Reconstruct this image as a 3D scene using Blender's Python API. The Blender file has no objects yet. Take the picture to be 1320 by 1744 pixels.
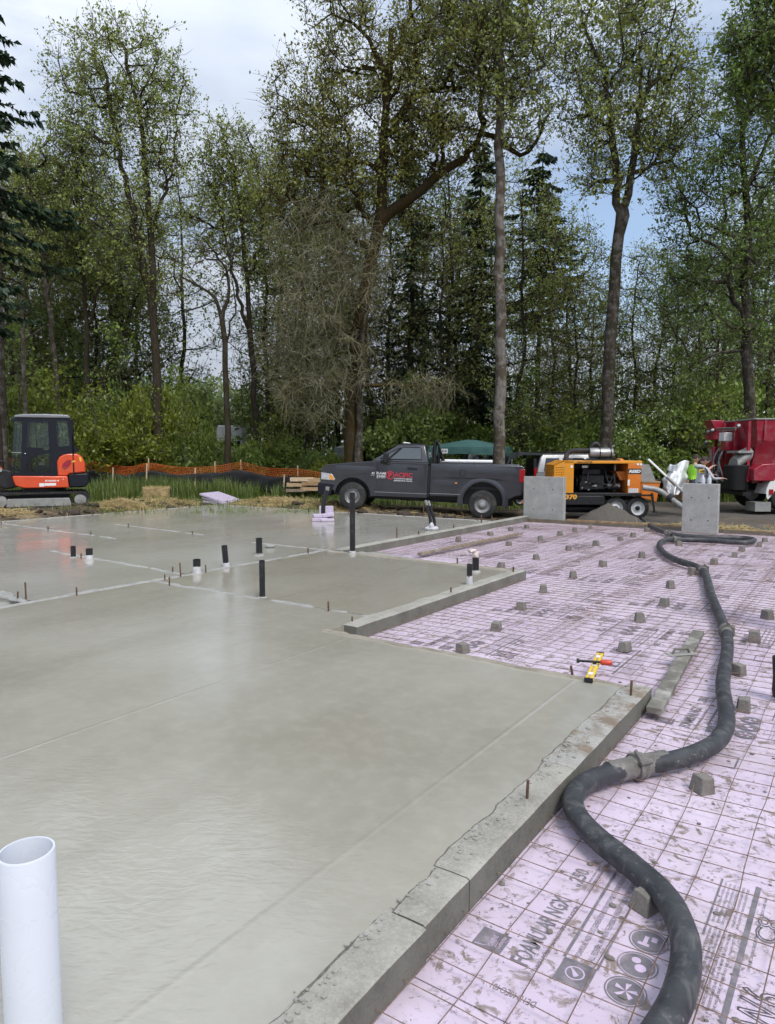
import bpy, bmesh, math, random
import numpy as np
from mathutils import Vector, Matrix
SC = bpy.context.scene
R = math.radians
# ------------------------------------------------------------------ camera
FPX, HOR, CAMH = 1200.0, 772.0, 1.68          # focal length in photo pixels, horizon row, eye height above the slab
PIT = math.atan((872 - HOR) / FPX)
CP, SP = math.cos(PIT), math.sin(PIT)
cam = bpy.data.cameras.new('camera'); camo = bpy.data.objects.new('camera', cam)
SC.collection.objects.link(camo); SC.camera = camo
cam.sensor_fit = 'VERTICAL'; cam.sensor_height = 24.0; cam.sensor_width = 24.0
cam.lens = 24.0 * FPX / 1744.0; cam.clip_start = 0.05; cam.clip_end = 3000
camo.location = (0, 0, CAMH); camo.rotation_euler = (math.pi / 2 - PIT, 0, 0)
# ------------------------------------------------------------------ sky and sun
SUN_EL, SUN_AZ = R(52), R(150)                 # azimuth clockwise from +Y (view direction): behind, to the right
world = bpy.data.worlds.new('World'); SC.world = world; world.use_nodes = True
def build_world():
    nt = world.node_tree; N = nt.nodes; L = nt.links; N.clear()
    out = N.new('ShaderNodeOutputWorld'); bg = N.new('ShaderNodeBackground'); L.new(bg.outputs[0], out.inputs[0])
    bg.inputs['Strength'].default_value = 0.12
    sky = N.new('ShaderNodeTexSky'); sky.sky_type = 'NISHITA'; sky.sun_disc = False
    sky.sun_elevation = SUN_EL; sky.sun_rotation = SUN_AZ; sky.air_density = 1.0; sky.dust_density = 1.0
    tc = N.new('ShaderNodeTexCoord'); mp = N.new('ShaderNodeMapping'); L.new(tc.outputs['Generated'], mp.inputs[0])
    mp.inputs['Scale'].default_value = (1.0, 1.0, 2.6); mp.inputs['Location'].default_value = (0.55, 0.2, 0.1)
    n1 = N.new('ShaderNodeTexNoise'); n1.inputs['Scale'].default_value = 1.7; n1.inputs['Detail'].default_value = 7; n1.inputs['Roughness'].default_value = .55
    L.new(mp.outputs[0], n1.inputs['Vector'])
    cov = N.new('ShaderNodeValToRGB'); cov.color_ramp.elements[0].position = .36; cov.color_ramp.elements[1].position = .50
    cov.color_ramp.elements[0].color = (.25, .25, .25, 1); cov.color_ramp.elements[1].color = (1, 1, 1, 1)
    L.new(n1.outputs[0], cov.inputs[0])
    n2 = N.new('ShaderNodeTexNoise'); n2.inputs['Scale'].default_value = 3.1; n2.inputs['Detail'].default_value = 8; n2.inputs['Roughness'].default_value = .5
    L.new(mp.outputs[0], n2.inputs['Vector'])
    cl = N.new('ShaderNodeValToRGB'); cl.color_ramp.elements[0].position = .3; cl.color_ramp.elements[1].position = .7
    cl.color_ramp.elements[0].color = (2.45, 2.9, 3.7, 1); cl.color_ramp.elements[1].color = (4.5, 4.75, 5.2, 1)
    L.new(n2.outputs[0], cl.inputs[0])
    # an overcast sky is brighter overhead than at the horizon (CIE overcast: 1 + 2 sin(elevation))
    sx = N.new('ShaderNodeSeparateXYZ'); L.new(tc.outputs['Generated'], sx.inputs[0])
    ma = N.new('ShaderNodeMath'); ma.operation = 'MULTIPLY_ADD'; ma.use_clamp = False
    mx = N.new('ShaderNodeMath'); mx.operation = 'MAXIMUM'; mx.inputs[1].default_value = 0; L.new(sx.outputs['Z'], mx.inputs[0])
    L.new(mx.outputs[0], ma.inputs[0]); ma.inputs[1].default_value = 1.1; ma.inputs[2].default_value = .62
    ve = N.new('ShaderNodeVectorMath'); ve.operation = 'SCALE'; L.new(cl.outputs[0], ve.inputs[0]); L.new(ma.outputs[0], ve.inputs['Scale'])
    mix = N.new('ShaderNodeMix'); mix.data_type = 'RGBA'; L.new(cov.outputs[0], mix.inputs[0]); L.new(sky.outputs[0], mix.inputs[6]); L.new(ve.outputs[0], mix.inputs[7])
    L.new(mix.outputs[2], bg.inputs[0])
build_world()
sl = bpy.data.lights.new('sun', 'SUN'); sl.energy = 1.5; sl.angle = R(22); sl.color = (1, .96, .9)
so = bpy.data.objects.new('sun', sl); SC.collection.objects.link(so)
_sd = Vector((math.sin(SUN_AZ) * math.cos(SUN_EL), math.cos(SUN_AZ) * math.cos(SUN_EL), math.sin(SUN_EL)))
so.rotation_euler = (-_sd).to_track_quat('-Z', 'Y').to_euler(); so.location = (10, -10, 30)
SC.view_settings.view_transform = 'Standard'; SC.view_settings.look = 'None'
SC.view_settings.exposure = 0.76; SC.view_settings.gamma = 1.0; SC.view_settings.use_curve_mapping = False
SC.render.engine = 'CYCLES'; SC.cycles.max_bounces = 5; SC.cycles.diffuse_bounces = 2; SC.cycles.glossy_bounces = 2; SC.cycles.transmission_bounces = 2; SC.cycles.transparent_max_bounces = 6
SC.cycles.caustics_reflective = False; SC.cycles.caustics_refractive = False; SC.cycles.use_adaptive_sampling = True; SC.cycles.adaptive_threshold = .035
SC.cycles.use_denoising = True
# ------------------------------------------------------------------ coordinates
YAW = R(34.6)                                  # the foundation's walls run along A (away to the right) and B (to the right and nearer)
DA = (math.sin(YAW), math.cos(YAW)); DB = (math.cos(YAW), -math.sin(YAW))
def W(px, py, z=0.0):                          # photo pixel -> point on the level z
    u = (px - 660) / FPX; v = (py - 872) / FPX
    r = (u, CP - v * SP, -SP - v * CP); t = (z - CAMH) / r[2]
    return Vector((r[0] * t, r[1] * t, z))
def D(px, py, y):                              # photo pixel -> point at the distance y
    u = (px - 660) / FPX; v = (py - 872) / FPX
    r = (u, CP - v * SP, -SP - v * CP); t = y / r[1]
    return Vector((r[0] * t, y, CAMH + r[2] * t))
def AB(a, b, z=0.0): return Vector((a * DA[0] + b * DB[0], a * DA[1] + b * DB[1], z))
def toab(p): return (p[0] * DA[0] + p[1] * DA[1], p[0] * DB[0] + p[1] * DB[1])
FOAMZ = -0.13
# ------------------------------------------------------------------ scene helpers
def link(o, parent=None):
    SC.collection.objects.link(o)
    if parent is not None: o.parent = parent
    return o
def tag(o, label=None, cat=None, group=None, kind=None):
    if label: o['label'] = label
    if cat: o['category'] = cat
    if group: o['group'] = group
    if kind: o['kind'] = kind
    return o
def thing(name, label, cat, loc=(0, 0, 0), rz=0.0, group=None, rot=None):
    o = bpy.data.objects.new(name, None); o.empty_display_size = .2
    o.location = loc; o.rotation_euler = rot if rot else (0, 0, rz)
    link(o); return tag(o, label, cat, group)
def smooth(me, ang=35):
    me.shade_smooth()
    try: me.set_sharp_from_angle(angle=R(ang))
    except Exception: pass
class MB:
    """collects shapes, then builds ONE mesh object"""
    def __init__(s): s.v = []; s.f = []; s.m = []
    def add(s, vs, fs, mi=0):
        n = len(s.v); s.v += [tuple(p) for p in vs]; s.f += [tuple(i + n for i in f) for f in fs]; s.m += [mi] * len(fs); return s
    def box(s, x0, x1, y0, y1, z0, z1, mi=0, M=None):
        vs = [(x, y, z) for z in (z0, z1) for y in (y0, y1) for x in (x0, x1)]
        if M is not None: vs = [M @ Vector(p) for p in vs]
        return s.add(vs, [(0, 2, 3, 1), (4, 5, 7, 6), (0, 1, 5, 4), (2, 6, 7, 3), (0, 4, 6, 2), (1, 3, 7, 5)], mi)
    def prism(s, poly, axis, t0, t1, mi=0, taper=None):
        """poly: 2D outline; axis 'y': (x,z) extruded along y; 'x': (y,z) along x; 'z': (x,y) along z"""
        n = len(poly); vs = []
        for t in (t0, t1):
            for (p, q) in poly:
                vs.append({'y': (p, t, q), 'x': (t, p, q), 'z': (p, q, t)}[axis])
        fs = [tuple(range(n)), tuple(range(2 * n - 1, n - 1, -1))] + [(i, i + n, (i + 1) % n + n, (i + 1) % n) for i in range(n)]
        return s.add(vs, fs, mi)
    def loft(s, rings, mi=0, caps=True):
        n = len(rings[0]); vs = [p for r in rings for p in r]; fs = []
        for k in range(len(rings) - 1):
            for i in range(n):
                j = (i + 1) % n; fs.append((k * n + i, k * n + j, (k + 1) * n + j, (k + 1) * n + i))
        if caps: fs += [tuple(range(n - 1, -1, -1)), tuple((len(rings) - 1) * n + i for i in range(n))]
        return s.add(vs, fs, mi)
    def cyl(s, p0, p1, r0, r1=None, seg=12, mi=0, caps=True):
        return s.tube([p0, p1], [r0, r0 if r1 is None else r1], seg, mi, caps)
    def tube(s, pts, rad, seg=8, mi=0, caps=True):
        pts = [Vector(p) for p in pts]; n = len(pts)
        if not hasattr(rad, '__len__'): rad = [rad] * n
        rings = []; up = None
        for i in range(n):
            t = (pts[min(i + 1, n - 1)] - pts[max(i - 1, 0)]).normalized()
            if up is None:
                up = Vector((0, 0, 1)) if abs(t.z) < .9 else Vector((1, 0, 0))
            u = (up - t * up.dot(t))
            u = u.normalized() if u.length > 1e-6 else t.orthogonal().normalized()
            w = t.cross(u); up = u
            rings.append([pts[i] + (u * math.cos(2 * math.pi * k / seg) + w * math.sin(2 * math.pi * k / seg)) * rad[i] for k in range(seg)])
        return s.loft(rings, mi, caps)
    def lathe(s, prof, c, axis, seg=20, mi=0, caps=True):
        """prof: (radius, offset along axis)"""
        ax = Vector(axis).normalized(); u = ax.orthogonal().normalized(); w = ax.cross(u); c = Vector(c)
        rings = [[c + ax * h + (u * math.cos(2 * math.pi * k / seg) + w * math.sin(2 * math.pi * k / seg)) * max(r, 1e-4) for k in range(seg)] for r, h in prof]
        return s.loft(rings, mi, caps)
    def ball(s, c, r, seg=10, mi=0, sc=(1, 1, 1)):
        c = Vector(c); rings = []
        for i in range(1, seg):
            t = math.pi * i / seg
            rings.append([c + Vector((math.sin(t) * math.cos(2 * math.pi * k / (seg * 2)) * r * sc[0], math.sin(t) * math.sin(2 * math.pi * k / (seg * 2)) * r * sc[1], -math.cos(t) * r * sc[2])) for k in range(seg * 2)])
        return s.loft(rings, mi, True)
    def mesh(s, name):
        me = bpy.data.meshes.new(name); me.from_pydata(s.v, [], s.f)
        if any(s.m): me.polygons.foreach_set('material_index', s.m)
        return me
    def build(s, name, mats, parent=None, sm=None, bevel=0, loc=None, rz=None, fix=True, seg=2):
        me = s.mesh(name)
        if fix:
            bm = bmesh.new(); bm.from_mesh(me); bmesh.ops.recalc_face_normals(bm, faces=bm.faces); bm.to_mesh(me); bm.free()
        for m in (mats if isinstance(mats, (list, tuple)) else [mats]): me.materials.append(m)
        if sm: smooth(me, sm if sm > 1 else 35)
        o = bpy.data.objects.new(name, me); link(o, parent)
        if loc is not None: o.location = loc
        if rz is not None: o.rotation_euler = (0, 0, rz)
        if bevel:
            b = o.modifiers.new('bevel', 'BEVEL'); b.width = bevel; b.segments = seg; b.limit_method = 'ANGLE'; b.angle_limit = R(40); b.harden_normals = False
            me.shade_smooth(); me.set_sharp_from_angle(angle=R(50))
        return o
def np_mesh(name, verts, faces, mat, k=4):
    """verts (N,3), faces (M,k)"""
    me = bpy.data.meshes.new(name); verts = np.asarray(verts, np.float32); faces = np.asarray(faces, np.int32); k = faces.shape[1]
    me.vertices.add(len(verts)); me.vertices.foreach_set('co', verts.ravel())
    me.loops.add(faces.size); me.loops.foreach_set('vertex_index', faces.ravel())
    me.polygons.add(len(faces)); me.polygons.foreach_set('loop_start', np.arange(0, faces.size, k, dtype=np.int32))
    me.update(calc_edges=True); me.materials.append(mat); return me
def bez(pts, n=8):
    """Catmull-Rom through points"""
    P = [Vector(p) for p in pts]; out = []
    for i in range(len(P) - 1):
        p0 = P[max(i - 1, 0)]; p1 = P[i]; p2 = P[i + 1]; p3 = P[min(i + 2, len(P) - 1)]
        for k in range(n):
            t = k / n
            out.append(.5 * ((2 * p1) + (p2 - p0) * t + (2 * p0 - 5 * p1 + 4 * p2 - p3) * t * t + (3 * p1 - p0 - 3 * p2 + p3) * t ** 3))
    out.append(P[-1]); return out
_tc = {}
def text_geo(txt, size=1.0, bold=0.0, shear=0.0):
    key = (txt, size, bold, shear)
    if key in _tc: return _tc[key]
    cu = bpy.data.curves.new('t', 'FONT'); cu.body = txt; cu.size = size; cu.offset = bold; cu.shear = shear; cu.resolution_u = 2
    o = bpy.data.objects.new('t', cu); SC.collection.objects.link(o)
    dg = bpy.context.evaluated_depsgraph_get(); me = bpy.data.meshes.new_from_object(o.evaluated_get(dg))
    vs = [tuple(v.co) for v in me.vertices]; fs = [tuple(p.vertices) for p in me.polygons]
    bpy.data.objects.remove(o); bpy.data.curves.remove(cu); bpy.data.meshes.remove(me)
    _tc[key] = (vs, fs); return vs, fs
def put_text(mb, txt, M, width=None, height=None, size=1.0, bold=0, shear=0, mi=0):
    """text fitted into width x height (local x,y), its lower left corner at M's origin"""
    vs, fs = text_geo(txt, size, bold, shear)
    if not vs: return
    x0 = min(v[0] for v in vs); x1 = max(v[0] for v in vs); y0 = min(v[1] for v in vs); y1 = max(v[1] for v in vs)
    sx = width / (x1 - x0) if width else None; sy = height / (y1 - y0) if height else None
    if sx is None: sx = sy
    if sy is None: sy = sx
    mb.add([M @ Vector(((v[0] - x0) * sx, (v[1] - y0) * sy, 0)) for v in vs], fs, mi)
def frame(o, x, y):
    x = Vector(x).normalized(); y = Vector(y).normalized(); z = x.cross(y)
    return Matrix(((x.x, y.x, z.x, o[0]), (x.y, y.y, z.y, o[1]), (x.z, y.z, z.z, o[2]), (0, 0, 0, 1)))
# ------------------------------------------------------------------ materials
class NT:
    def __init__(s, name):
        s.m = bpy.data.materials.new(name); s.m.use_nodes = True; s.nt = s.m.node_tree; s.nt.nodes.clear()
        s.out = s.n('OutputMaterial'); s.b = s.n('BsdfPrincipled'); s.l(s.b.outputs[0], s.out.inputs[0])
    def n(s, t): return s.nt.nodes.new('ShaderNode' + t)
    def l(s, a, b): s.nt.links.new(a, b)
    def coord(s, kind='Object', scale=(1, 1, 1), rot=(0, 0, 0)):
        t = s.n('TexCoord'); mp = s.n('Mapping'); mp.inputs['Scale'].default_value = scale; mp.inputs['Rotation'].default_value = rot
        s.l(t.outputs[kind], mp.inputs[0]); return mp.outputs[0]
    def pos(s, scale=(1, 1, 1), rot=(0, 0, 0)):
        t = s.n('NewGeometry'); mp = s.n('Mapping'); mp.inputs['Scale'].default_value = scale; mp.inputs['Rotation'].default_value = rot
        s.l(t.outputs['Position'], mp.inputs[0]); return mp.outputs[0]
    def noise(s, vec, scale, detail=4, rough=.55, dist=0):
        x = s.n('TexNoise'); x.inputs['Scale'].default_value = scale; x.inputs['Detail'].default_value = detail
        x.inputs['Roughness'].default_value = rough; x.inputs['Distortion'].default_value = dist; s.l(vec, x.inputs['Vector']); return x.outputs[0]
    def ramp(s, fac, stops):
        r = s.n('ValToRGB'); cr = r.color_ramp
        while len(cr.elements) < len(stops): cr.elements.new(.5)
        for e, (p, c) in zip(cr.elements, stops):
            e.position = p; e.color = (c, c, c, 1) if not hasattr(c, '__len__') else (*c, 1)
        s.l(fac, r.inputs[0]); return r.outputs[0]
    def mix(s, fac, a, b, mode='MIX'):
        x = s.n('Mix'); x.data_type = 'RGBA'; x.blend_type = mode
        for v, i in ((fac, 0), (a, 6), (b, 7)):
            if hasattr(v, 'links'): s.l(v, x.inputs[i])
            elif i == 0: x.inputs[0].default_value = v
            else: x.inputs[i].default_value = (*v, 1)
        return x.outputs[2]
    def bump(s, h, strength=.3, dist=.01, prev=None):
        x = s.n('Bump'); x.inputs['Strength'].default_value = strength; x.inputs['Distance'].default_value = dist; s.l(h, x.inputs['Height'])
        if prev is not None: s.l(prev, x.inputs['Normal'])
        return x.outputs[0]
    def set(s, col=None, rough=None, normal=None, metal=None, spec=None, coat=None, alpha=None):
        for v, k in ((col, 'Base Color'), (rough, 'Roughness'), (normal, 'Normal'), (metal, 'Metallic'), (spec, 'Specular IOR Level'), (coat, 'Coat Weight'), (alpha, 'Alpha')):
            if v is None: continue
            i = s.b.inputs[k]
            if hasattr(v, 'links'): s.l(v, i)
            elif k == 'Base Color': i.default_value = (*v, 1)
            else: i.default_value = v
        return s.m
def M_(name, col, rough=.6, metal=0.0, var=.15, scale=6, bump=0.0, bscale=40, coat=0, spec=.5, dirt=None, dscale=3, damt=.5):
    n = NT(name); c = n.coord()
    a = n.noise(c, scale, 5)
    colr = n.ramp(a, [(.3, tuple(x * (1 - var) for x in col)), (.7, tuple(min(1, x * (1 + var)) for x in col))])
    if dirt:
        d = n.ramp(n.noise(c, dscale, 8, .65), [(.5 - .1 * damt + .08, 0.0), (.5 + .2, damt)])
        colr = n.mix(d, colr, dirt)
    nb = n.bump(n.noise(c, bscale, 4), bump, .01) if bump else None
    rr = n.ramp(n.noise(c, scale * 2.3, 4), [(.3, max(0, rough - .08)), (.7, min(1, rough + .08))])
    return n.set(colr, rr, nb, metal, spec, coat)
MT = {}
MT['dark_metal'] = M_('dark_metal', (.03, .03, .032), .5, .3, .3)
MT['steel'] = M_('steel', (.38, .38, .37), .42, .85, .2, dirt=(.25, .22, .18), damt=.6)
MT['grey_steel'] = M_('grey_steel', (.30, .30, .29), .6, .3, .2, dirt=(.32, .30, .27), damt=.8)
MT['rubber'] = M_('rubber', (.022, .022, .023), .75, 0, .3, bump=.2, bscale=90, dirt=(.14, .12, .1), damt=.5)
MT['black'] = M_('black_plastic', (.012, .012, .014), .45, 0, .2)
MT['abs_black'] = M_('abs_black', (.014, .014, .015), .35, 0, .2, dirt=(.2, .2, .19), dscale=9, damt=.35)
MT['white_paint'] = M_('white_paint', (.75, .75, .74), .4, 0, .06, dirt=(.4, .37, .32), damt=.3)
MT['rust'] = M_('rust', (.13, .075, .05), .85, .2, .4, scale=30)
MT['wood'] = M_('wood', (.42, .29, .17), .8, 0, .25, scale=14, bump=.2)
MT['old_wood'] = M_('old_wood', (.22, .17, .12), .85, 0, .3, scale=14, bump=.3, dirt=(.35, .34, .31), damt=.7)
MT['stake_wood'] = M_('stake_wood', (.55, .42, .28), .8, 0, .2, scale=14)
MT['tape_white'] = M_('tape_white', (.52, .52, .54), .5, 0, .1, scale=20, dirt=(.4, .4, .4), dscale=20, damt=.6)
MT['pvc'] = M_('pvc', (.62, .65, .71), .28, 0, .03, scale=3)
MT['skin'] = M_('skin', (.52, .29, .22), .5, 0, .1)
MT['hair'] = M_('hair', (.03, .02, .015), .7, 0, .3)
def glass_mat():
    n = NT('dark_glass'); n.b.inputs['Transmission Weight'].default_value = 0.0
    tr = n.n('BsdfTransparent'); tr.inputs[0].default_value = (.82, .87, .84, 1)
    gl = n.n('BsdfGlossy'); gl.inputs['Roughness'].default_value = .03; gl.inputs[0].default_value = (.9, .92, .95, 1)
    fr = n.n('LayerWeight'); fr.inputs[0].default_value = .25
    mp = n.n('Math'); mp.operation = 'MULTIPLY_ADD'; mp.inputs[1].default_value = .35; mp.inputs[2].default_value = .04; n.l(fr.outputs['Fresnel'], mp.inputs[0])
    mx = n.n('MixShader'); n.l(mp.outputs[0], mx.inputs[0]); n.l(tr.outputs[0], mx.inputs[1]); n.l(gl.outputs[0], mx.inputs[2])
    n.l(mx.outputs[0], n.out.inputs[0]); return n.m
MT['glass'] = glass_mat()
MT['tint_glass'] = M_('tint_glass', (.02, .026, .03), .06, 0, .1, spec=.8)
# ================================================================== ground
rng = np.random.default_rng(7)
def vnoise(x, y, s=1.0, seed=0):
    """smooth value noise, vectorised"""
    x = np.asarray(x, float) / s; y = np.asarray(y, float) / s
    xi = np.floor(x).astype(int); yi = np.floor(y).astype(int); fx = x - xi; fy = y - yi
    fx = fx * fx * (3 - 2 * fx); fy = fy * fy * (3 - 2 * fy)
    def hsh(i, j):
        n = (i * 374761393 + j * 668265263 + seed * 974711) & 0x7fffffff
        n = ((n ^ (n >> 13)) * 1274126177) & 0x7fffffff
        return ((n ^ (n >> 16)) & 0xffff) / 65535.0
    return (hsh(xi, yi) * (1 - fx) + hsh(xi + 1, yi) * fx) * (1 - fy) + (hsh(xi, yi + 1) * (1 - fx) + hsh(xi + 1, yi + 1) * fx) * fy
def fbm(x, y, s=1.0, o=4, seed=0):
    return sum(vnoise(x, y, s / 2 ** k, seed + k) * .5 ** k for k in range(o)) / sum(.5 ** k for k in range(o))
def terrain(x, y):
    x = np.asarray(x, float); y = np.asarray(y, float)
    z = np.clip(-.01 - .05 * x, -.16, .11)
    a = x * DA[0] + y * DA[1]; b = x * DB[0] + y * DB[1]
    e = np.maximum(np.maximum(-17.7 - b, 0), np.where(b < -7.6, np.maximum(a - 15.85, 0), np.maximum(a - 17.5, 0)))
    ramp = np.clip(e / 1.4, 0, 1); z = z * ramp - .05 * (1 - ramp)
    amp = np.where(y > 24, .12, .07)
    z = z + (fbm(x, y, 1.3, 4, 3) - .5) * amp * np.clip(e * 2 + .25, 0, 1)
    # churned soil along the far edge of the slab, left of the pickup
    m = np.exp(-((e - .8) / .75) ** 2) * np.clip((-x + 1.0) / 2, 0, 1) * np.clip((e - .1) / .4, 0, 1)
    z = z + m * (fbm(x, y, .55, 4, 11) - .35) * .30
    return z
def ter(x, y): return float(terrain(np.array([x]), np.array([y]))[0])
def in_found(a, b): return ((a < 15.84) & (b > -17.66) & (b < 9) & (a > -9)) | ((a < 17.42) & (b > -7.75) & (b < 9) & (a > -9))
def make_ground():
    def axis(lo, hi, step, extra, far):
        c = list(np.arange(lo, hi, step)) + extra
        return np.array(sorted(set(np.round(c, 3))))
    av = axis(-9, 40, .30, [-9.01, 15.83, 15.85, 17.41, 17.43] + list(np.arange(15.9, 22, .12)) + [-600, -200, -60, -25, 46, 55, 70, 90, 140, 300, 900], 0)
    bv = axis(-42, 9, .30, [9.01, -17.65, -17.67, -7.74, -7.76] + list(np.arange(-22, -17.7, .12)) + [-900, -300, -140, -90, -60, 14, 25, 60, 200, 600], 0)
    A, B = np.meshgrid(av, bv, indexing='ij'); x = A * DA[0] + B * DB[0]; y = A * DA[1] + B * DB[1]
    z = terrain(x, y); z = np.where(in_found(A, B), -.4, z)
    V = np.stack([x, y, z], -1).reshape(-1, 3); na, nb = A.shape
    i = np.arange(na * nb).reshape(na, nb); F = np.stack([i[:-1, :-1], i[:-1, 1:], i[1:, 1:], i[1:, :-1]], -1).reshape(-1, 4)
    n = NT('soil'); p = n.pos()
    big = n.noise(p, .35, 5); fine = n.noise(p, 5, 8, .7); st = n.noise(n.pos((3, 14, 3), (0, 0, .5)), 3, 6, .7)
    soil = n.ramp(fine, [(.3, (.05, .036, .026)), (.5, (.10, .075, .052)), (.75, (.17, .135, .10))])
    straw = n.ramp(st, [(.35, (.22, .16, .08)), (.65, (.42, .33, .19))])
    col = n.mix(n.ramp(n.noise(p, 1.1, 6, .6), [(.54, 0.0), (.66, .65)]), soil, straw)
    # grass tint beyond the churned strip
    sy = n.n('SeparateXYZ'); n.l(p, sy.inputs[0])
    gm = n.ramp(sy.outputs['Y'], [(0, 0.0), (1, 1.0)])
    mp = n.n('MapRange'); mp.inputs[1].default_value = 22.5; mp.inputs[2].default_value = 24.5; n.l(sy.outputs['Y'], mp.inputs[0])
    mpx = n.n('MapRange'); mpx.inputs[1].default_value = 3.0; mpx.inputs[2].default_value = -1.0; n.l(sy.outputs['X'], mpx.inputs[0])
    mm = n.n('Math'); mm.operation = 'MULTIPLY'; n.l(mp.outputs[0], mm.inputs[0]); n.l(mpx.outputs[0], mm.inputs[1])
    grass = n.ramp(n.noise(p, 2.5, 6), [(.3, (.035, .06, .014)), (.7, (.10, .14, .035))])
    col = n.mix(mm.outputs[0], col, grass)
    gravel = n.ramp(n.noise(p, 22, 6, .7), [(.3, (.06, .055, .05)), (.7, (.17, .16, .145))])
    gx = n.n('MapRange'); gx.inputs[1].default_value = 3.0; gx.inputs[2].default_value = 6.0; n.l(sy.outputs['X'], gx.inputs[0])
    g2 = n.n('Math'); g2.operation = 'MULTIPLY'; n.l(gx.outputs[0], g2.inputs[0]); n.l(n.ramp(big, [(.35, .25), (.6, .9)]), g2.inputs[1])
    col = n.mix(g2.outputs[0], col, gravel)
    nb_ = n.bump(fine, .8, .04, n.bump(n.noise(p, 30, 4), .5, .01))
    m = n.set(col, .95, nb_, 0, .2)
    me = np_mesh('ground', V, F, m); me.shade_smooth()
    o = bpy.data.objects.new('ground', me); link(o); tag(o, 'brown churned soil and grass around the foundation', kind='structure')
make_ground()
# ------------------------------------------------------------------ concrete materials
def wet_slab(name, c0, c1, r0, r1, rip, groove=()):
    n = NT(name); o = n.coord('Object'); p = n.pos((3.2, 7.0, 1), (0, 0, .15))
    lo = n.noise(o, .45, 4, .5); st = n.noise(n.coord('Object', (.8, .16, 1), (0, 0, .25)), 1.6, 5, .55); fi = n.noise(o, 9, 6, .6)
    col = n.ramp(lo, [(.32, c0), (.66, c1)])
    col = n.mix(n.ramp(st, [(.44, 0.0), (.66, .4)]), col, tuple(x * .86 for x in c0))
    col = n.mix(n.ramp(fi, [(.45, 0.0), (.8, .3)]), col, tuple(x * 1.15 for x in c1))
    rough = n.ramp(st, [(.3, r0), (.7, r1)])
    mask = n.ramp(n.noise(o, .42, 3), [(.44, .08), (.62, 1.0)])
    rp = n.noise(p, 2.6, 2, .45, .9); r2 = n.noise(n.pos((9, 17, 1), (0, 0, .5)), 1.3, 2, .4, 1.6)
    mm = n.n('Math'); mm.operation = 'MULTIPLY'; n.l(rp, mm.inputs[0]); n.l(mask, mm.inputs[1])
    m2 = n.n('Math'); m2.operation = 'MULTIPLY'; n.l(r2, m2.inputs[0]); n.l(mask, m2.inputs[1])
    nb = n.bump(mm.outputs[0], rip, .014); nb = n.bump(m2.outputs[0], rip, .010, nb); nb = n.bump(n.noise(n.coord('Object', (1, .35, 1), (0, 0, .2)), 1.1, 3, .5), .25, .03, nb); nb = n.bump(fi, .05, .003, nb)
    sx = n.n('SeparateXYZ'); n.l(o, sx.inputs[0])
    for g in groove:
        d = n.n('Math'); d.operation = 'SUBTRACT'; n.l(sx.outputs['X'], d.inputs[0]); d.inputs[1].default_value = g
        ab_ = n.n('Math'); ab_.operation = 'ABSOLUTE'; n.l(d.outputs[0], ab_.inputs[0])
        nb = n.bump(n.ramp(ab_.outputs[0], [(0, 1.0), (.006, .75), (.02, .0)]), .45, .004, nb)
    return n.set(col, rough, nb, 0, .75)
MT['slab_near'] = wet_slab('wet_concrete_near', (.275, .255, .204), (.395, .381, .327), .06, .20, .17, (-1.76, -3.9))
MT['slab_mid'] = wet_slab('wet_concrete_mid', (.275, .25, .195), (.37, .35, .29), .06, .20, .12, (-5.6,))
MT['slab_far'] = wet_slab('wet_concrete_far', (.32, .305, .26), (.42, .405, .36), .07, .22, .12, (-9.6, -13.2))
def conc(name, c0, c1, pits=.5, rough=.85, brown=0.0):
    n = NT(name); o = n.coord('Object')
    col = n.ramp(n.noise(o, 3.5, 8, .72), [(.32, c0), (.68, c1)])
    col = n.mix(n.ramp(n.noise(o, 70, 4, .7), [(.45, 0.0), (.75, .5)]), col, tuple(min(1, x * 1.25) for x in c1))
    v = n.n('TexVoronoi'); v.inputs['Scale'].default_value = 55; n.l(o, v.inputs['Vector'])
    pm = n.ramp(v.outputs['Distance'], [(.08, 1.0), (.16, 0.0)])
    pk = n.n('Math'); pk.operation = 'MULTIPLY'; n.l(pm, pk.inputs[0]); n.l(n.ramp(n.noise(o, 7, 3), [(.5, 0.0), (.62, pits)]), pk.inputs[1])
    col = n.mix(pk.outputs[0], col, tuple(x * .3 for x in c0))
    col = n.mix(n.ramp(n.noise(o, 11, 7, .7), [(.55, 0.0), (.7, .45)]), col, tuple(x * .6 for x in c0))
    if brown: col = n.mix(n.ramp(n.noise(o, 4.5, 7, .65), [(.46, 0.0), (.58, brown)]), col, (.17, .12, .075))
    nb = n.bump(n.noise(o, 40, 8, .75), .55, .012); nb = n.bump(pk.outputs[0], -.6, .006, nb) if False else nb
    return n.set(col, rough, nb, 0, .3)
MT['wall_conc'] = conc('cured_concrete', (.22, .208, .175), (.395, .38, .335), 1.0)
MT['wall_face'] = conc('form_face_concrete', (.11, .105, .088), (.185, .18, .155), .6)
MT['wall_dirty'] = conc('dirty_wall_concrete', (.27, .26, .235), (.40, .39, .36), .7, brown=.8)
MT['ridge'] = conc('rough_concrete', (.20, .20, .185), (.37, .365, .345), .6, .9)
MT['spill'] = conc('spilled_concrete', (.22, .215, .19), (.36, .35, .32), .6, .7)
MT['pier'] = conc('pier_concrete', (.26, .26, .245), (.40, .40, .375), .5, .8)
FR = -YAW                                        # rotation of everything laid out on the foundation: local x = b, local y = a
def slab(name, poly, mat, label, z0=-.16):
    m = MB(); m.prism(poly, 'z', z0, 0.0); o = m.build(name, mat, rz=FR); tag(o, label, kind='structure'); return o
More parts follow.
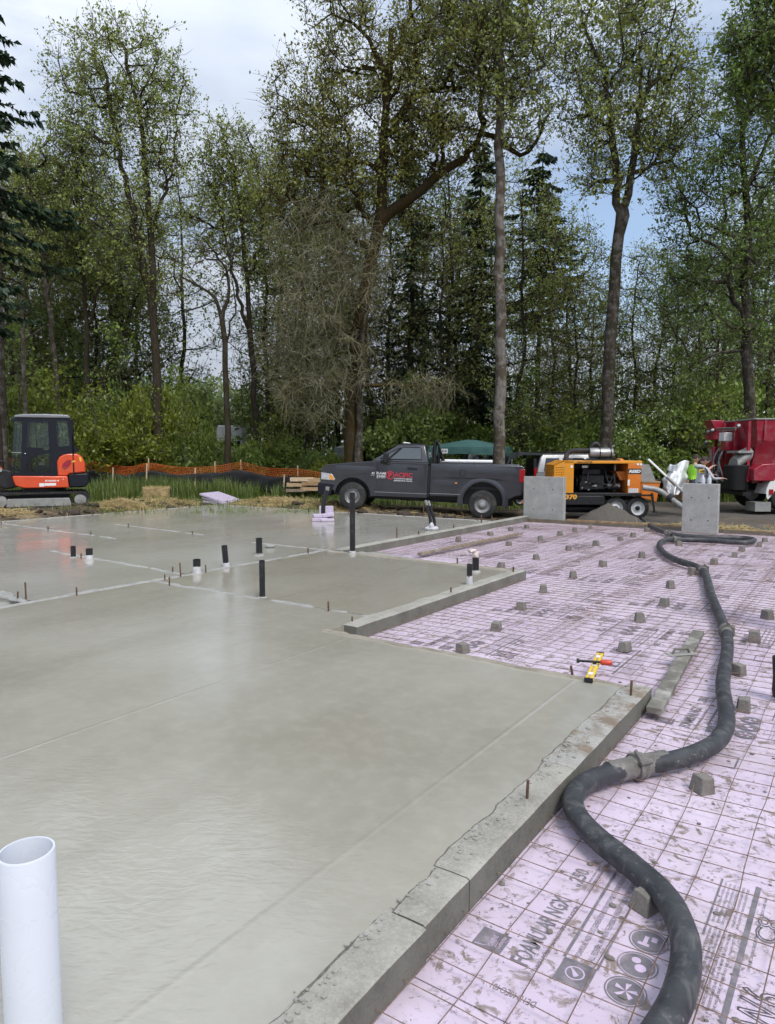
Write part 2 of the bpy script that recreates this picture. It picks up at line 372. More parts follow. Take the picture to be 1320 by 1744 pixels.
slab('slab', [(-7.74, -8), (-1.36, -8), (-1.36, 5.06), (-4.2, 5.10), (-4.2, 5.80), (-7.74, 5.80)], MT['slab_near'], 'large wet grey-beige concrete slab in the foreground')
slab('slab', [(-7.74, 5.82), (-4.2, 5.82), (-4.2, 9.30), (-7.74, 9.36)], MT['slab_mid'], 'small wet concrete slab with brown sheen beyond the near slab')
slab('slab', [(-17.58, -8), (-7.86, -8), (-7.86, 3.7), (-8.6, 3.75), (-8.6, 4.12), (-7.86, 4.2), (-7.86, 9.36), (-7.72, 9.40), (-7.72, 15.78), (-17.58, 15.78)], MT['slab_far'], 'far shiny wet concrete slab reaching to the excavator')
m = MB(); m.box(-8.62, -7.84, 3.68, 4.22, -.2, -.055); o = m.build('slab_recess', MT['spill'], rz=FR); tag(o, 'dark recessed pocket in the slab at the left', kind='structure')
# ------------------------------------------------------------------ stem walls and rough seams
def jag(n, amp, seed, s=.12, L=1.0):
    t = np.linspace(0, L, n); return (fbm(t, t * 0 + seed, s, 3, seed) - .5) * 2 * amp
def wall_piece(parent, name, a0, a1, bo, bi, mat, seed, top=.006, bot=-.2, jamp=.018, side=1):
    """a length of low wall along A: straight outer face at bo, ragged inner edge at bi"""
    n = max(6, int((a1 - a0) / .03)); t = np.linspace(a0, a1, n)
    inn = bi + jag(n, jamp, seed, .25, a1 - a0) + jag(n, jamp * .4, seed + 5, .05, a1 - a0)
    zt = top + (fbm(t, t * 0, .3, 3, seed + 9) - .5) * .006
    out = bo + jag(n, .003, seed + 2, .2, a1 - a0)
    mb = MB(); rings = []
    for k in range(n):
        c = bo + (inn[k] - bo) * .06
        rings.append([(out[k], t[k], bot), (out[k], t[k], zt[k] - .006), (c, t[k], zt[k]), ((c + inn[k]) / 2, t[k], zt[k] + .001), (inn[k] - .004 * side, t[k], zt[k] - .001), (inn[k], t[k], bot)])
    mb.loft(rings)
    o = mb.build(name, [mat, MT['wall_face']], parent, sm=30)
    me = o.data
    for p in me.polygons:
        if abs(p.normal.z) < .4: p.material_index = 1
    return o
sw = thing('stem_wall', 'low concrete foundation wall along the wet slab in the foreground', 'wall', rz=FR)
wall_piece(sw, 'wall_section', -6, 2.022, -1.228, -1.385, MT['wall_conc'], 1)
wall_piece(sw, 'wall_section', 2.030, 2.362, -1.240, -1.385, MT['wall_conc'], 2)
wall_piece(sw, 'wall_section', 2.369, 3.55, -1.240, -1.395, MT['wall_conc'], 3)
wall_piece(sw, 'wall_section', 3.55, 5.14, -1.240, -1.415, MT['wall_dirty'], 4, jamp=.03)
def crack(a0, a1, bi, seed, w=.007):
    n = int((a1 - a0) / .012); t = np.linspace(a0, a1, n); c = bi - .010 + jag(n, .018, seed, .25, a1 - a0) + jag(n, .008, seed + 5, .05, a1 - a0); ww = w * (.35 + fbm(t, t * 0, .12, 3, seed + 7)); z = .0035
    V = np.concatenate([np.stack([c - ww, t, t * 0 + z - .006], -1), np.stack([c, t, t * 0 + z], -1), np.stack([c + ww * 1.6, t, t * 0 + z - .001], -1)]); i = np.arange(n - 1)
    F = np.concatenate([np.stack([i, i + n, i + n + 1, i + 1], -1), np.stack([i + n, i + 2 * n, i + 2 * n + 1, i + n + 1], -1)]); me = np_mesh('crack', V, F, MT['crack']); o = bpy.data.objects.new('crack', me); link(o, sw)
MT['crack'] = M_('damp_joint', (.13, .122, .10), .8, 0, .4, scale=30, bump=.5)
for k, (q0, q1, qb) in enumerate(((-2, 2.02, -1.385), (2.03, 2.36, -1.385), (2.37, 3.55, -1.395), (3.55, 5.1, -1.415))): crack(q0, q1, qb, k + 1)
sw = thing('stem_wall', 'low concrete wall with light top along the small middle slab', 'wall', rz=FR)
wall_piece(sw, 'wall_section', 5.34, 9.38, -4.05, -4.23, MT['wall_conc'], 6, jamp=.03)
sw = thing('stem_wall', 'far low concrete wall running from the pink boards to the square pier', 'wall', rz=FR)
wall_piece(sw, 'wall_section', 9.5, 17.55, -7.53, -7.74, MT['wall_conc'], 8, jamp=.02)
def strip(pts, width, h, seed, mat=None, z0=.0, name='seam', jam=1.0):
    """ragged ridge of rough concrete along points (a,b)"""
    P = [Vector((b, a, 0)) for a, b in pts]; L = sum((P[i + 1] - P[i]).length for i in range(len(P) - 1)); n = max(8, int(L / .05))
    Q = []
    for k in range(n):
        s = L * k / (n - 1); i = 0
        while i < len(P) - 2 and s > (P[i + 1] - P[i]).length: s -= (P[i + 1] - P[i]).length; i += 1
        d = (P[i + 1] - P[i]); Q.append((P[i] + d * min(1, s / d.length), d.normalized()))
    c = 7; V = []; r = np.random.default_rng(seed); j1 = jag(n, 1.1, seed, .22, L) - .25; j2 = jag(n, 1.1, seed + 3, .30, L) - .25
    for k, (q, d) in enumerate(Q):
        w = Vector((d.y, -d.x, 0)); w0 = -width / 2 * (1 + jam * j1[k]); w1 = width / 2 * (1 + jam * j2[k])
        for i in range(c):
            t = i / (c - 1); z = h * math.sin(math.pi * t) ** .5 * (.35 + .9 * r.random()) if 0 < i < c - 1 else -.012
            p = q + w * (w0 + (w1 - w0) * t); V.append((p.x, p.y, z0 + z - (.014 if w1 - w0 < width * .35 else 0)))
    i = np.arange(n * c).reshape(n, c); F = np.stack([i[:-1, :-1], i[:-1, 1:], i[1:, 1:], i[1:, :-1]], -1).reshape(-1, 4)
    me = np_mesh(name, V, F, mat or MT['ridge']); me.shade_smooth()
    o = bpy.data.objects.new(name, me); link(o); o.rotation_euler = (0, 0, FR); return o
_s = [([(3.2, -7.80), (6.0, -7.80)], .15, .010, 'rough pale concrete seam between near slab and far slab'),
      ([(6.0, -7.80), (9.5, -7.80)], .13, .010, 'rough pale concrete seam beside the small middle slab'),
      ([(5.81, -7.75), (5.80, -4.25)], .12, .008, 'ragged seam between near slab and small middle slab'),
      ([(6.62, -11.6), (6.40, -7.9)], .14, .009, 'rough seam crossing the far slab past two short black pipes'),
      ([(8.63, -17.4), (8.34, -12.2)], .13, .008, 'thin pale seam on the far slab under the excavator reflection'),
      ([(10.05, -14.8), (9.74, -11.3)], .10, .007, 'thin dark seam on the far slab near the hay bale'),
      ([(9.44, -9.6), (9.40, -7.75)], .12, .008, 'short rough seam beside the tall black vent pipe'),
      ([(4.25, -8.7), (4.18, -7.85)], .20, .012, 'rough pale rim around the recessed pocket in the slab')]
for k, (p, w, h, lb) in enumerate(_s): tag(strip(p, w, h, 20 + k), lb, kind='structure')
MT['edge_rim'] = conc('crumbly_edge', (.19, .165, .125), (.34, .31, .255), .6, .9)
for k, (p_, lb) in enumerate((([(5.085, -4.25), (5.07, -2.9), (5.05, -1.40)], 'crumbly tan rim along the far edge of the near slab'), ([(9.36, -7.7), (9.33, -6.0), (9.29, -4.2)], 'crumbly rim along the far edge of the middle slab'))): tag(strip(p_, .085, .016, 60 + k, mat=MT['edge_rim'], jam=.7), lb, kind='structure')
strip([(15.80, -17.6), (15.80, -7.75)], .10, .012, 41, name='slab_edge')['kind'] = 'structure'
strip([(-6, -17.62), (15.8, -17.62)], .09, .012, 42, name='slab_edge')['kind'] = 'structure'
def spill(pts_in, pts_out, seed, z_in=.003, z_out=FOAMZ + .008, label=''):
    """rough apron of spilled concrete running from the slab edge down onto the boards"""
    n = 60; c = 9; V = []; r = np.random.default_rng(seed)
    def along(P, t):
        s = t * (len(P) - 1); i = min(int(s), len(P) - 2); f = s - i
        return (P[i][0] * (1 - f) + P[i + 1][0] * f, P[i][1] * (1 - f) + P[i + 1][1] * f)
    for k in range(n):
        t = k / (n - 1); a = along(pts_in, t); b = along(pts_out, t)
        for i in range(c):
            s = i / (c - 1); e = (1 - s) ** 1.6
            jj = (vnoise(t * 25, i * .7, 1, seed) - .5) * (.10 if i else .0)
            V.append((a[1] * (1 - s) + b[1] * s + jj, a[0] * (1 - s) + b[0] * s + jj, z_out + (z_in - z_out) * e + (r.random() - .45) * .030 * (1 if 0 < i < c - 1 else 0)))
    i = np.arange(n * c).reshape(n, c); F = np.stack([i[:-1, :-1], i[:-1, 1:], i[1:, 1:], i[1:, :-1]], -1).reshape(-1, 4)
    me = np_mesh('concrete_spill', V, F, MT['spill']); me.shade_smooth(); o = bpy.data.objects.new('concrete_spill', me); link(o); o.rotation_euler = (0, 0, FR)
    tag(o, label, kind='structure')
spill([(5.08, -4.3), (5.06, -3.0), (5.06, -2.0), (5.05, -1.3)], [(5.38, -4.2), (5.32, -3.2), (5.20, -2.2), (5.17, -1.2)], 51, label='crumbly edge of spilled concrete at the corner of the near slab')
spill([(9.36, -7.6), (9.33, -6.0), (9.30, -4.2)], [(10.5, -7.5), (10.0, -6.2), (9.42, -4.1)], 52, label='grey concrete spilled over the pink boards beside the middle slab')
# ------------------------------------------------------------------ pink foam boards
def foam_mat():
    n = NT('pink_foam'); o = n.pos()
    big = n.noise(o, .9, 4)
    col = n.ramp(big, [(.35, (.545, .445, .55)), (.65, (.625, .53, .63))])
    col = n.mix(n.ramp(n.noise(o, 3.0, 7, .7), [(.46, 0.0), (.66, .5)]), col, (.44, .375, .385))
    sp = n.noise(o, 13, 6, .72, .6); msk = n.ramp(n.noise(o, 1.4, 4), [(.32, .10), (.50, 1.0)])
    s1 = n.n('Math'); s1.operation = 'MULTIPLY'; n.l(n.ramp(sp, [(.54, 0.0), (.61, .88)]), s1.inputs[0]); n.l(msk, s1.inputs[1])
    col = n.mix(s1.outputs[0], col, (.20, .155, .11))
    s2 = n.ramp(n.noise(o, 42, 4, .6, .4), [(.59, 0.0), (.65, .85)])
    s3 = n.n('Math'); s3.operation = 'MULTIPLY'; n.l(s2, s3.inputs[0]); n.l(n.ramp(n.noise(o, 2.1, 3), [(.4, .1), (.6, 1.0)]), s3.inputs[1])
    col = n.mix(s3.outputs[0], col, (.13, .105, .085))
    sc = n.ramp(n.noise(n.pos((3, 26, 1), (0, 0, -.9)), 4, 5, .6, .7), [(.63, 0.0), (.70, .35)])
    col = n.mix(sc, col, (.36, .30, .30))
    nb = n.bump(s1.outputs[0], .4, .006, n.bump(n.noise(o, 60, 3), .08, .003))
    return n.set(col, .5, nb, 0, .4)
MT['foam'] = foam_mat()
MT['foam_edge'] = M_('foam_block', (.50, .43, .55), .6, 0, .12, scale=9, dirt=(.45, .42, .42), dscale=8, damt=.5)
MT['ink'] = M_('ink', (.17, .155, .17), .6, 0, .25, scale=25, dirt=(.36, .30, .33), dscale=10, damt=.7)
MT['ink_pink'] = M_('unprinted_pink', (.55, .44, .58), .55, 0, .1, scale=20)
foam = bpy.data.objects.new('foam_floor', None); link(foam); foam.rotation_euler = (0, 0, FR)
tag(foam, 'floor of pink printed foam insulation boards', kind='structure')
FX = {'x': (0, 1, 0), 'y': (-1, 0, 0)}           # lettering runs along a, its top towards -b
def fr_at(a, b, dz=.0022, flip=False):
    return frame((b, a, FOAMZ + dz), (0, -1 if flip else 1, 0), (1 if flip else -1, 0, 0))
def print_main():
    m = MB(); f = lambda a, b, dz=0: Matrix.Translation((b, a, dz)) @ frame((0, 0, 0), (0, 1, 0), (-1, 0, 0))
    def rect(a0, a1, b0, b1, mi=0, z=0): m.add([(b0, a0, z), (b1, a0, z), (b1, a1, z), (b0, a1, z)], [(0, 1, 2, 3)], mi)
    def disc(a, b, r, mi=0, z=0, r2=None, seg=28):
        c = [(b + r * math.cos(2 * math.pi * k / seg), a + r * math.sin(2 * math.pi * k / seg), z) for k in range(seg)]
        if r2 is None: m.add(c, [tuple(range(seg))], mi)
        else:
            d = [(b + r2 * math.cos(2 * math.pi * k / seg), a + r2 * math.sin(2 * math.pi * k / seg), z) for k in range(seg)]
            m.add(c + d, [(k, (k + 1) % seg, (k + 1) % seg + seg, k + seg) for k in range(seg)], mi)
    Z = .0012
    rect(.26, .37, .092, .206)
    put_text(m, 'OWENS', f(.285, .165, Z), .062, .020, bold=.01, mi=1); put_text(m, 'CORNING', f(.285, .193, Z), .070, .020, bold=.01, mi=1)
    arc = [(.10 + .105 * math.sin(t), .268 + .10 * (1 - math.cos(t)), Z) for t in np.linspace(0, 1.5, 9)]
    m.add([(p[0], p[1], Z) for p in arc] + [(p[0] + .003, p[1] + .004, Z) for p in arc], [(k, k + 1, k + 10, k + 9) for k in range(8)], 1)
    put_text(m, 'FOAMULAR NGX', f(.264, .315), .445, .072, bold=.022)
    put_text(m, 'HIGH PERFORMANCE XPS INSULATION', f(.27, .352), .42, .016, bold=.01)
    put_text(m, '250', f(.842, .312), .105, .064, bold=.02); put_text(m, '"', f(.815, .312), .02, .02)
    put_text(m, 'COMPRESSIVE STRENGTH 25 PSI MIN', f(.85, .335), .17, .009); put_text(m, 'TYPE IV ASTM C578', f(.87, .352), .12, .009)
    rect(.266, .388, .405, .522); rect(.388, 1.10, .396, .408); rect(.388, 1.02, .518, .526)
    put_text(m, 'FOAMULAR NGX NEXT GENERATION EXTRUDED POLYSTYRENE INSULATION MEETS', f(.415, .452), .66, .021)
    put_text(m, 'ALL FEDERAL AND STATE EMISSION REGULATIONS IN THE USA AND CANADA', f(.415, .498), .66, .021)
    disc(.327, .463, .034, 1, Z, .029)
    chk = [(.462, .312), (.480, .322), (.440, .352), (.434, .349), (.476, .316), (.466, .308)]
    m.add([(p[0], p[1], Z) for p in chk], [(0, 1, 2, 3, 4, 5)], 1)
    put_text(m, 'R-10', f(.90, .625), .10, .045); put_text(m, '2"', f(.90, .68), .05, .04)
    for k, a in enumerate((.345, .492, .641)):
        disc(a, .632, .070, 0, 0, .065); disc(a, .632, .060)
        if k == 2: rect(a - .02, a + .022, .615, .63, 1, Z); rect(a - .035, a - .02, .60, .64, 1, Z); rect(a + .002, a + .03, .64, .66, 1, Z)
        elif k == 1: disc(a - .012, .645, .02, 1, Z); disc(a + .022, .622, .016, 1, Z)
        else:
            for q in range(5): m.add([(.632, a, Z), (.632 + .042 * math.cos(q * 1.3), a + .042 * math.sin(q * 1.3), Z), (.632 + .036 * math.cos(q * 1.3 + .5), a + .036 * math.sin(q * 1.3 + .5), Z)], [(0, 1, 2)], 1)
        put_text(m, 'MOISTURE RESISTANT', f(a - .04, .682, Z), .07, .006, mi=1)
    put_text(m, 'DE1D40EO401', Matrix.Translation((.406, .13, 0)) @ frame((0, 0, 0), (-1, 0, 0), (0, -1, 0)), .16, .030)
    m.add([(.44, -.24, 0), (.66, -.24, 0), (.66, -.05, 0), (.44, -.05, 0), (.45, -.23, 0), (.65, -.23, 0), (.65, -.06, 0), (.45, -.06, 0)], [(0, 1, 5, 4), (1, 2, 6, 5), (2, 3, 7, 6), (3, 0, 4, 7)])
    return m.mesh('printed_lettering')
def print_side():
    m = MB(); f = lambda a, b, dz=0: Matrix.Translation((b, a, dz)) @ frame((0, 0, 0), (0, 1, 0), (-1, 0, 0))
    def rect(a0, a1, b0, b1, mi=0, z=0): m.add([(b0, a0, z), (b1, a0, z), (b1, a1, z), (b0, a1, z)], [(0, 1, 2, 3)], mi)
    rect(.0, .86, .125, .145); rect(.42, .84, -.004, .004)
    lines = ['IMPORTANT: THIS PRODUCT IS COMBUSTIBLE AND MAY CONSTITUTE A FIRE HAZARD', 'IF IMPROPERLY USED OR INSTALLED. USE ONLY AS DIRECTED BY INSTRUCTIONS',
             'PROTECT FROM HIGH HEAT SOURCES. LOCAL BUILDING CODES MAY REQUIRE', 'A PROTECTIVE OR THERMAL BARRIER. FOR MORE INFORMATION CONSULT SDS', 'R MEANS RESISTANCE TO HEAT FLOW. THE HIGHER THE R VALUE THE GREATER', 'THE INSULATING POWER. READ THE SEAL ON THE FACT SHEET']
    for k, t in enumerate(lines):
        put_text(m, t, f(.02 + .02 * (k % 2), .022 + .017 * k), .46, .009); put_text(m, t, f(.52, .022 + .017 * k), .30, .009)
    for txt, a, b, w, h in (('W6', .03, .30, .20, .14), ('88', .02, .37, .20, .07), ('C8', .50, .24, .16, .08)):
        cu = bpy.data.curves.new('t', 'FONT'); cu.body = txt; cu.size = 1; cu.fill_mode = 'NONE'; cu.bevel_depth = .018; cu.bevel_resolution = 0; cu.resolution_u = 3
        o = bpy.data.objects.new('t', cu); SC.collection.objects.link(o); me = bpy.data.meshes.new_from_object(o.evaluated_get(bpy.context.evaluated_depsgraph_get()))
        vs = np.array([tuple(v.co) for v in me.vertices]); fs = [tuple(p.vertices) for p in me.polygons]
        bpy.data.objects.remove(o); bpy.data.meshes.remove(me); bpy.data.curves.remove(cu)
        vs[:, 0] = (vs[:, 0] - vs[:, 0].min()) / np.ptp(vs[:, 0]) * w; vs[:, 1] = (vs[:, 1] - vs[:, 1].min()) / np.ptp(vs[:, 1]) * h
        M = f(a, b); m.add([M @ Vector((v[0], v[1], 0)) for v in vs], fs)
    put_text(m, 'OWENS CORNING INSULATING SYSTEMS LLC TOLEDO OHIO 43659', f(.3, .175), .5, .011)
    return m.mesh('printed_notice')
_pm, _ps = print_main(), print_side()
for me in (_pm, _ps): me.materials.append(MT['ink']); me.materials.append(MT['ink_pink'])
def print_on(me, parent, a, b, flip):
    o = bpy.data.objects.new(me.name, me); link(o, parent); o.location = (b, a, FOAMZ + .002); o.rotation_euler = (0, 0, math.pi if flip else 0); return o
def foam_boards():
    cols = [(-.022, 1.2, -3.), (-1.238, -.028, -3.), (-2.458, -1.244, 5.1), (-3.678, -2.464, 5.1), (-4.045, -3.684, 5.1), (-4.898, -4.051, 9.36), (-6.118, -4.904, 9.36), (-7.338, -6.124, 9.36), (-7.535, -7.344, 9.36)]
    rr = random.Random(3)
    for ci, (b0, b1, amin) in enumerate(cols):
        a = -2.93 if ci % 2 else -1.7
        while a < 17.38:
            s0 = max(a, amin); s1 = min(a + 2.434, 17.38)
            if s1 - s0 > .05:
                m = MB(); dz = rr.uniform(-.0015, .0015)
                m.box(b0, b1, s0, s1, FOAMZ - .05, FOAMZ + dz - .0005); o = m.build('foam_board', MT['foam'], foam)
                if s1 - s0 > 1.6 and b1 - b0 > .7 and s0 > -1:
                    if ci == 1 and abs(a - 1.95) < .02:
                        print_on(_pm, o, 1.95, -1.24, False); print_on(_ps, o, 2.33, -.45, False)
                    else:
                        fl = rr.random() < .45
                        ca = s0 + .25 + rr.random() * .5
                        if fl: print_on(_pm, o, s1 - .3, b1 - .1, True); print_on(_ps, o, s1 - .35, b0 + .42, True)
                        else: print_on(_pm, o, s0 + .2, b0 - .0, False); print_on(_ps, o, s0 + .5, b0 + .75, False)
                        if s1 - s0 > 2.3:
                            print_on(_ps, o, s0 + 1.5 if not fl else s0 + .95, b0 + (.66 if not fl else .9), fl)
            a += 2.44
foam_boards()
# ================================================================== wire mesh, blocks, hose, pipes, stakes, tools
MT['wire'] = M_('rusty_wire', (.22, .15, .115), .75, .35, .4, scale=30)
def wire_sheet(label, b0, b1, a0, a1, z, seed, near_to, step_a=.15, step_b=.165, ph=0.0):
    r = np.random.default_rng(seed)
    t = thing('wire_mesh', label, 'wire mesh', rz=FR)
    def wob(p, s): return (vnoise(p[0] * 3, p[1] * 3, 1, s) - .5)
    def zz(b, a): return z + (fbm(np.array([b]), np.array([a]), .8, 2, seed)[0] - .5) * .05
    def wire(p, q, nm=None, into=None, rad=.0023):
        n = max(3, int((Vector(q) - Vector(p)).length / .16)); pts = []
        dx, dy = (r.random() - .5) * .02, (r.random() - .5) * .02
        for k in range(n + 1):
            s = k / n; b = p[0] * (1 - s) + q[0] * s; a = p[1] * (1 - s) + q[1] * s
            pts.append((b + wob((b, a), seed) * .02 + dx * s, a + wob((b, a), seed + 5) * .02 + dy * s, zz(b, a)))
        m = into or MB(); m.tube(pts, rad, 4, caps=True)
        if into is None: m.build(nm, MT['wire'], t, fix=False)
    b = b0
    while b <= b1 + 1e-6: wire((b, a0 - .03), (b, a1 + .03), 'long_wire'); b += step_b
    a = a0 + ph; far = MB(); nf = 0
    while a <= a1:
        bs = b0 - .03 - r.random() * .02
        if a < near_to: wire((bs, a), (b1 + .03, a), 'cross_wire')
        else: wire((bs, a), (b1 + .03, a), into=far, rad=.0028); nf += 1
        a += step_a
    if nf:
        o = far.build('cross_wires_beyond', MT['wire'], t, fix=False); o['kind'] = 'stuff'
wire_sheet('rusty welded wire mesh along the foreground wall under the hose', -1.205, .12, .25, 9.0, FOAMZ + .035, 1, 7.0, ph=.119)
wire_sheet('rusty wire mesh sheet lying between the level and the hose', -2.62, -1.13, 5.35, 17.2, FOAMZ + .038, 2, 7.0)
wire_sheet('rusty wire mesh sheet beside the middle slab wall', -4.0, -2.5, 5.45, 17.2, FOAMZ + .034, 3, 7.0, ph=.06)
wire_sheet('rusty wire mesh sheet under the far loop of hose', -1.22, .1, 8.7, 17.2, FOAMZ + .040, 4, 0, ph=.04)
wire_sheet('rusty wire mesh sheet beyond the end of the middle slab', -5.5, -3.9, 9.8, 17.2, FOAMZ + .036, 5, 0)
wire_sheet('rusty wire mesh sheet along the far low wall', -7.4, -5.4, 10.3, 17.2, FOAMZ + .034, 6, 0, ph=.05)
# ------------------------------------------------------------------ concrete spacer blocks under the mesh
MT['block'] = conc('spacer_block', (.13, .12, .105), (.23, .215, .19), .3, .9)
_dob = [(12.669, -6.974), (14.043, -6.924), (15.078, -6.923), (15.861, -6.847), (14.871, -5.641), (15.726, -5.616), (16.786, -5.606), (13.825, -5.664), (12.681, -5.85), (11.269, -4.682), (12.69, -4.643), (13.658, -4.434), (14.727, -4.283), (15.504, -4.233), (10.132, -4.801), (16.781, -4.269), (11.17, -3.513), (12.499, -3.254), (9.891, -3.532), (8.61, -3.477), (11.184, -2.18), (14.54, -3.09), (12.373, -2.083), (13.48, -1.935), (14.347, -1.946), (15.309, -1.779), (16.25, -1.783), (9.856, -2.18), (7.533, -3.303), (8.673, -1.982), (6.471, -3.113), (7.691, -2.003), (8.623, -0.896), (5.573, -3.009), (6.454, -1.804), (7.481, -0.874), (6.276, -0.842), (5.411, -0.682), (3.961, -0.679), (2.782, -0.667), (1.2, -.1), (4.2, .3)]
def block_mesh(seed):
    r = random.Random(seed); m = MB(); s0, s1, h = .044, .034, .078
    vs = [(x * s0, y * s0, 0) for x, y in ((-1, -1), (1, -1), (1, 1), (-1, 1))] + [(x * s1, y * s1, h) for x, y in ((-1, -1), (1, -1), (1, 1), (-1, 1))]
    vs = [(x + r.uniform(-.005, .005), y + r.uniform(-.005, .005), z + (r.uniform(-.006, .006) if z else 0)) for x, y, z in vs]
    m.add(vs, [(3, 2, 1, 0), (4, 5, 6, 7), (0, 1, 5, 4), (1, 2, 6, 5), (2, 3, 7, 6), (3, 0, 4, 7)])
    me = m.mesh('spacer_block'); bm = bmesh.new(); bm.from_mesh(me); bmesh.ops.bevel(bm, geom=bm.edges[:], offset=.005, segments=2, affect='EDGES', profile=.5); bm.to_mesh(me); bm.free()
    me.materials.append(MT['block']); return me
_bm = [block_mesh(i) for i in range(5)]
_special = {39: 'grey concrete spacer block right beside the nearest bend of the hose', 38: 'grey concrete spacer block standing beyond the near hose coupling', 37: 'concrete spacer block to the right of the hose, level with the plank end', 36: 'tapered spacer block touching the right side of the hose',
            34: 'concrete spacer block just beyond the yellow level', 33: 'spacer block against the crumbly edge of the near slab', 14: 'spacer block at the far edge of the middle slab', 5: 'spacer block in the row nearest the far formwork boards'}
_ORD = ['first', 'second', 'third', 'fourth', 'fifth', 'sixth', 'seventh', 'eighth', 'ninth', 'tenth', 'eleventh', 'twelfth', 'thirteenth', 'fourteenth', 'fifteenth']
_cols = [(-6.4, 'nearest the far low wall'), (-5.2, 'second from the far low wall'), (-4.0, 'third from the far low wall'), (-2.6, 'running past the middle wall end'), (-1.4, 'just left of the hose'), (9, 'right of the hose')]
def block_label(i):
    lo = -9
    for hi, nm in _cols:
        mem = sorted(q for q in [x for x in _dob[:40] if lo < x[1] <= hi])
        if _dob[i] in mem: return '%s spacer block from the near end, in the row %s' % (_ORD[mem.index(_dob[i])], nm)
        lo = hi
for i, (a, b) in enumerate(_dob[:40]):
    o = bpy.data.objects.new('spacer_block', _bm[i % 5]); link(o); p = AB(a, b, FOAMZ - .001); o.location = p; o.rotation_euler = (0, 0, FR + random.Random(i).uniform(-.5, .5)); _q = random.Random(i * 7 + 1); o.scale = [_q.uniform(1.02, 1.3) * (1.0 if i >= 36 else 1.06) for _ in range(3)]; o.rotation_euler = (_q.uniform(-.09, .09), _q.uniform(-.09, .09), FR + _q.uniform(-.7, .7))
    lb = _special.get(i) or block_label(i)
    tag(o, lb, 'spacer block', 'concrete spacer blocks holding the wire mesh')
# ------------------------------------------------------------------ hose
def hose_mat():
    n = NT('hose_rubber'); o = n.pos()
    col = n.ramp(n.noise(o, 7, 5), [(.3, (.018, .02, .024)), (.7, (.05, .052, .056))])
    col = n.mix(n.ramp(n.noise(n.pos((1, 1, 1.6)), 9, 7, .65, .8), [(.52, 0.0), (.70, .38)]), col, (.22, .215, .20))
    col = n.mix(n.ramp(n.noise(o, 28, 5, .7, .5), [(.63, 0.0), (.71, .55)]), col, (.36, .35, .33))
    return n.set(col, n.ramp(n.noise(o, 12, 4), [(.3, .38), (.7, .7)]), n.bump(n.noise(o, 55, 4), .25, .006), 0, .5)
MT['hose'] = hose_mat()
MT['coupling'] = M_('coupling_steel', (.17, .16, .145), .7, .4, .3, scale=12, bump=.4, dirt=(.34, .32, .29), dscale=10, damt=.8)
HR = .052
def hp(px, py, dz=0.0): return W(px, py, FOAMZ + .03 + HR + dz)
hose = thing('concrete_hose', 'long black rubber concrete pump hose snaking over the pink boards', 'hose')
H1 = [hp(*p) for p in [(1139, 909), (1165, 913), (1200, 915), (1240, 916), (1270, 917), (1284, 920), (1272, 924), (1240, 923), (1200, 920), (1148, 919)]]
H0 = [W(1095, 884, -.02), W(1100, 889, -.06), hp(1112, 898), hp(1125, 904), hp(1139, 909)]
H2 = [hp(*p) for p in [(1148, 919), (1130, 921), (1123, 929), (1130, 941), (1150, 953), (1180, 963), (1198, 971)]]
H3 = [hp(*p) for p in [(1198, 971), (1204, 985), (1212, 1015), (1226, 1050), (1237, 1076)]]
H4 = [hp(*p) for p in [(1237, 1076), (1239, 1105), (1234, 1140), (1231, 1170), (1236, 1205), (1237, 1235), (1222, 1262), (1190, 1281), (1145, 1295), (1086, 1305)]]
H5 = [hp(*p) for p in [(1086, 1305), (1030, 1320), (993, 1337), (976, 1362), (985, 1392), (1020, 1430), (1080, 1478), (1135, 1530), (1164, 1590), (1168, 1640), (1156, 1695), (1132, 1745), (1090, 1810), (1040, 1890)]]
for seg in (H0, H1, H2, H3, H4, H5):
    m = MB(); m.tube(bez(seg, 8), HR, 18); m.build('hose_length', MT['hose'], hose, sm=60, fix=False)
def coupling(p, d, L=.17, big=1.0):
    d = Vector(d).normalized(); m = MB(); r = HR * 1.10
    m.lathe([(HR * .9, -L), (r, -L), (r * 1.03, -.05), (r * 1.03, .05), (r, L), (HR * .9, L)], p, d, 20)
    o = m.build('coupling', MT['coupling'], hose, sm=40)
    m = MB(); m.lathe([(r, -.032), (r * 1.28, -.030), (r * 1.34, -.012), (r * 1.22, 0), (r * 1.34, .012), (r * 1.28, .030), (r, .032)], p, d, 20)
    u = d.cross(Vector((0, 0, 1))).normalized(); w = Vector((0, 0, 1))
    q = Vector(p) + (w * .6 - u * .8).normalized() * r * 1.35
    m.cyl(q - d * .04, q + d * .04, .014, seg=8); m.cyl(q + d * .02, q + d * .02 + (w * .4 + u * .5) * .12, .010, seg=6)
    m.build('clamp', MT['coupling'], o, sm=40)
for A_, B_, L in ((H0, H1, .12), (H1, H2, .14), (H2, H3, .12), (H3, H4, .13), (H4, H5, .20)): coupling(A_[-1], B_[1] - A_[-2], L)
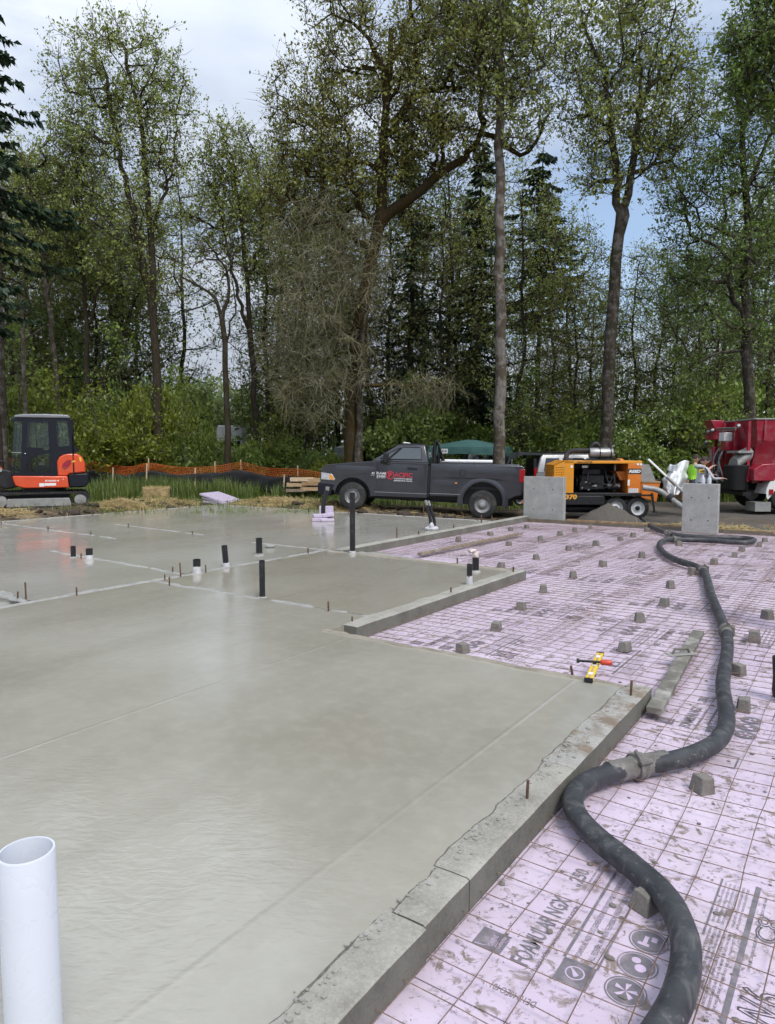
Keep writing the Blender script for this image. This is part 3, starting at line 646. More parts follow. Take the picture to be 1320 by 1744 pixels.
# ------------------------------------------------------------------ pipes standing in the slab
def pipe(px, y0, y1, w, label, z=0.0, mat='abs_black', base=None, lean=0.0, cat='pipe', group='black plastic drain stubs in the slab', taper=1.0, name='drain_pipe'):
    p = W(px, y1, z); d = p.y; s = FPX / d; h = (y1 - y0) / s; r = w / s / 2
    t = thing(name, label, cat, p, group=group); m = MB(); top = Vector((lean * h, 0, h))
    ax = top.normalized()
    m.lathe([(r, -.04), (r, h), (r * .86, h), (r * .86, h - .12), (0.001, h - .12)], (0, 0, 0), ax, 20); m.build('pipe', MT[mat], t, sm=40, fix=False)
    if base:
        bh = base[1] / s; m = MB(); rr = random.Random(int(px))
        pr = [(r * 1.05, -.02), (r * 1.25, 0), (r * 1.12, bh * .4), (r * 1.16, bh * .8), (r * 1.03, bh)]
        m.lathe(pr, (0, 0, 0), ax, 14); o = m.build('tape_wrap', MT[base[0]], t, sm=30)
        for v in o.data.vertices: v.co += Vector((rr.uniform(-1, 1), rr.uniform(-1, 1), 0)) * r * .12
    m = MB(); m.ball((0, 0, 0), r * 1.7, 6, sc=(1, 1, .22)); m.build('concrete_collar', MT['spill'], t, sm=50)
    return t
pipe(600.5, 838, 943, 9.5, 'tall thin black vent pipe standing on the middle slab corner', base=('tape_white', 5), group=None)
pipe(447, 953, 1017, 10, 'tallest black drain pipe on the near seam, left of centre')
pipe(385.5, 928, 966, 10, 'leaning black drain pipe with white tape at its foot', base=('tape_white', 8), lean=-.08)
pipe(335.5, 952, 977, 13, 'short black drain pipe wrapped in pale foil at the base', base=('tape_white', 13))
pipe(441.5, 916, 945, 11, 'black drain pipe on the far slab beside a small stone', base=('ridge', 3))
pipe(125, 930, 949, 8.5, 'small thin black drain pipe at the left of a pair')
pipe(152.5, 934, 953, 11.5, 'wider black drain pipe with smeared foil, right of a pair', base=('tape_white', 8))
pipe(799.5, 960, 996, 9.5, 'black drain pipe with white taped foot on the middle wall', base=('tape_white', 16))
t_ = pipe(810, 949, 974, 11.5, 'black drain pipe topped with a rag behind the white-footed pipe', base=('tape_white', 3))
m = MB(); m.ball((0, 0, .24), .055, 7, sc=(1.0, .9, 1.0)); m.ball((-.05, 0, .30), .035, 6, sc=(1.6, 1, .8)); o = m.build('rag', M_('rag', (.62, .52, .5), .9, 0, .5, scale=14), t_, sm=60)
for v in o.data.vertices: v.co += Vector((vnoise(v.co.x * 40, v.co.z * 40, 1, 1) - .5, vnoise(v.co.y * 40, v.co.z * 40, 1, 2) - .5, vnoise(v.co.y * 40, v.co.x * 40, 1, 3) - .5)) * .05
# white pvc pipe in the foreground
p = W(45, 1448, .62); dd = p.y
t_ = thing('pvc_pipe', 'thick white plastic pipe standing upright in the slab in the foreground', 'pipe', (p.x, p.y, 0))
m = MB(); r_ = .0715; m.lathe([(r_, -.1), (r_, .617), (r_ - .002, .62), (r_ * .90, .62), (r_ * .89, .615), (r_ * .89, .05), (.001, .05)], (0, 0, 0), (0, 0, 1), 48); m.build('pipe', MT['pvc'], t_, sm=50, fix=False)
m = MB(); m.lathe([(r_ * .96, -.01), (r_ * 1.25, .0), (r_ * 1.1, .012), (r_ * 1.0, .014)], (0, 0, 0), (0, 0, 1), 30); m.build('concrete_collar', MT['slab_near'], t_, sm=50)
# conduits wrapped at the foot, by the far low wall
p = W(736, 903, 0); t_ = thing('conduit_pair', 'pair of grey-tipped black conduits bent together above the far low wall', 'conduit', p)
s = p.y / FPX
for k, (dx, tx, ty) in enumerate(((-4, -9, 43), (3, -4, 42))):
    pts = bez([(dx * s, k * .03, -.02), ((dx + 1) * s, k * .03, 14 * s), ((dx * .6 + tx * .3) * s, k * .03, 28 * s), (tx * s, k * .03, ty * s)], 6)
    m = MB(); m.tube(pts, .035, 12); m.build('conduit', MT['abs_black'], t_, sm=50); m = MB(); m.tube([pts[-1], pts[-1] + (pts[-1] - pts[-3]).normalized() * .11], .030, 12); m.build('conduit_tip', MT['grey_steel'], t_, sm=50)
m = MB(); m.ball((0, 0, .03), .12, 7, sc=(1.3, .9, .55)); m.ball((-.02, -.03, .09), .08, 7, sc=(.9, .9, 1)); o = m.build('foil_wrap', MT['tape_white'], t_, sm=40)
for v in o.data.vertices: v.co += Vector((vnoise(v.co.x * 30, v.co.z * 30, 1, 1) - .5, 0, vnoise(v.co.y * 30, v.co.x * 30, 1, 3) - .5)) * .05
# vent pipe with foam blocks stacked round its foot
p = W(551, 887, 0); s = p.y / FPX
t_ = thing('vent_pipe', 'black vent pipe with a bent cap rising from foam blocks', 'pipe', p)
m = MB(); m.tube(bez([(0, .1, 0), (-1 * s, .1, 22 * s), (2 * s, .1, 40 * s), (6 * s, .1, 52 * s)], 5), .055, 12); m.build('pipe', MT['abs_black'], t_, sm=50)
m = MB(); m.cyl((5.6 * s, .1, 50 * s), (7 * s, .1, 58 * s), .05, seg=12); m.build('cap', MT['grey_steel'], t_, sm=50)
rr = random.Random(5)
for k, (dx, dy, z, w, d_, h_, lb) in enumerate(((-6, -.05, .0, 13, .3, .08, 'flat lavender foam block lying at the foot of the bent vent pipe'), (7, -.1, .0, 11, .3, .07, 'lower right lavender foam block beside the bent vent pipe'), (-6, 0, .085, 12, .28, .085, 'second lavender foam block stacked left of the bent vent pipe'), (8, 0, .075, 10, .25, .09, 'tilted foam block on top of the lower right one by the vent pipe'), (4, .16, .0, 12, .09, .36, 'upright lavender foam block standing behind the vent pipe foot'))):
    m = MB(); m.box(-w * s, w * s, -d_ / 2, d_ / 2, 0, h_); o = m.build('foam_block', MT['foam_edge'], bevel=.012, loc=(p.x + dx * s, p.y + dy, z), rz=rr.uniform(-.4, .4))
    if k == 3: o.rotation_euler = (0, -.15, .2); o.location.z += .03
    tag(o, lb, 'foam block', 'foam scraps round the vent pipe')
# ------------------------------------------------------------------ steel stakes
_st = [(1074, 1158, 1186, 5), (976, 1133, 1149, 5), (897, 1326, 1362, 6), (559.6, 1024, 1041, 3.4), (600, 1050, 1059, 3.2), (768, 1000, 1010, 3), (874, 965, 975, 3), (779, 950, 958, 3), (525, 933, 943, 2.6), (676, 899, 916, 2.4), (713, 904, 911, 2.4), (773, 893, 900, 2.2), (689, 871, 879, 2), (820, 877, 890, 2.4), (722, 864, 879, 2),
       (30, 1007, 1020.6, 3.2), (44.6, 991, 1021, 3.4), (130.7, 1000, 1014, 3.2), (281, 978, 988, 2.6), (288.5, 982, 997.6, 3), (294, 965.6, 975, 2.6), (308, 958, 982.5, 2.8), (138, 942, 951.5, 2.6), (154.4, 905, 911, 2.4), (218.7, 891.6, 898.7, 2.4), (82, 896, 903.5, 2.4), (2, 888, 893, 2.2), (157.6, 863, 877.6, 2.4), (242, 864, 871, 2.2), (284, 862, 868, 2.2), (199, 869, 873.5, 2.2), (351, 961.7, 975, 2.6), (328, 904, 910.7, 2.2), (323, 858, 865, 2.2), (593, 866, 875, 2), (645, 870, 876, 2), (838, 878, 888, 2)]
_stl = {0: 'short rusty rebar stake upright in the wall corner beside the plank', 1: 'rusty rebar stake leaning at the slab edge left of the yellow level', 2: 'rusty rebar stake sticking out of the foreground wall top', 3: 'thin rebar stake on the seam in front of the middle slab', 4: 'short rebar stub at the near corner of the middle slab', 5: 'rebar stub on top of the middle wall before the white-footed pipe', 6: 'rebar stub near the far end of the middle wall', 7: 'rebar stub at the far edge of the middle slab', 9: 'thin upright rebar stake left of the bent conduits', 13: 'rebar stake in front of the pickup rear wheel', 16: 'tallest rebar stake beside the recessed pocket at the left', 15: 'short rebar stake left of the tallest one by the recessed pocket', 17: 'rebar stake on the near seam, right of the recessed pocket', 21: 'tall rebar stake behind the seam corner left of the foil-wrapped pipe', 31: 'rebar stake between the foil-wrapped and the leaning pipes', 22: 'rebar stub between the pair of short black pipes', 27: 'rusty stake at the slab edge in front of the straw heap'}
def stake_label(i):
    far = _st[i][2] < 900; mem = sorted(q for k, q in enumerate(_st) if k not in _stl and (q[2] < 900) == far); k = mem.index(_st[i])
    return '%s short rebar stake from the left %s' % (_ORD[k], 'along the far edge of the slab' if far else 'on the seams of the far slab')
for i, (x, y0, y1, w) in enumerate(_st):
    p = W(x, y1, 0); s = FPX / p.y; h = (y1 - y0) / s; m = MB(); r = max(.0065, w / s / 2 * .9); lean = -.25 if i == 1 else random.Random(i).uniform(-.06, .06)
    pts = [(lean * h * k / 4, 0, -.03 + (h + .03) * k / 4) for k in range(5)]; m.tube(pts, r, 8)
    o = m.build('rebar_stake', MT['rust'], loc=p, sm=50)
    tag(o, _stl.get(i) or stake_label(i), 'stake', 'rebar stakes in the concrete')
m = MB(); m.ball((0, 0, .03), .07, 7, sc=(1.3, 1, .6)); o = m.build('stone', MT['ridge'], loc=W(460, 933, 0), sm=60); tag(o, 'small pale stone on the far slab beside a black pipe', 'stone')
# ------------------------------------------------------------------ planks, level, trowel
MT['plank_conc'] = M_('mortar_smeared_plank', (.16, .15, .125), .75, 0, .3, scale=9, bump=.4, dirt=(.42, .41, .38), dscale=4.5, damt=.75)
p0 = AB(4.845, -1.15, 0); p1 = AB(7.26, -1.335, 0); d = (p1 - p0); L = d.length; ang = math.atan2(d.y, d.x)
m = MB(); m.box(0, L, -.052, .052, 0, .045); o = m.build('screed_plank', MT['plank_conc'], bevel=.004, loc=(p0.x, p0.y, FOAMZ + .05), rz=ang)
o.rotation_euler = (0, 0, ang); tag(o, 'long mortar-smeared wooden screed plank lying on the wire mesh', 'plank')
pt = W(1160, 1114, FOAMZ + .10); t_ = thing('trowel', 'small mortar-caked float resting across the plank', 'trowel', (pt.x, pt.y, FOAMZ + .097), ang + 2.3)
m = MB(); m.box(-.13, .13, -.045, .045, .0, .010); m.build('blade', MT['spill'], t_, bevel=.004); m = MB(); m.tube([(-.08, 0, .012), (-.06, 0, .05), (.06, 0, .05), (.08, 0, .012)], .012, 8); m.build('handle', MT['plank_conc'], t_, sm=50)
p0 = AB(10.3, -6.43, 0); p1 = AB(14.2, -6.27, 0); d = p1 - p0; ang = math.atan2(d.y, d.x)
m = MB(); m.box(0, d.length, -.045, .045, 0, .045); o = m.build('timber', MT['old_wood'], bevel=.004, loc=(p0.x, p0.y, FOAMZ + .045), rz=ang); tag(o, 'long dark timber lying on the boards beyond the middle slab', 'timber')
MT['yellow'] = M_('yellow_paint', (.72, .50, .03), .45, 0, .08, dirt=(.35, .33, .28), dscale=14, damt=.5)
MT['red_plastic'] = M_('red_plastic', (.55, .06, .03), .4, 0, .1)
p0 = AB(5.00, -1.655, 0); p1 = AB(5.72, -1.80, 0); d = p1 - p0; ang = math.atan2(d.y, d.x); L = d.length
t_ = thing('spirit_level', 'short yellow spirit level lying at the edge of the slab', 'level', (p0.x, p0.y, .012), ang); t_.rotation_euler = (0, .0, ang)
m = MB(); m.box(0, L, -.028, .028, -.004, .020); m.build('body', MT['yellow'], t_, bevel=.003)
m = MB(); m.box(.02, L - .02, -.006, .006, .0205, .0225); m.build('groove', MT['wood'], t_)
for x in (.12, .36, .60):
    m = MB(); m.box(x - .03, x + .03, -.016, .016, .0215, .0245); m.build('vial', MT['white_paint'], t_)
for x in (0, L):
    m = MB(); m.box(x - .012, x + .012, -.03, .03, -.006, .022); m.build('end_cap', MT['black'], t_)
pm_ = AB(5.36, -1.73, .055); t_ = thing('hammer', 'black-handled hammer with red grip lying across the yellow level', 'hammer', pm_, -.25); t_.scale = (.72,) * 3
m = MB(); m.cyl((-.18, .0, .0), (.06, 0, .0), .014, seg=10); m.build('handle', MT['black'], t_, sm=50)
m = MB(); m.cyl((-.19, -.0, -.0), (-.16, 0, .0), .026, seg=10); m.build('head', MT['dark_metal'], t_, sm=50)
m = MB(); m.lathe([(.018, .0), (.03, .01), (.032, .10), (.02, .12)], (.06, 0, 0), (1, 0, 0), 12); m.build('grip', MT['red_plastic'], t_, sm=50)
m = MB(); m.cyl((0, 0, 0), (0, .0, -.16), .02, seg=8); m.build('prop_block', MT['black'], t_)
# black rubber stub at the right edge
p = W(1329, 1190, FOAMZ + .02); t_ = thing('rubber_boot', 'black rubber boot standing at the right edge of the boards', 'boot', (p.x, p.y, FOAMZ + .03), .3)
m = MB(); m.lathe([(.05, .0), (.058, .05), (.055, .15), (.065, .30), (.06, .30), (.05, .15)], (0, 0, 0), (0, 0, 1), 16); m.build('shaft', MT['rubber'], t_, sm=50)
m = MB(); m.ball((.08, 0, .045), .06, 8, sc=(1.9, .85, .75)); m.build('foot', MT['rubber'], t_, sm=60)
# loose pebbles and crumbs on the boards
def crumbs():
    r = np.random.default_rng(5); m = MB()
    pts = [(2.72, -.78), (2.42, -.70), (2.30, -.42), (2.37, -.28), (2.43, -.93), (2.05, -.33), (2.95, -.95), (2.6, -1.21)]
    k = 0
    while len(pts) < 420:
        a = .8 + r.random() ** 1.8 * 11; b = -1.2 + r.random() * 1.3
        if r.random() < .5 and a > 5.4: b = -3.9 + r.random() * 2.6
        pts.append((a, b))
    for i, (a, b) in enumerate(pts):
        s = (.012 if i < 8 else .002 + r.random() ** 3 * .010); p = (b, a, FOAMZ + s * .35)
        m.ball(p, s, 3 if i > 8 else 5, sc=(1 + r.random() * .6, .7 + r.random() * .5, .6))
    o = m.build('pebbles', MT['block'], rz=FR, sm=60); tag(o, 'scattered mortar crumbs and pebbles on the pink boards', kind='stuff')
crumbs()
def grit():
    r = np.random.default_rng(15); m = MB()
    for k in range(520):
        a = 1.0 + r.random() ** 1.5 * 4.1; s = .0018 + r.random() ** 4 * .008; b = -1.385 + abs(r.normal(0, .035)) * (1 if r.random() < .8 else -.4)
        if a > 3.4 and r.random() < .6: b = -1.40 + r.random() * .12
        m.ball((b, a, .006 + s * .3), s, 3, sc=(1 + r.random() * .7, .8 + r.random() * .5, .7))
    o = m.build('grit', MT['spill'], rz=FR, sm=60); tag(o, 'mortar grit lying on top of the foreground wall', kind='stuff')
grit()
# ------------------------------------------------------------------ concrete piers and far formwork
def pier(xl, xr, yb, yt, label, depth=.35):
    p0 = W(xl, yb, FOAMZ - .02); p1 = W(xr, yb, FOAMZ - .02); y = (p0.y + p1.y) / 2; s = y / FPX; depth = .20; w = ((xr - xl) * s - depth * .568) / .823; h = (yb - yt) * s
    t = thing('concrete_pier', label, 'pier', ((xl - 660) * s + w * .823 / 2, y + .0, FOAMZ - .03), FR)
    m = MB(); m.box(-w / 2, w / 2, 0, depth, 0, h + .03); m.build('shaft', MT['pier'], t, bevel=.008)
    for z in (.3, .75):
        for x in (-.2, .2):
            m = MB(); m.cyl((x * w * 1.2, -.002, h * z), (x * w * 1.2, .01, h * z), .016, seg=10); m.build('tie_hole', MT['black'], t)
    return t
pier(896, 962, 890, 813, 'square grey concrete pier in front of the orange pump')
pier(1170, 1225.5, 911, 825, 'square grey concrete pier standing behind the hose loop')
MT['form_wood'] = M_('form_wood', (.34, .22, .11), .8, 0, .3, scale=7, bump=.2, dirt=(.18, .14, .1), dscale=4, damt=.7)
for (a0, b0, a1, b1, h, lb) in ((17.50, -6.45, 17.50, -3.55, .17, 'weathered wooden form board along the far edge of the pink boards'), (17.50, -2.75, 17.50, .6, .14, 'wooden form board at the far right edge behind the hose')):
    p0 = AB(a0, b0); p1 = AB(a1, b1); d = p1 - p0
    m = MB(); m.box(0, d.length, -.02, .02, 0, h); o = m.build('form_board', MT['form_wood'], bevel=.003, loc=(p0.x, p0.y, FOAMZ - .05), rz=math.atan2(d.y, d.x)); tag(o, lb, 'form board')
# ramped soil strip behind the form boards is part of the ground; a heap of sand in front of the pump
def heap(name, c, rx, ry, h, mat, label, cat, seed=1, n=26, peak=1.3):
    V = []; F = []
    for i in range(n + 1):
        for j in range(n + 1):
            x = (i / n * 2 - 1); y = (j / n * 2 - 1); r = math.hypot(x, y)
            z = max(0, 1 - r) ** peak * h + (vnoise(x * 6, y * 6, 1, seed) - .5) * .12 * h * (r < 1) - (.06 if r >= 1 else .02)
            V.append((x * rx, y * ry, z))
    i = np.arange((n + 1) ** 2).reshape(n + 1, n + 1); F = np.stack([i[:-1, :-1], i[1:, :-1], i[1:, 1:], i[:-1, 1:]], -1).reshape(-1, 4)
    me = np_mesh(name, V, F, mat); me.shade_smooth(); o = bpy.data.objects.new(name, me); link(o); o.location = c
    return tag(o, label, cat)
MT['sand'] = M_('dark_sand', (.095, .085, .072), .95, 0, .25, scale=25, bump=.7, bscale=60)
p = W(1038, 884, -.1); heap('sand_heap', (p.x, p.y + .1, -.12), .85, .7, .47, MT['sand'], 'pointed heap of dark sand in front of the pump wheels', 'sand heap', 3, peak=.85)
# ================================================================== vehicles and machines
from mathutils.geometry import tessellate_polygon
def plate(mb, outer, holes, axis, t0, t1, mi=0):
    """flat sheet with holes, given thickness t0..t1 along axis"""
    loops = [outer] + list(holes); flat = [p for l in loops for p in l]
    tris = tessellate_polygon([[Vector((p[0], p[1], 0)) for p in l] for l in loops]); n = len(flat)
    mk = lambda p, t: {'y': (p[0], t, p[1]), 'x': (t, p[0], p[1]), 'z': (p[0], p[1], t)}[axis]
    vs = [mk(p, t0) for p in flat] + [mk(p, t1) for p in flat]
    fs = [tuple(t) for t in tris] + [tuple(i + n for i in reversed(t)) for t in tris]
    k = 0
    for l in loops:
        m = len(l); fs += [(k + i, k + (i + 1) % m, n + k + (i + 1) % m, n + k + i) for i in range(m)]; k += m
    mb.add(vs, fs, mi)
def wheel(parent, c, r, w, rimmat, out=-1, rim=.56, style='steel', name='wheel', holes=8):
    """wheel whose axle runs along local y; out = side the face looks to"""
    c = Vector(c); m = MB(); rr = r * rim
    m.lathe([(rr, -w / 2), (r * .86, -w / 2), (r * .96, -w * .44), (r, -w * .30), (r, w * .30), (r * .96, w * .44), (r * .86, w / 2), (rr, w / 2), (rr * .96, w * .2), (rr * .96, -w * .2), (rr, -w / 2)], c, (0, 1, 0), 36, caps=False)
    for k in range(36):
        a = 2 * math.pi * k / 36; M = Matrix.Translation(c) @ Matrix.Rotation(a, 4, 'Y')
        m.box(-.012, .012, -w * .30, w * .30, r - .004, r + .006, M=M)
    t = m.build(name, MT['rubber'], parent, sm=35, fix=True)
    m = MB(); f = out * w / 2
    m.lathe([(.001, f * .15), (rr * .30, f * .15), (rr * .34, f * .5), (rr * .62, f * .42), (rr * .70, f * .30), (rr * .90, f * .45), (rr * .97, f * .95), (rr * 1.02, f * 1.02), (rr * 1.0, f * .9), (rr * .95, -f * .5), (.001, -f * .5)], c, (0, 1, 0), 32)
    rm = m.build('rim', rimmat, t, sm=35, fix=True)
    m = MB()
    for k in range(holes):
        a = 2 * math.pi * k / holes; q = c + Vector((math.cos(a) * rr * .78, f * .46, math.sin(a) * rr * .78))
        m.cyl(q - Vector((0, out * -.02, 0)), q + Vector((0, out * .02, 0)), rr * .10, seg=8)
    m.build('rim_hole', MT['black'], rm)
    m = MB(); m.lathe([(rr * .34, f * .3), (rr * .34, f * .85), (rr * .28, f * 1.0), (.001, f * 1.05)], c, (0, 1, 0), 18); m.build('hub_cap', MT['hubcap'] if style == 'steel' else MT['dark_metal'], t, sm=35)
    return t
MT['hubcap'] = M_('hubcap', (.55, .55, .55), .35, .7, .1)
MT['rim_grey'] = M_('rim_grey', (.30, .30, .30), .45, .6, .15, dirt=(.2, .17, .14), damt=.5)
MT['rim_white'] = M_('rim_white', (.72, .72, .71), .4, 0, .06, dirt=(.4, .36, .3), damt=.3)
def paint(name, col, rough=.28, dirt=(.22, .19, .15), damt=.35, metal=.0, flake=0):
    n = NT(name); c = n.coord('Object')
    base = n.ramp(n.noise(c, 3, 4), [(.3, tuple(x * .92 for x in col)), (.7, tuple(x * 1.08 for x in col))])
    sz = n.n('SeparateXYZ'); n.l(c, sz.inputs[0])
    d = n.ramp(n.noise(c, 5, 7, .65), [(.46, 0.0), (.72, damt)])
    base = n.mix(d, base, dirt)
    return n.set(base, n.ramp(n.noise(c, 1.5, 3), [(.3, rough - .03), (.7, rough + .07)]), None, metal, .5, .35)
MT['truck_grey'] = paint('truck_grey', (.058, .060, .068), .20, (.09, .082, .074), .14, .5)
MT['orange_kub'] = paint('orange_red', (.66, .075, .02), .33, (.4, .2, .12), .2)
MT['cab_black'] = M_('cab_black', (.007, .008, .015), .42, 0, .2, spec=.35)
MT['cab_roof'] = paint('cab_roof', (.20, .21, .23), .45, (.2, .2, .2), .2)
MT['pump_yellow'] = paint('pump_yellow', (.74, .29, .010), .4, (.4, .25, .1), .35)
MT['pump_orange'] = paint('pump_orange', (.66, .18, .012), .4, (.35, .2, .1), .35)
MT['maroon'] = paint('maroon', (.30, .010, .030), .35, (.28, .18, .17), .4)
MT['silver'] = paint('silver', (.30, .31, .32), .3, (.2, .19, .17), .3, .4)
MT['suv_dark'] = paint('suv_dark', (.03, .035, .04), .3, (.1, .1, .1), .3)
MT['amber'] = M_('amber_lens', (.75, .30, .04), .2, 0, .05)
MT['red_lens'] = M_('red_lens', (.32, .012, .015), .15, 0, .1)
MT['lens'] = M_('clear_lens', (.62, .64, .66), .12, .5, .25, scale=14)
MT['white'] = M_('white_print', (.80, .80, .80), .5, 0, .02)
MT['red_print'] = M_('red_print', (.48, .03, .05), .5, 0, .05)
MT['orange_print'] = M_('orange_print', (.75, .36, .05), .5, 0, .05)
MT['chrome'] = M_('chrome', (.60, .61, .62), .16, 1.0, .05)
MT['side_glass'] = M_('side_glass', (.055, .07, .08), .05, 0, .1, spec=.9)
def arcp(cx, cz, r, a0, a1, n=10): return [(cx + r * math.cos(R(a0 + (a1 - a0) * k / n)), cz + r * math.sin(R(a0 + (a1 - a0) * k / n))) for k in range(n + 1)]
# ------------------------------------------------------------------ pickup truck
def pickup():
    an = R(-8); X = Vector((math.cos(an), math.sin(an), 0)); Y = Vector((-math.sin(an), math.cos(an), 0))
    near = Vector((-1.04, 20.4, .055)); t = thing('pickup_truck', 'dark grey pickup truck with red door lettering parked beyond the slab', 'pickup', near + Y * 1.05)
    t.rotation_euler = (0, R(2.6), an); t.scale = (1.05,) * 3
    G_ = MT['truck_grey']; wb = 3.57; r = .378; hw = .99
    # cab and nose, one shell with the front wheel arch cut out
    prof = [(-.90, .62), (-.93, .80), (-.92, 1.02), (-.86, 1.14), (-.72, 1.21), (-.2, 1.28), (.44, 1.35), (.62, 1.36), (2.06, 1.38), (2.06, .42), (.62, .40)] + arcp(0, .38, .50, 0, 180, 12)[0:] + [(-.52, .50)]
    m = MB(); m.prism(prof, 'y', -hw, hw); o = m.build('cab_body', G_, t, bevel=.085, seg=4)
    m = MB(); m.box(-.50, .52, -.70, .70, .35, .98); m.build('wheel_well', MT['black'], t)
    # greenhouse
    b0 = [(.46, -.93, 1.35), (2.06, -.93, 1.37), (2.06, .93, 1.37), (.46, .93, 1.35)]
    b1 = [(1.16, -.76, 1.83), (1.93, -.76, 1.85), (1.93, .76, 1.85), (1.16, .76, 1.83)]
    b2 = [(1.28, -.64, 1.885), (1.86, -.64, 1.895), (1.86, .64, 1.895), (1.28, .64, 1.885)]
    m = MB(); m.loft([b0, b1, b2]); m.build('cab_roof', G_, t, bevel=.035, seg=3)
    def onside(x, z, out=.006, side=-1):   # point on the sloping side of the greenhouse
        f = (z - 1.36) / (1.84 - 1.36); return (x, side * (.93 - (.93 - .76) * f + out), z)
    for sd in (-1, 1):
        win = [(.98, 1.44), (1.13, 1.44), (1.86, 1.46), (1.83, 1.77), (1.78, 1.79), (1.33, 1.78)]
        m = MB(); m.add([onside(x, z, .006, sd) for x, z in win], [tuple(range(6))]); m.build('side_window', MT['side_glass'], t)
        tri = [(.72, 1.44), (.93, 1.44), (1.27, 1.765), (1.2, 1.74)]
        m = MB(); m.add([onside(x, z, .006, sd) for x, z in tri], [tuple(range(4))]); m.build('quarter_window', MT['side_glass'], t)
        for q in (win, tri):
            fr = [Vector(onside(x, z, .008, sd)) for x, z in q]; m = MB(); m.tube(fr + [fr[0]], .012, 5); m.build('window_seal', MT['black'], t)
    m = MB(); m.add([(.56, -.82, 1.42), (.56, .82, 1.42), (1.13, .68, 1.815), (1.13, -.68, 1.815)], [(0, 1, 2, 3)]); m.v = [(x - .02, y, z + .015) for x, y, z in m.v]; m.build('windscreen', MT['tint_glass'], t)
    m = MB()
    for y in (-.5, -.25, 0, .25, .5): m.ball((1.33, y, 1.90), .035, 5, sc=(1.5, 1.2, .8))
    m.build('roof_marker', MT['white_paint'], t, sm=60)
    # bed: two sides, tailgate, floor
    bz = lambda x: 1.36 + (x - 2.12) * .03
    side = [(2.12, .46), (2.12, bz(2.12)), (4.58, bz(4.58)), (4.64, 1.30), (4.62, .62), (4.45, .58)] + arcp(wb, .40, .54, 0, 180, 12) + [(2.9, .48)]
    for sd in (-1, 1):
        m = MB(); m.prism(side, 'y', sd * hw, sd * (hw - .10)); m.build('bed_side', G_, t, bevel=.045, seg=4)
        fl = MB(); rings = []
        for k in range(19):
            a = R(-12 + 204 * k / 18); c, s = math.cos(a), math.sin(a)
            rings.append([(wb + c * rr_ * ex, sd * y, .40 + s * rr_) for rr_, y, ex in ((.53, .94, 1), (.53, 1.012, 1), (.545, 1.022, 1.0), (.60, 1.012, 1.0), (.67, .988, 1.02), (.60, .95, 1.0))])
        fl.loft(rings); fl.build('rear_fender', G_, t, sm=50)
    m = MB(); m.box(2.12, 4.60, -.88, .88, .72, .80); m.build('bed_floor', MT['black'], t)
    m = MB(); m.box(2.12, 2.18, -.88, .88, .60, bz(2.15)); m.build('bed_front', G_, t)
    m = MB(); m.box(4.56, 4.63, -.88, .88, .66, 1.40); m.build('tailgate', G_, t, bevel=.02)
    m = MB(); m.box(wb - .52, wb + .52, -.76, .76, .30, .95); m.build('wheel_well', MT['black'], t)
    m = MB(); m.box(-.2, 4.4, -.45, .45, .30, .56); m.build('chassis', MT['black'], t); m = MB(); m.cyl((wb, -.75, .36), (wb, .75, .36), .09, seg=12); m.ball((wb, 0, .36), .19, 7); m.build('rear_axle', MT['black'], t, sm=50); m = MB(); m.cyl((1.2, .2, .30), (3.9, .55, .34), .06, seg=10); m.build('exhaust_pipe', MT['dark_metal'], t, sm=50); m = MB(); m.box(2.2, 3.0, -.8, -.45, .40, .55); m.build('fuel_tank', MT['black'], t)
    m = MB(); m.box(2.062, 2.118, -.95, .95, .45, 1.30); m.build('cab_gap', MT['black'], t)
    for sd in (-1, 1):
        wheel(t, (0, sd * .88, r), r, .24, MT['rim_grey'], sd); wheel(t, (wb, sd * 1.00, r - .04), r, .22, MT['rim_grey'], sd); wheel(t, (wb, sd * .72, r - .04), r, .22, MT['rim_grey'], sd)
    # bumpers, lights, mirror, handle, trim
    m = MB(); m.prism([(-.97, .36), (-1.0, .62), (-.96, .70), (-.50, .70), (-.56, .52), (-.62, .34)], 'y', -1.0, 1.0); m.build('front_bumper', MT['cab_black'], t, bevel=.03)
    m = MB(); m.prism([(4.62, .56), (4.62, .74), (4.80, .76), (4.82, .60)], 'y', -.98, .98); m.build('rear_bumper', MT['black'], t, bevel=.02)
    m = MB(); m.box(-.955, -.90, -.62, .62, .74, 1.10); g = m.build('grille', MT['chrome'], t, bevel=.02)
    for z in (.82, .91, 1.0): m = MB(); m.box(-.962, -.953, -.56, .56, z - .03, z + .03); m.build('grille_slot', MT['black'], g)
    for sd in (-1, 1):
        hl = [(-.90, .79), (-.905, .985), (-.60, .95), (-.50, .82), (-.52, .78)]
        m = MB(); m.prism(hl, 'y', sd * .955, sd * (hw + .006)); h = m.build('headlight', MT['lens'], t, bevel=.008)
        m = MB(); m.prism([(-.66, .80), (-.665, .93), (-.60, .94), (-.53, .82), (-.55, .80)], 'y', sd * .99, sd * (hw + .010)); m.build('turn_signal', MT['amber'], h)
        m = MB(); m.box(4.50, 4.645, sd * .86, sd * (hw + .012), .98, 1.33); m.build('tail_light', MT['red_lens'], t, bevel=.015)
        m = MB(); m.tube([(.86, sd * .93, 1.37), (.80, sd * 1.12, 1.36), (.90, sd * 1.22, 1.36)], .045, 8); mi = m.build('mirror_arm', MT['black'], t, sm=50)
        m = MB(); m.box(.86, .99, sd * 1.10, sd * 1.32, 1.33, 1.62); m.build('mirror', MT['black'], t, bevel=.03)
        m = MB(); m.box(1.50, 1.76, sd * (hw + .012), sd * (hw + .045), 1.19, 1.245); m.build('door_handle', MT['black'], t, bevel=.012)
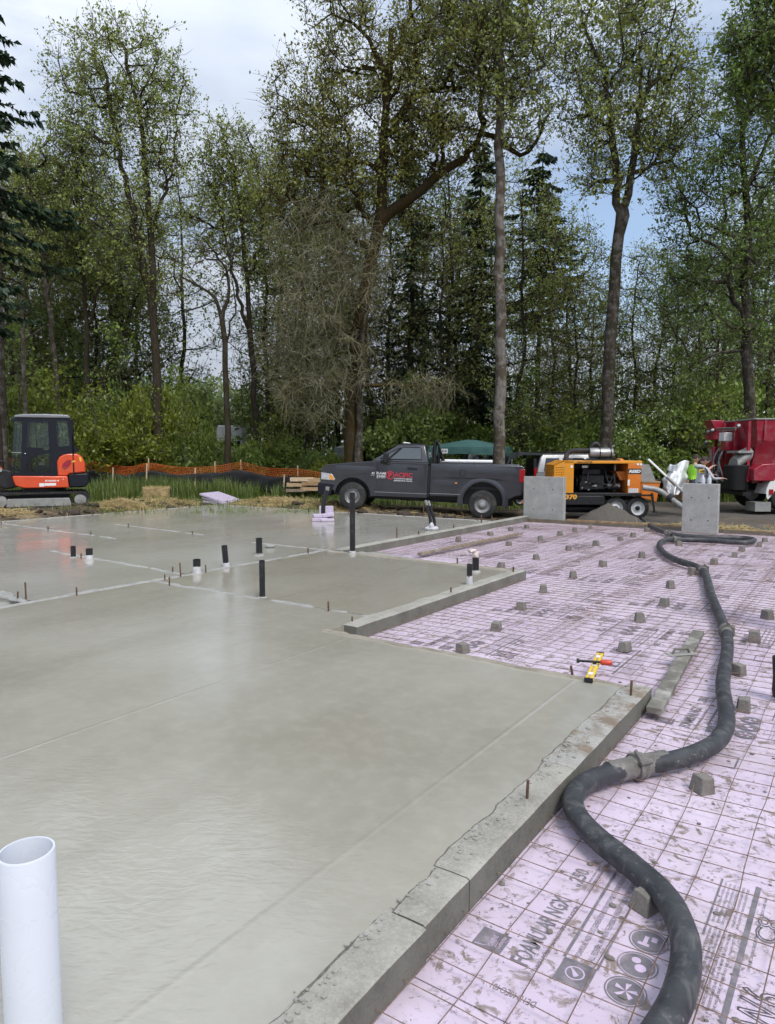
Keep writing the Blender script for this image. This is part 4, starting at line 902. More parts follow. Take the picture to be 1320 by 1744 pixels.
        for x in (.66, 1.98): m = MB(); m.box(x, x + .010, sd * (hw - .01), sd * (hw + .0025), .46, 1.34); m.build('door_seam', MT['black'], t)
        m = MB(); m.box(.66, 1.99, sd * (hw - .01), sd * (hw + .0025), .452, .462); m.build('door_seam', MT['black'], t)
        m = MB(); m.prism([(.62, .515), (.62, .53), (2.06, .545), (2.06, .53)], 'y', sd * (hw - .01), sd * (hw + .012)); m.build('rocker_trim', MT['silver'], t)
        m = MB(); m.prism([(2.13, .55), (2.13, .565), (3.0, .58), (3.0, .565)], 'y', sd * (hw - .01), sd * (hw + .012)); m.build('rocker_trim', MT['silver'], t)
        m = MB(); m.prism([(.62, .70), (.62, .712), (2.05, .735), (2.05, .72)], 'y', sd * (hw - .01), sd * (hw + .004)); m.build('body_crease', G_, t)
    def skin(nm, x0, x1, z0, z1, bulge, sd, nx=8, nz=12):
        V = []
        for i in range(nx + 1):
            u = i / nx
            for k in range(nz + 1):
                v = k / nz; e = min(1, 8 * min(u, 1 - u) + .0) ** .5; V.append((x0 + (x1 - x0) * u, sd * (hw - .004 + bulge * math.sin(math.pi * v) ** .7 * e), z0 + (z1 - z0) * v))
        i = np.arange((nx + 1) * (nz + 1)).reshape(nx + 1, nz + 1); F = np.stack([i[:-1, :-1], i[1:, :-1], i[1:, 1:], i[:-1, 1:]], -1).reshape(-1, 4); mm_ = MB(); mm_.add(V, [tuple(int(q) for q in f) for f in F]); mm_.build(nm, G_, t, sm=80)
    for sd in (-1, 1):
        skin('door_panel', .675, 1.975, .475, 1.335, .030, sd); skin('fender_panel', -.55, .655, .93, 1.22, .022, sd); skin('bed_panel', 2.14, 4.48, .985, 1.37, .028, sd); skin('bed_panel', 2.14, 2.95, .60, .97, .012, sd)
    m = MB(); m.tube([(3.0 + .085 * math.cos(k * math.pi / 10), -hw - .027, 1.16 + .085 * math.sin(k * math.pi / 10)) for k in range(21)], .006, 4); m.build('fuel_door', MT['black'], t)
    m = MB(); m.box(2.80, 2.86, -hw - .018, -hw + .01, .86, .89); m.build('side_marker', MT['amber'], t)
    # lettering on the near door
    y = -hw - .031; F = lambda x, z: frame((x, y, z), (1, 0, 0), (0, 0, 1))
    L = MB(); put_text(L, 'RAM', F(.655, 1.005), .25, .07, bold=.03); put_text(L, '3500', F(.655, .925), .25, .065, bold=.02); put_text(L, 'HEAVY DUTY', F(.655, .90), .25, .016)
    put_text(L, 'CONCRETE PUMPING', F(1.14, .90), .50, .035, bold=.01); put_text(L, '(503)757-3101', F(1.14, .835), .50, .045, bold=.02)
    put_text(L, 'C', F(.52, 1.0), .08, .06, bold=.04); put_text(L, 'TURBO DIESEL', F(.47, .965), .14, .015); L.build('white_lettering', MT['white'], t, fix=False)
    L = MB(); put_text(L, 'ACIFIC', F(1.145, .955), .50, .13, bold=.03); n = 24
    for r0, r1 in ((.115, .09),):
        c = (1.03, 1.0); L.add([(c[0] + q * math.cos(2 * math.pi * k / n), y, c[1] + q * math.sin(2 * math.pi * k / n)) for q in (r0, r1) for k in range(n)], [(k, (k + 1) % n, n + (k + 1) % n, n + k) for k in range(n)])
    put_text(L, 'P', F(.985, .935), .10, .14, bold=.05); L.build('red_lettering', MT['red_print'], t, fix=False)
    # coiled lines on the headache rack and pale pipe along the bed
    rk = MB()
    for y_ in (-.8, .8): rk.cyl((2.20, y_, .8), (2.20, y_, 1.92), .03, seg=8)
    rk.cyl((2.20, -.8, 1.90), (2.20, .8, 1.90), .03, seg=8); rk.build('headache_rack', MT['black'], t, sm=50)
    c = thing('hose_coil', 'black hose coiled over the rack behind the pickup cab', 'hose', t.matrix_basis @ Vector((2.30, -.62, 1.40)), an)
    for k in range(6):
        m = MB(); w = .10 + .018 * k; hgt = .46 + .03 * (k % 3); m.tube(bez([(-w * .6, -.03 * k, .02), (-w * .8, -.03 * k, hgt * .7), (-w * .2, -.03 * k, hgt + .1), (w * .5, -.03 * k, hgt * .6), (w, -.03 * k, .05)], 6), .016, 7); m.build('loop', MT['rubber'], c, sm=50)
    pp = t.matrix_basis @ Vector((2.35, -.55, 1.44)); m = MB(); m.cyl((0, 0, 0), (1.5, 0, -.02), .055, seg=14); o = m.build('white_pipe', MT['white_paint'], loc=pp, rz=an, sm=50); tag(o, 'white pipe lying along the side of the pickup bed', 'pipe')
pickup()
# ------------------------------------------------------------------ mini excavator
def excavator():
    d = 20.2; base = D(75, 866, d); gz = base.z
    t = thing('mini_excavator', 'orange and black mini excavator at the left edge beyond the slab', 'excavator', (base.x, d, gz), R(23)); t.scale = (1.075,) * 3
    q = lambda cx, cy: ((cx - 550) / 476.0, (1290 - cy) / 476.0)
    # tracks
    for sd, y0 in ((-1, 0.0), (1, 1.30)):
        loop = []
        rr = .205; x0, x1 = -1.05, .93
        for k in range(13): a = R(90 + 180 * k / 12); loop.append((x0 + rr * math.cos(a), .215 + rr * math.sin(a)))
        for k in range(13): a = R(-90 + 180 * k / 12); loop.append((x1 + rr * math.cos(a) * .9, .215 + rr * math.sin(a)))
        inner = [((x - (x0 + x1) / 2) * .965 + (x0 + x1) / 2, .215 + (z - .215) * .80) for x, z in loop]
        m = MB(); plate(m, loop, [inner], 'y', y0, y0 + .36)
        P = [Vector((x, 0, z)) for x, z in loop + [loop[0]]]; L = 0; acc = []
        for i in range(len(P) - 1):
            seg = P[i + 1] - P[i]; n = max(1, int(seg.length / .075)); 
            for k in range(n):
                p = P[i] + seg * (k + .5) / n; u = seg.normalized(); M = frame((p.x, y0, p.z), (u.x, 0, u.z), (0, 1, 0))
                m.box(-.018, .018, -.012, .372, -.022, .022, M=M)
        tr = m.build('track', MT['rubber'], t)
        m = MB(); m.prism([(-.90, .05), (-.86, .27), (.62, .27), (.70, .05)], 'y', y0 + .03, y0 + .33); m.build('track_frame', MT['grey_steel'], t, bevel=.015)
        for x in (-1.02, .90): m = MB(); m.lathe([(.05, -.16), (.15, -.15), (.15, .15), (.05, .16)], (x, y0 + .18, .215), (0, 1, 0), 20); m.build('sprocket', MT['grey_steel'], t, sm=40)
        for k in range(5): m = MB(); m.cyl((-.7 + k * .33, y0 + .04, .075), (-.7 + k * .33, y0 + .32, .075), .06, seg=14); m.build('roller', MT['dark_metal'], t, sm=40)
    m = MB(); m.box(-.6, .6, .36, 1.30, .22, .42); m.build('undercarriage', MT['dark_metal'], t)
    m = MB(); m.lathe([(.52, .40), (.55, .42), (.55, .52), (.50, .54)], (0, .83, 0), (0, 0, 1), 30); m.build('slew_ring', MT['dark_metal'], t, sm=40)
    O = MT['orange_kub']; K = MT['cab_black']
    lower = [q(*p) for p in [(205, 872), (835, 885), (850, 1032), (330, 1032), (235, 1000), (212, 930)]]
    m = MB(); m.prism(lower, 'y', .08, 1.58); m.build('lower_body', O, t, bevel=.03, seg=3)
    cw = [q(*p) for p in [(836, 880), (860, 852), (1060, 846), (1086, 860), (1084, 965), (1040, 1032), (850, 1032)]]
    m = MB(); m.prism(cw, 'y', .14, 1.52); m.build('counterweight', K, t, bevel=.05, seg=3)
    hood = [q(*p) for p in [(718, 884), (716, 690), (745, 635), (800, 600), (860, 588), (960, 596), (1015, 635), (1045, 710), (1054, 836), (860, 852), (836, 884)]]
    m = MB(); m.prism(hood, 'y', .10, 1.56); h = m.build('engine_hood', O, t, bevel=.045, seg=3)
    m = MB(); m.prism([q(*p) for p in [(775, 770), (790, 720), (835, 680), (885, 672), (880, 720), (840, 775), (800, 795)]], 'y', .088, .12); m.build('intake_recess', MT['maroon'], h)
    m = MB(); m.prism([q(*p) for p in [(975, 640), (1003, 640), (1010, 690), (990, 700)]], 'y', .092, .12); m.build('warning_sticker', MT['yellow'], h)
    m = MB(); m.prism([q(*p) for p in [(893, 690), (935, 683), (935, 700), (893, 705)]], 'y', .092, .12); m.build('warning_sticker', MT['yellow'], h)
    # cab: near side sheet with window openings, far side, roof, back, front
    outer = [q(*p) for p in [(190, 868), (185, 800), (205, 560), (245, 170), (262, 140), (880, 135), (893, 150), (930, 500), (975, 525), (958, 575), (760, 610), (718, 690), (718, 880)]]
    w1 = [q(*p) for p in [(398, 215), (420, 190), (615, 187), (632, 210), (632, 545), (575, 550), (545, 522), (378, 515)]]
    w2 = [q(*p) for p in [(362, 720), (372, 690), (480, 620), (560, 600), (640, 590), (642, 815), (630, 828), (372, 828), (360, 815)]]
    w3 = [q(*p) for p in [(728, 172), (845, 170), (855, 200), (872, 488), (800, 500), (730, 515)]]
    w4 = [q(*p) for p in [(252, 190), (338, 180), (330, 400), (295, 835), (196, 835), (215, 560)]]
    holes = [w1, w2, w3, w4]
    for y0 in (.10, 1.06):
        m = MB(); plate(m, outer, holes, 'y', y0, y0 + .05); c = m.build('cab_side', K, t)
        for w in holes: m = MB(); plate(m, w, [], 'y', y0 + .02, y0 + .026); m.build('window', MT['glass'], c)
    m = MB(); xs = [q(485, 0)[0], q(495, 0)[0]]; m.box(xs[0], xs[1], .108, .14, q(0, 520)[1], q(0, 190)[1]); m.build('window_bar', MT['black'], t)
    for zz_ in (580,): m = MB(); p0 = q(205, zz_); p1 = q(318, zz_); m.box(p0[0], p1[0], .095, .11, p0[1] - .008, p0[1] + .008); m.build('front_bar', MT['grey_steel'], t)
    roof = [q(*p) for p in [(250, 142), (262, 112), (360, 98), (600, 92), (860, 98), (888, 116), (892, 140)]]
    m = MB(); m.prism(roof, 'y', .07, 1.14); m.build('cab_roof', MT['cab_roof'], t, bevel=.04, seg=3)
    bk = [q(*p) for p in [(893, 150), (930, 500), (975, 525)]]
    m = MB(); plate(m, [(.10, .9), (1.11, .9), (1.11, 2.38), (.10, 2.38)], [[(.2, 1.75), (1.0, 1.75), (1.0, 2.3), (.2, 2.3)]], 'x', .74, .78); m.build('cab_back', K, t)
    m = MB(); m.box(-.76, .35, .15, 1.06, .86, .92); m.build('cab_floor', K, t)
    m = MB(); m.prism([q(*p) for p in [(430, 860), (430, 750), (620, 740), (640, 500), (690, 500), (690, 860)]], 'y', .38, .85); m.build('operator_seat', MT['black'], t, bevel=.05)
    m = MB(); m.cyl((-.35, .35, .9), (-.30, .35, 1.35), .02, seg=8); m.cyl((-.35, .85, .9), (-.30, .85, 1.35), .02, seg=8); m.build('control_lever', MT['black'], t)
    m = MB(); m.box(-.12, .02, .85, .95, .95, 1.22); m.build('console', MT['grey_steel'], t)
    for cx in (205, 295):
        p = q(cx, 155); m = MB(); m.box(p[0] - .05, p[0] + .05, .12 if cx > 250 else .85, .24 if cx > 250 else .97, p[1] - .05, p[1] + .06); l = m.build('work_light', MT['black'], t, bevel=.015)
        m = MB(); m.cyl((p[0] - .055, .18 if cx > 250 else .91, p[1]), (p[0] - .045, .18 if cx > 250 else .91, p[1]), .04, seg=12); m.build('lamp_lens', MT['lens'], l)
    p = q(360, 595); m = MB(); m.ball((p[0], .09, p[1]), .025, 6); m.build('door_lock', MT['chrome'], t, sm=60); p = q(435, 608); m = MB(); m.box(p[0] - .06, p[0] + .06, .085, .105, p[1] - .012, p[1] + .012); m.build('door_handle', MT['black'], t)
    y = .0775; F = lambda cx, cy: frame((q(cx, cy)[0], y, q(cx, cy)[1]), (1, 0, 0), (0, 0, 1))
    L = MB(); put_text(L, 'KX040-4', F(572, 952), .34, .05, bold=.03, shear=.2); put_text(L, '-4', F(770, 930), .05, .03); L.build('white_lettering', MT['white'], t, fix=False)
    m = MB(); p0 = q(505, 1012); p1 = q(698, 970); m.box(p0[0], p0[0] + .12, y, y + .01, p0[1], p1[1]); m.box(p0[0] + .128, p1[0], y, y + .01, p0[1] + .02, p1[1]); m.build('sticker', MT['white'], t)
    # swing bracket and boom reaching off to the left
    m = MB(); m.prism([(-.62, .56), (-.62, .95), (-1.0, 1.05), (-1.14, .95), (-1.14, .62), (-.95, .50)], 'y', .65, 1.02); m.build('swing_bracket', MT['dark_metal'], t, bevel=.03)
    m = MB(); m.prism([(-1.0, .80), (-1.02, 1.08), (-1.35, 1.32), (-2.3, 2.1), (-3.1, 2.2), (-3.1, 1.98), (-2.35, 1.85), (-1.45, 1.05)], 'y', .74, .95); m.build('boom', O, t, bevel=.02)
    m = MB(); m.prism([(-3.0, 2.3), (-3.2, 2.25), (-3.7, .7), (-3.55, .65), (-2.95, 2.0)], 'y', .76, .93); m.build('dipper_arm', O, t, bevel=.02)
    m = MB(); m.prism([(-3.75, .72), (-3.5, .72), (-3.15, .35), (-3.3, .05), (-3.7, .0), (-3.45, .3)], 'y', .55, 1.14); m.build('bucket', MT['dark_metal'], t)
    m = MB(); m.cyl((-1.10, .85, .72), (-1.55, .85, .95), .06, seg=12); m.cyl((-1.55, .85, .95), (-2.2, .85, 1.6), .035, seg=10); m.build('boom_cylinder', MT['dark_metal'], t, sm=40)
    for k in range(3): m = MB(); m.tube(bez([(-.72, .66 + .08 * k, .95), (-.90, .66 + .08 * k, 1.24), (-1.12, .70 + .08 * k, 1.20), (-1.2, .72 + .06 * k, 1.0)], 6), .022, 8); m.build('hydraulic_line', MT['black'], t, sm=50)
    m = MB(); m.cyl((-1.06, .60, 1.02), (-1.06, .74, 1.02), .055, seg=14); m.build('lamp', MT['lens'], t)
    m = MB(); m.box(-1.62, -1.56, -.05, 1.70, .06, .42); m.box(-1.56, -.6, .40, .50, .20, .30); m.box(-1.56, -.6, 1.15, 1.25, .20, .30); m.build('dozer_blade', MT['dark_metal'], t)
excavator()
# ------------------------------------------------------------------ trailer concrete pump
def pump():
    d = 19.4; c = D(1086.7, 885, d); t = thing('concrete_pump', 'orange trailer concrete pump with open engine bay and silver muffler', 'concrete pump', c, R(-2))
    q = lambda cx, cy: ((cx - 1120) / 371.0, (870 - cy) / 371.0)
    Yl, Og = MT['pump_yellow'], MT['pump_orange']; Wd = 1.25
    m = MB(); m.box(-2.45, .36, .0, Wd, .66, .735); m.build('deck', MT['black'], t, bevel=.01)
    m = MB(); m.box(-2.0, -.92, .0, Wd, .40, .66); m.build('side_skirt', MT['black'], t, bevel=.02)
    m = MB(); m.box(-1.95, -1.0, .25, 1.0, .16, .40); m.build('hydraulic_tank', MT['black'], t, bevel=.10)
    hs = [q(*p) for p in [(250, 596), (250, 312), (360, 264), (455, 266), (455, 596)]]
    for y0 in (.0, Wd - .03):
        m = MB(); hl = []
        for i in range(5):
            for j in range(5):
                cx, cy = 278 + i * 19, 338 + j * 24; hl.append([q(cx + 6 * math.cos(R(a)), cy + 6 * math.sin(R(a))) for a in range(0, 360, 60)])
        plate(m, hs, hl, 'y', y0, y0 + .03); m.build('radiator_side', Yl, t)
    x0 = hs[1][0]; z0, z1 = .735, hs[1][1]
    m = MB(); plate(m, [(0, z0), (Wd, z0), (Wd, z1), (0, z1)], [[(.10, z0 + .12), (Wd - .10, z0 + .12), (Wd - .10, z1 - .06), (.10, z1 - .06)]], 'x', x0, x0 + .03); g = m.build('radiator_end', Yl, t)
    for k in range(14): m = MB(); y = .13 + k * .077; m.box(x0 + .005, x0 + .015, y, y + .022, z0 + .12, z1 - .06); m.build('grille_bar', Yl, g)
    for k in range(8): m = MB(); z = z0 + .18 + k * .065; m.box(x0 + .002, x0 + .012, .10, Wd - .10, z, z + .018); m.build('grille_bar', Yl, g)
    m = MB(); m.box(x0 + .2, x0 + .26, .08, Wd - .08, z0, z1); m.build('radiator', MT['black'], t)
    m = MB(); p2 = hs[2]; m.loft([[(x0, 0, z1), (x0, Wd, z1), (x0, Wd, z1 - .03), (x0, 0, z1 - .03)], [(p2[0], 0, p2[1]), (p2[0], Wd, p2[1]), (p2[0], Wd, p2[1] - .03), (p2[0], 0, p2[1] - .03)]]); m.build('sloped_cover', Yl, t)
    m = MB(); m.box(q(360, 0)[0], q(1145, 0)[0], 0, Wd, 1.545, 1.625); m.build('roof', Yl, t, bevel=.012)
    m = MB(); m.box(q(1005, 0)[0], q(1140, 0)[0], 0, Wd, .735, 1.545); e = m.build('rear_housing', Og, t, bevel=.012)
    m = MB(); m.prism([q(*p) for p in [(915, 380), (1005, 378), (1005, 470), (960, 470)]], 'y', .3, .9); m.build('inner_bracket', Og, t)
    for x in (-1.75, -1.1, -.36): m = MB(); m.box(x, x + .03, Wd - .04, Wd, .735, 1.545); m.build('far_post', Yl, t)
    m = MB(); m.box(-1.78, -.33, Wd - .03, Wd - .01, .735, 1.545); m.build('far_door', MT['black'], t)
    # engine in the bay
    D_ = MT['dark_metal']
    m = MB(); m.box(-1.55, -.85, .35, .85, .80, 1.22); m.build('engine_block', D_, t, bevel=.03); m = MB(); m.box(-1.45, -.95, .40, .80, 1.22, 1.40); m.build('valve_cover', MT['black'], t, bevel=.03)
    m = MB(); m.lathe([(.06, 0), (.17, .01), (.17, .06), (.06, .07)], (-1.62, .6, 1.05), (1, 0, 0), 18); m.build('fan', D_, t, sm=40)
    m = MB(); m.cyl((-.80, .30, .90), (-.45, .30, .90), .10, seg=16); m.cyl((-.80, .55, 1.15), (-.5, .55, 1.15), .08, seg=16); m.build('hydraulic_pump', D_, t, sm=40)
    rr = random.Random(8)
    for k in range(9): m = MB(); a = Vector((rr.uniform(-1.6, -.5), rr.uniform(.12, .5), rr.uniform(.8, 1.4))); b = Vector((rr.uniform(-1.6, -.5), rr.uniform(.12, .5), rr.uniform(.8, 1.4))); m.tube(bez([a, (a + b) / 2 + Vector((0, -.08, rr.uniform(-.2, .1))), b], 6), .018, 7); m.build('hydraulic_line', MT['black'], t, sm=50)
    for k in range(12):
        m = MB(); x, z = rr.uniform(-1.65, -.5), rr.uniform(.8, 1.45); m.box(x, x + rr.uniform(.03, .09), .10, .16, z, z + rr.uniform(.02, .05)); m.build('fitting', rr.choice([MT['grey_steel'], MT['steel'], MT['dark_metal']]), t)
    m = MB(); x, z = q(545, 340); m.box(x, x + .15, .06, .08, z, z + .07); m.build('gauge_plate', MT['grey_steel'], t)
    # muffler and intake on the roof
    mu = MB(); xa, xb = q(640, 0)[0], q(880, 0)[0]; zc = q(0, 190)[1]
    mu.lathe([(.02, 0), (.135, .0), (.15, .03), (.15, xb - xa - .03), (.13, xb - xa), (.02, xb - xa)], (xa, .35, zc), (1, 0, 0), 24); f = mu.build('muffler', MT['steel'], t, sm=35)
    for cx in (735, 848): m = MB(); x = q(cx, 0)[0]; m.lathe([(.151, 0), (.156, .0), (.156, .03), (.151, .03)], (x, .35, zc), (1, 0, 0), 24); m.build('strap', MT['black'], f, sm=35)
    m = MB(); m.tube(bez([(q(405, 0)[0], .4, 1.60), (q(415, 0)[0], .4, 1.80), (q(470, 0)[0], .4, 1.89), (q(560, 0)[0], .4, 1.90), (q(640, 0)[0], .4, 1.90)], 6), .07, 12); m.build('intake_duct', MT['rubber'], t, sm=50)
    m = MB(); m.tube(bez([(q(680, 0)[0], .55, 1.85), (q(690, 0)[0], .55, 2.05), (q(730, 0)[0], .55, 2.10), (q(760, 0)[0], .55, 2.02)], 5), .06, 10); m.build('exhaust_elbow', D_, t, sm=50)
    m = MB(); m.cyl((q(852, 0)[0], .4, 1.9), (q(852, 0)[0], .4, 2.10), .05, seg=12); m.build('exhaust_stub', D_, t, sm=50)
    m = MB(); m.box(xa - .1, xb + .15, .1, .7, 1.626, 1.66); m.build('muffler_tray', MT['black'], t); m = MB(); m.ball((q(970, 0)[0], .5, 1.63), .12, 7, sc=(1, 1, .5)); m.build('filler_dome', Og, t, sm=60)
    # hopper at the right end
    m = MB(); m.prism([q(*p) for p in [(1145, 480), (1145, 302), (1222, 305), (1295, 478)]], 'y', .05, Wd - .05); m.build('splash_guard', MT['grey_steel'], t)
    hp_ = [[q(*p) for p in [(1142, 482), (1330, 490), (1300, 690), (1142, 640)]]]
    m = MB(); m.prism(hp_[0], 'y', -.02, Wd + .02); m.build('hopper', Og, t, bevel=.015)
    m = MB(); m.box(q(1142, 0)[0], q(1335, 0)[0], -.04, Wd + .04, q(0, 490)[1], q(0, 478)[1]); m.build('hopper_rim', MT['form_wood'], t)
    m = MB(); m.tube([(q(1250, 0)[0], -.03, .74), (q(1280, 0)[0], -.03, .22)], .03, 8); m.box(q(1265, 0)[0], q(1300, 0)[0], -.08, .02, .20, .23); m.build('jack_stand', MT['dark_metal'], t)
    for x in (0.0, -.60):
        wheel(t, (x, .14, .31), .31, .20, MT['rim_white'], -1, rim=.60, style='hub'); wheel(t, (x, Wd - .14, .31), .31, .20, MT['rim_white'], 1, rim=.60, style='hub')
    fd = [(-.95, .66), (-.93, .70), (.36, .70), (.36, .66)]; m = MB(); m.prism(fd, 'y', -.03, .02); m.build('fender', MT['black'], t)
    m = MB(); m.box(-3.3, -2.4, .55, .70, .50, .60); m.build('drawbar', MT['black'], t)
    y = -.004; F = lambda cx, cy, yy=y: frame((q(cx, cy)[0], yy, q(cx, cy)[1]), (1, 0, 0), (0, 0, 1))
    m = MB(); a0 = q(1008, 402); a1 = q(1138, 348); m.box(a0[0], a1[0], -.005, .01, a0[1], a1[1]); lb = m.build('name_plate', MT['black'], t)
    L = MB(); put_text(L, 'REED', F(1014, 391, -.008), .32, .085, bold=.04, shear=.2); L.build('lettering', MT['white'], lb, fix=False)
    L = MB(); put_text(L, '370', F(372, 664), .33, .14, bold=.05, shear=.15); L.build('number', MT['orange_print'], t, fix=False)
    L = MB(); put_text(L, 'HYDRAULIC CONCRETE PUMP', F(485, 292), .42, .05, bold=.02); L.build('roof_lettering', MT['black'], t, fix=False)
    for (cx, cy, w, h) in ((1015, 592, 98, 42), (1092, 314, 22, 20), (1122, 314, 22, 20), (1004, 522, 20, 62), (422, 340, 22, 26)):
        a0 = q(cx, cy); m = MB(); m.box(a0[0], a0[0] + w / 371, -.006, .01, a0[1], a0[1] + h / 371); m.build('sticker', MT['white'], t)
    L = MB()
    for k in range(4): put_text(L, 'DANGER KEEP HANDS CLEAR', F(1020, 585 - 9 * k, -.009), .22, .014)
    L.build('sticker_print', MT['black'], t, fix=False)
pump()
# delivery pipe out of the pump, up to the hose
m = MB(); p0 = D(1128, 838, 19.0); p1 = D(1180, 876, 18.0)
t_ = thing('delivery_pipe', 'grey steel delivery pipe slanting down behind the right pier', 'pipe', p0)
m.cyl((0, 0, 0), p1 - p0, .065, seg=14); m.build('pipe', MT['grey_steel'], t_, sm=50); m = MB(); dd = (p1 - p0).normalized(); m.cyl(dd * .28, dd * .42, .10, seg=14); m.build('clamp', MT['dark_metal'], t_, sm=40); m = MB(); m.tube([(-.5, .1, .12), (-.2, .05, .08), (0, 0, 0)], .075, 12); m.build('elbow', MT['grey_steel'], t_, sm=50)
m = MB(); p0 = D(1104, 782, 20.5); p1 = D(1136, 812, 20.2); m.box(0, (p1 - p0).length, -.03, .03, -.03, .03, M=frame((0, 0, 0), p1 - p0, (0, 1, 0))); o = m.build('white_pole', MT['white_paint'], loc=p0, bevel=.006); tag(o, 'white square pole sticking up slantwise behind the pump hopper', 'pole')
m = MB(); p2 = p1 + (p1 - p0) * .9; m.cyl(p1 - p0, p2 - p0, .05, seg=10); m.build('pole_socket', MT['grey_steel'], o, sm=50)
# ------------------------------------------------------------------ concrete mixer truck
def mixer():
    d = 21.0; nr = D(1281, 872, d); t = thing('mixer_truck', 'maroon volumetric concrete mixer truck at the right edge with grey chute', 'mixer truck', nr, R(0))
    Rd = MT['maroon']; S = 343.0; z_ = lambda cy: (1090 - cy) / S; x_ = lambda cx: (cx - 1090) / S
    Wd = 2.35
    # hopper bin
    m = MB(); m.loft([[(.10, .35, 1.35), (5.6, .35, 1.35), (5.6, Wd - .35, 1.35), (.10, Wd - .35, 1.35)], [(.10, .05, z_(360)), (5.6, .05, z_(360)), (5.6, Wd - .05, z_(360)), (.10, Wd - .05, z_(360))], [(.02, .0, z_(150)), (5.6, .0, z_(150)), (5.6, Wd, z_(150)), (.02, Wd, z_(150))]]); b = m.build('hopper_bin', Rd, t)
    m = MB(); m.box(-.02, 5.62, -.03, Wd + .03, z_(150), z_(135)); m.build('bin_rim', MT['grey_steel'], t, bevel=.01)
    for k in range(6): m = MB(); x = .25 + k * .95; m.box(x, x + .06, -.025, .04, z_(360), z_(150)); m.build('bin_rib', Rd, b)
    m = MB(); m.box(.10, 5.6, .30, Wd - .30, .85, 1.36); m.build('lower_bin', Rd, t)
    m = MB(); m.box(-.3, 7.5, .75, 1.6, .62, .86); m.build('chassis', MT['black'], t)
    # toolbox and fender on the near side
    m = MB(); m.prism([(-.06, z_(770)), (-.06, z_(650)), (.20, z_(600)), (.72, z_(590)), (.72, z_(700)), (.55, z_(770))], 'y', -.12, .42); m.build('toolbox', Rd, t, bevel=.02)
    m = MB(); m.box(.35, .5, .28, .31, z_(525), z_(505)); m.build('label_plate', MT['yellow'], t); m = MB(); m.box(.40, .47, .28, .31, z_(560), z_(548)); m.build('label_plate', MT['yellow'], t)
    fd = arcp(1.05, .52, .72, 10, 178, 14); fi = arcp(1.05, .52, .66, 178, 10, 14)
    m = MB(); m.prism(fd + fi, 'y', -.10, .55); f = m.build('fender', MT['white_paint'], t, sm=35)
    m = MB(); plate(m, arcp(1.05, .52, .70, 100, 185, 8) + [(.40, .38), (.52, .52)], [], 'y', -.105, -.085); m.build('fender_side', MT['white_paint'], f)
    m = MB(); m.box(.05, .52, -.06, .50, .02, .30); m.build('mud_flap', MT['grey_steel'], t)
    m = MB(); m.box(.42, .54, -.14, -.10, z_(910), z_(855)); m.build('tail_light', MT['red_lens'], t, bevel=.01)
    for x in (1.05, 2.35):
        for y, o_ in ((.16, -1), (Wd - .16, 1)): wheel(t, (x, y, .50), .50, .30, MT['rim_white'], o_, rim=.58, style='hub')
    wheel(t, (6.4, .16, .50), .50, .30, MT['rim_white'], -1, rim=.58, style='hub'); wheel(t, (6.4, Wd - .16, .50), .50, .30, MT['rim_white'], 1, rim=.58, style='hub')
    m = MB(); m.prism([(5.9, .6), (5.9, 2.5), (6.6, 2.5), (7.1, 1.6), (8.3, 1.45), (8.35, .6)], 'y', .1, Wd - .1); m.build('truck_cab', Rd, t, bevel=.06)
    # rear face: frame, posts, platform, control boxes
    for y in (.18, 1.0, 1.75, 2.28): m = MB(); m.box(-.14, -.06, y - .04, y + .04, .9, z_(160)); m.build('rear_post', Rd, t)
    m = MB(); m.prism([(-.42, z_(340)), (-.36, z_(210)), (-.50, z_(125)), (-.06, z_(125)), (-.06, z_(340))], 'y', 1.85, 2.40); m.build('cement_box', Rd, t, bevel=.02)
    m = MB(); m.cyl((-.30, .6, z_(225)), (-.30, 2.5, z_(215)), .03, seg=8); m.cyl((-.30, .6, z_(245)), (-.30, 2.4, z_(245)), .02, seg=8); m.build('rear_rail', MT['steel'], t, sm=50)
    for k, (y, cy) in enumerate(((2.2, 245), (1.9, 230), (.2, 205), (2.3, 360))): m = MB(); m.lathe([(.03, 0), (.07, .02), (.06, .10), (.02, .12)], (-.36, y, z_(cy)), (-1, 0, -.4), 12); m.build('work_lamp', MT['steel'], t, sm=50)
    m = MB(); m.box(-.30, -.10, 2.02, 2.38, z_(740), z_(420)); cb = m.build('control_box', Rd, t, bevel=.02)
    m = MB(); m.box(-.305, -.295, 2.10, 2.30, z_(580), z_(440)); m.build('control_panel', MT['grey_steel'], cb)
    m = MB(); m.box(-.34, -.06, 1.25, 1.60, z_(360), z_(265)); m.build('motor_guard', MT['white_paint'], t, bevel=.02); m = MB(); m.box(-.30, -.06, 1.15, 1.55, z_(460), z_(365)); m.build('auger_gearbox', Rd, t, bevel=.02)
    # chute boot
    bt = MB(); rings = []
    for (x, zc, r) in ((.02, z_(500), .30), (-.22, z_(545), .33), (-.42, z_(610), .30)): rings.append([(x, .42 + r * math.cos(a) * 1.0, zc + r * .75 * math.sin(a)) for a in np.linspace(0, 2 * math.pi, 21)[:-1]])
    bt.loft(rings); bt.build('auger_tube', MT['grey_steel'], t, sm=40)
    m = MB(); m.lathe([(.35, 0), (.37, -.02), (.33, -.35), (.30, -.75), (.26, -.75), (.30, -.3)], (-.30, .42, z_(610)), (0, 0, 1), 18); m.build('rubber_boot', MT['black'], t, sm=50)
    m = MB(); m.box(-.45, .0, .06, .80, z_(490), z_(465)); m.build('chute_hood', MT['grey_steel'], t, bevel=.01)
    rr = random.Random(4)
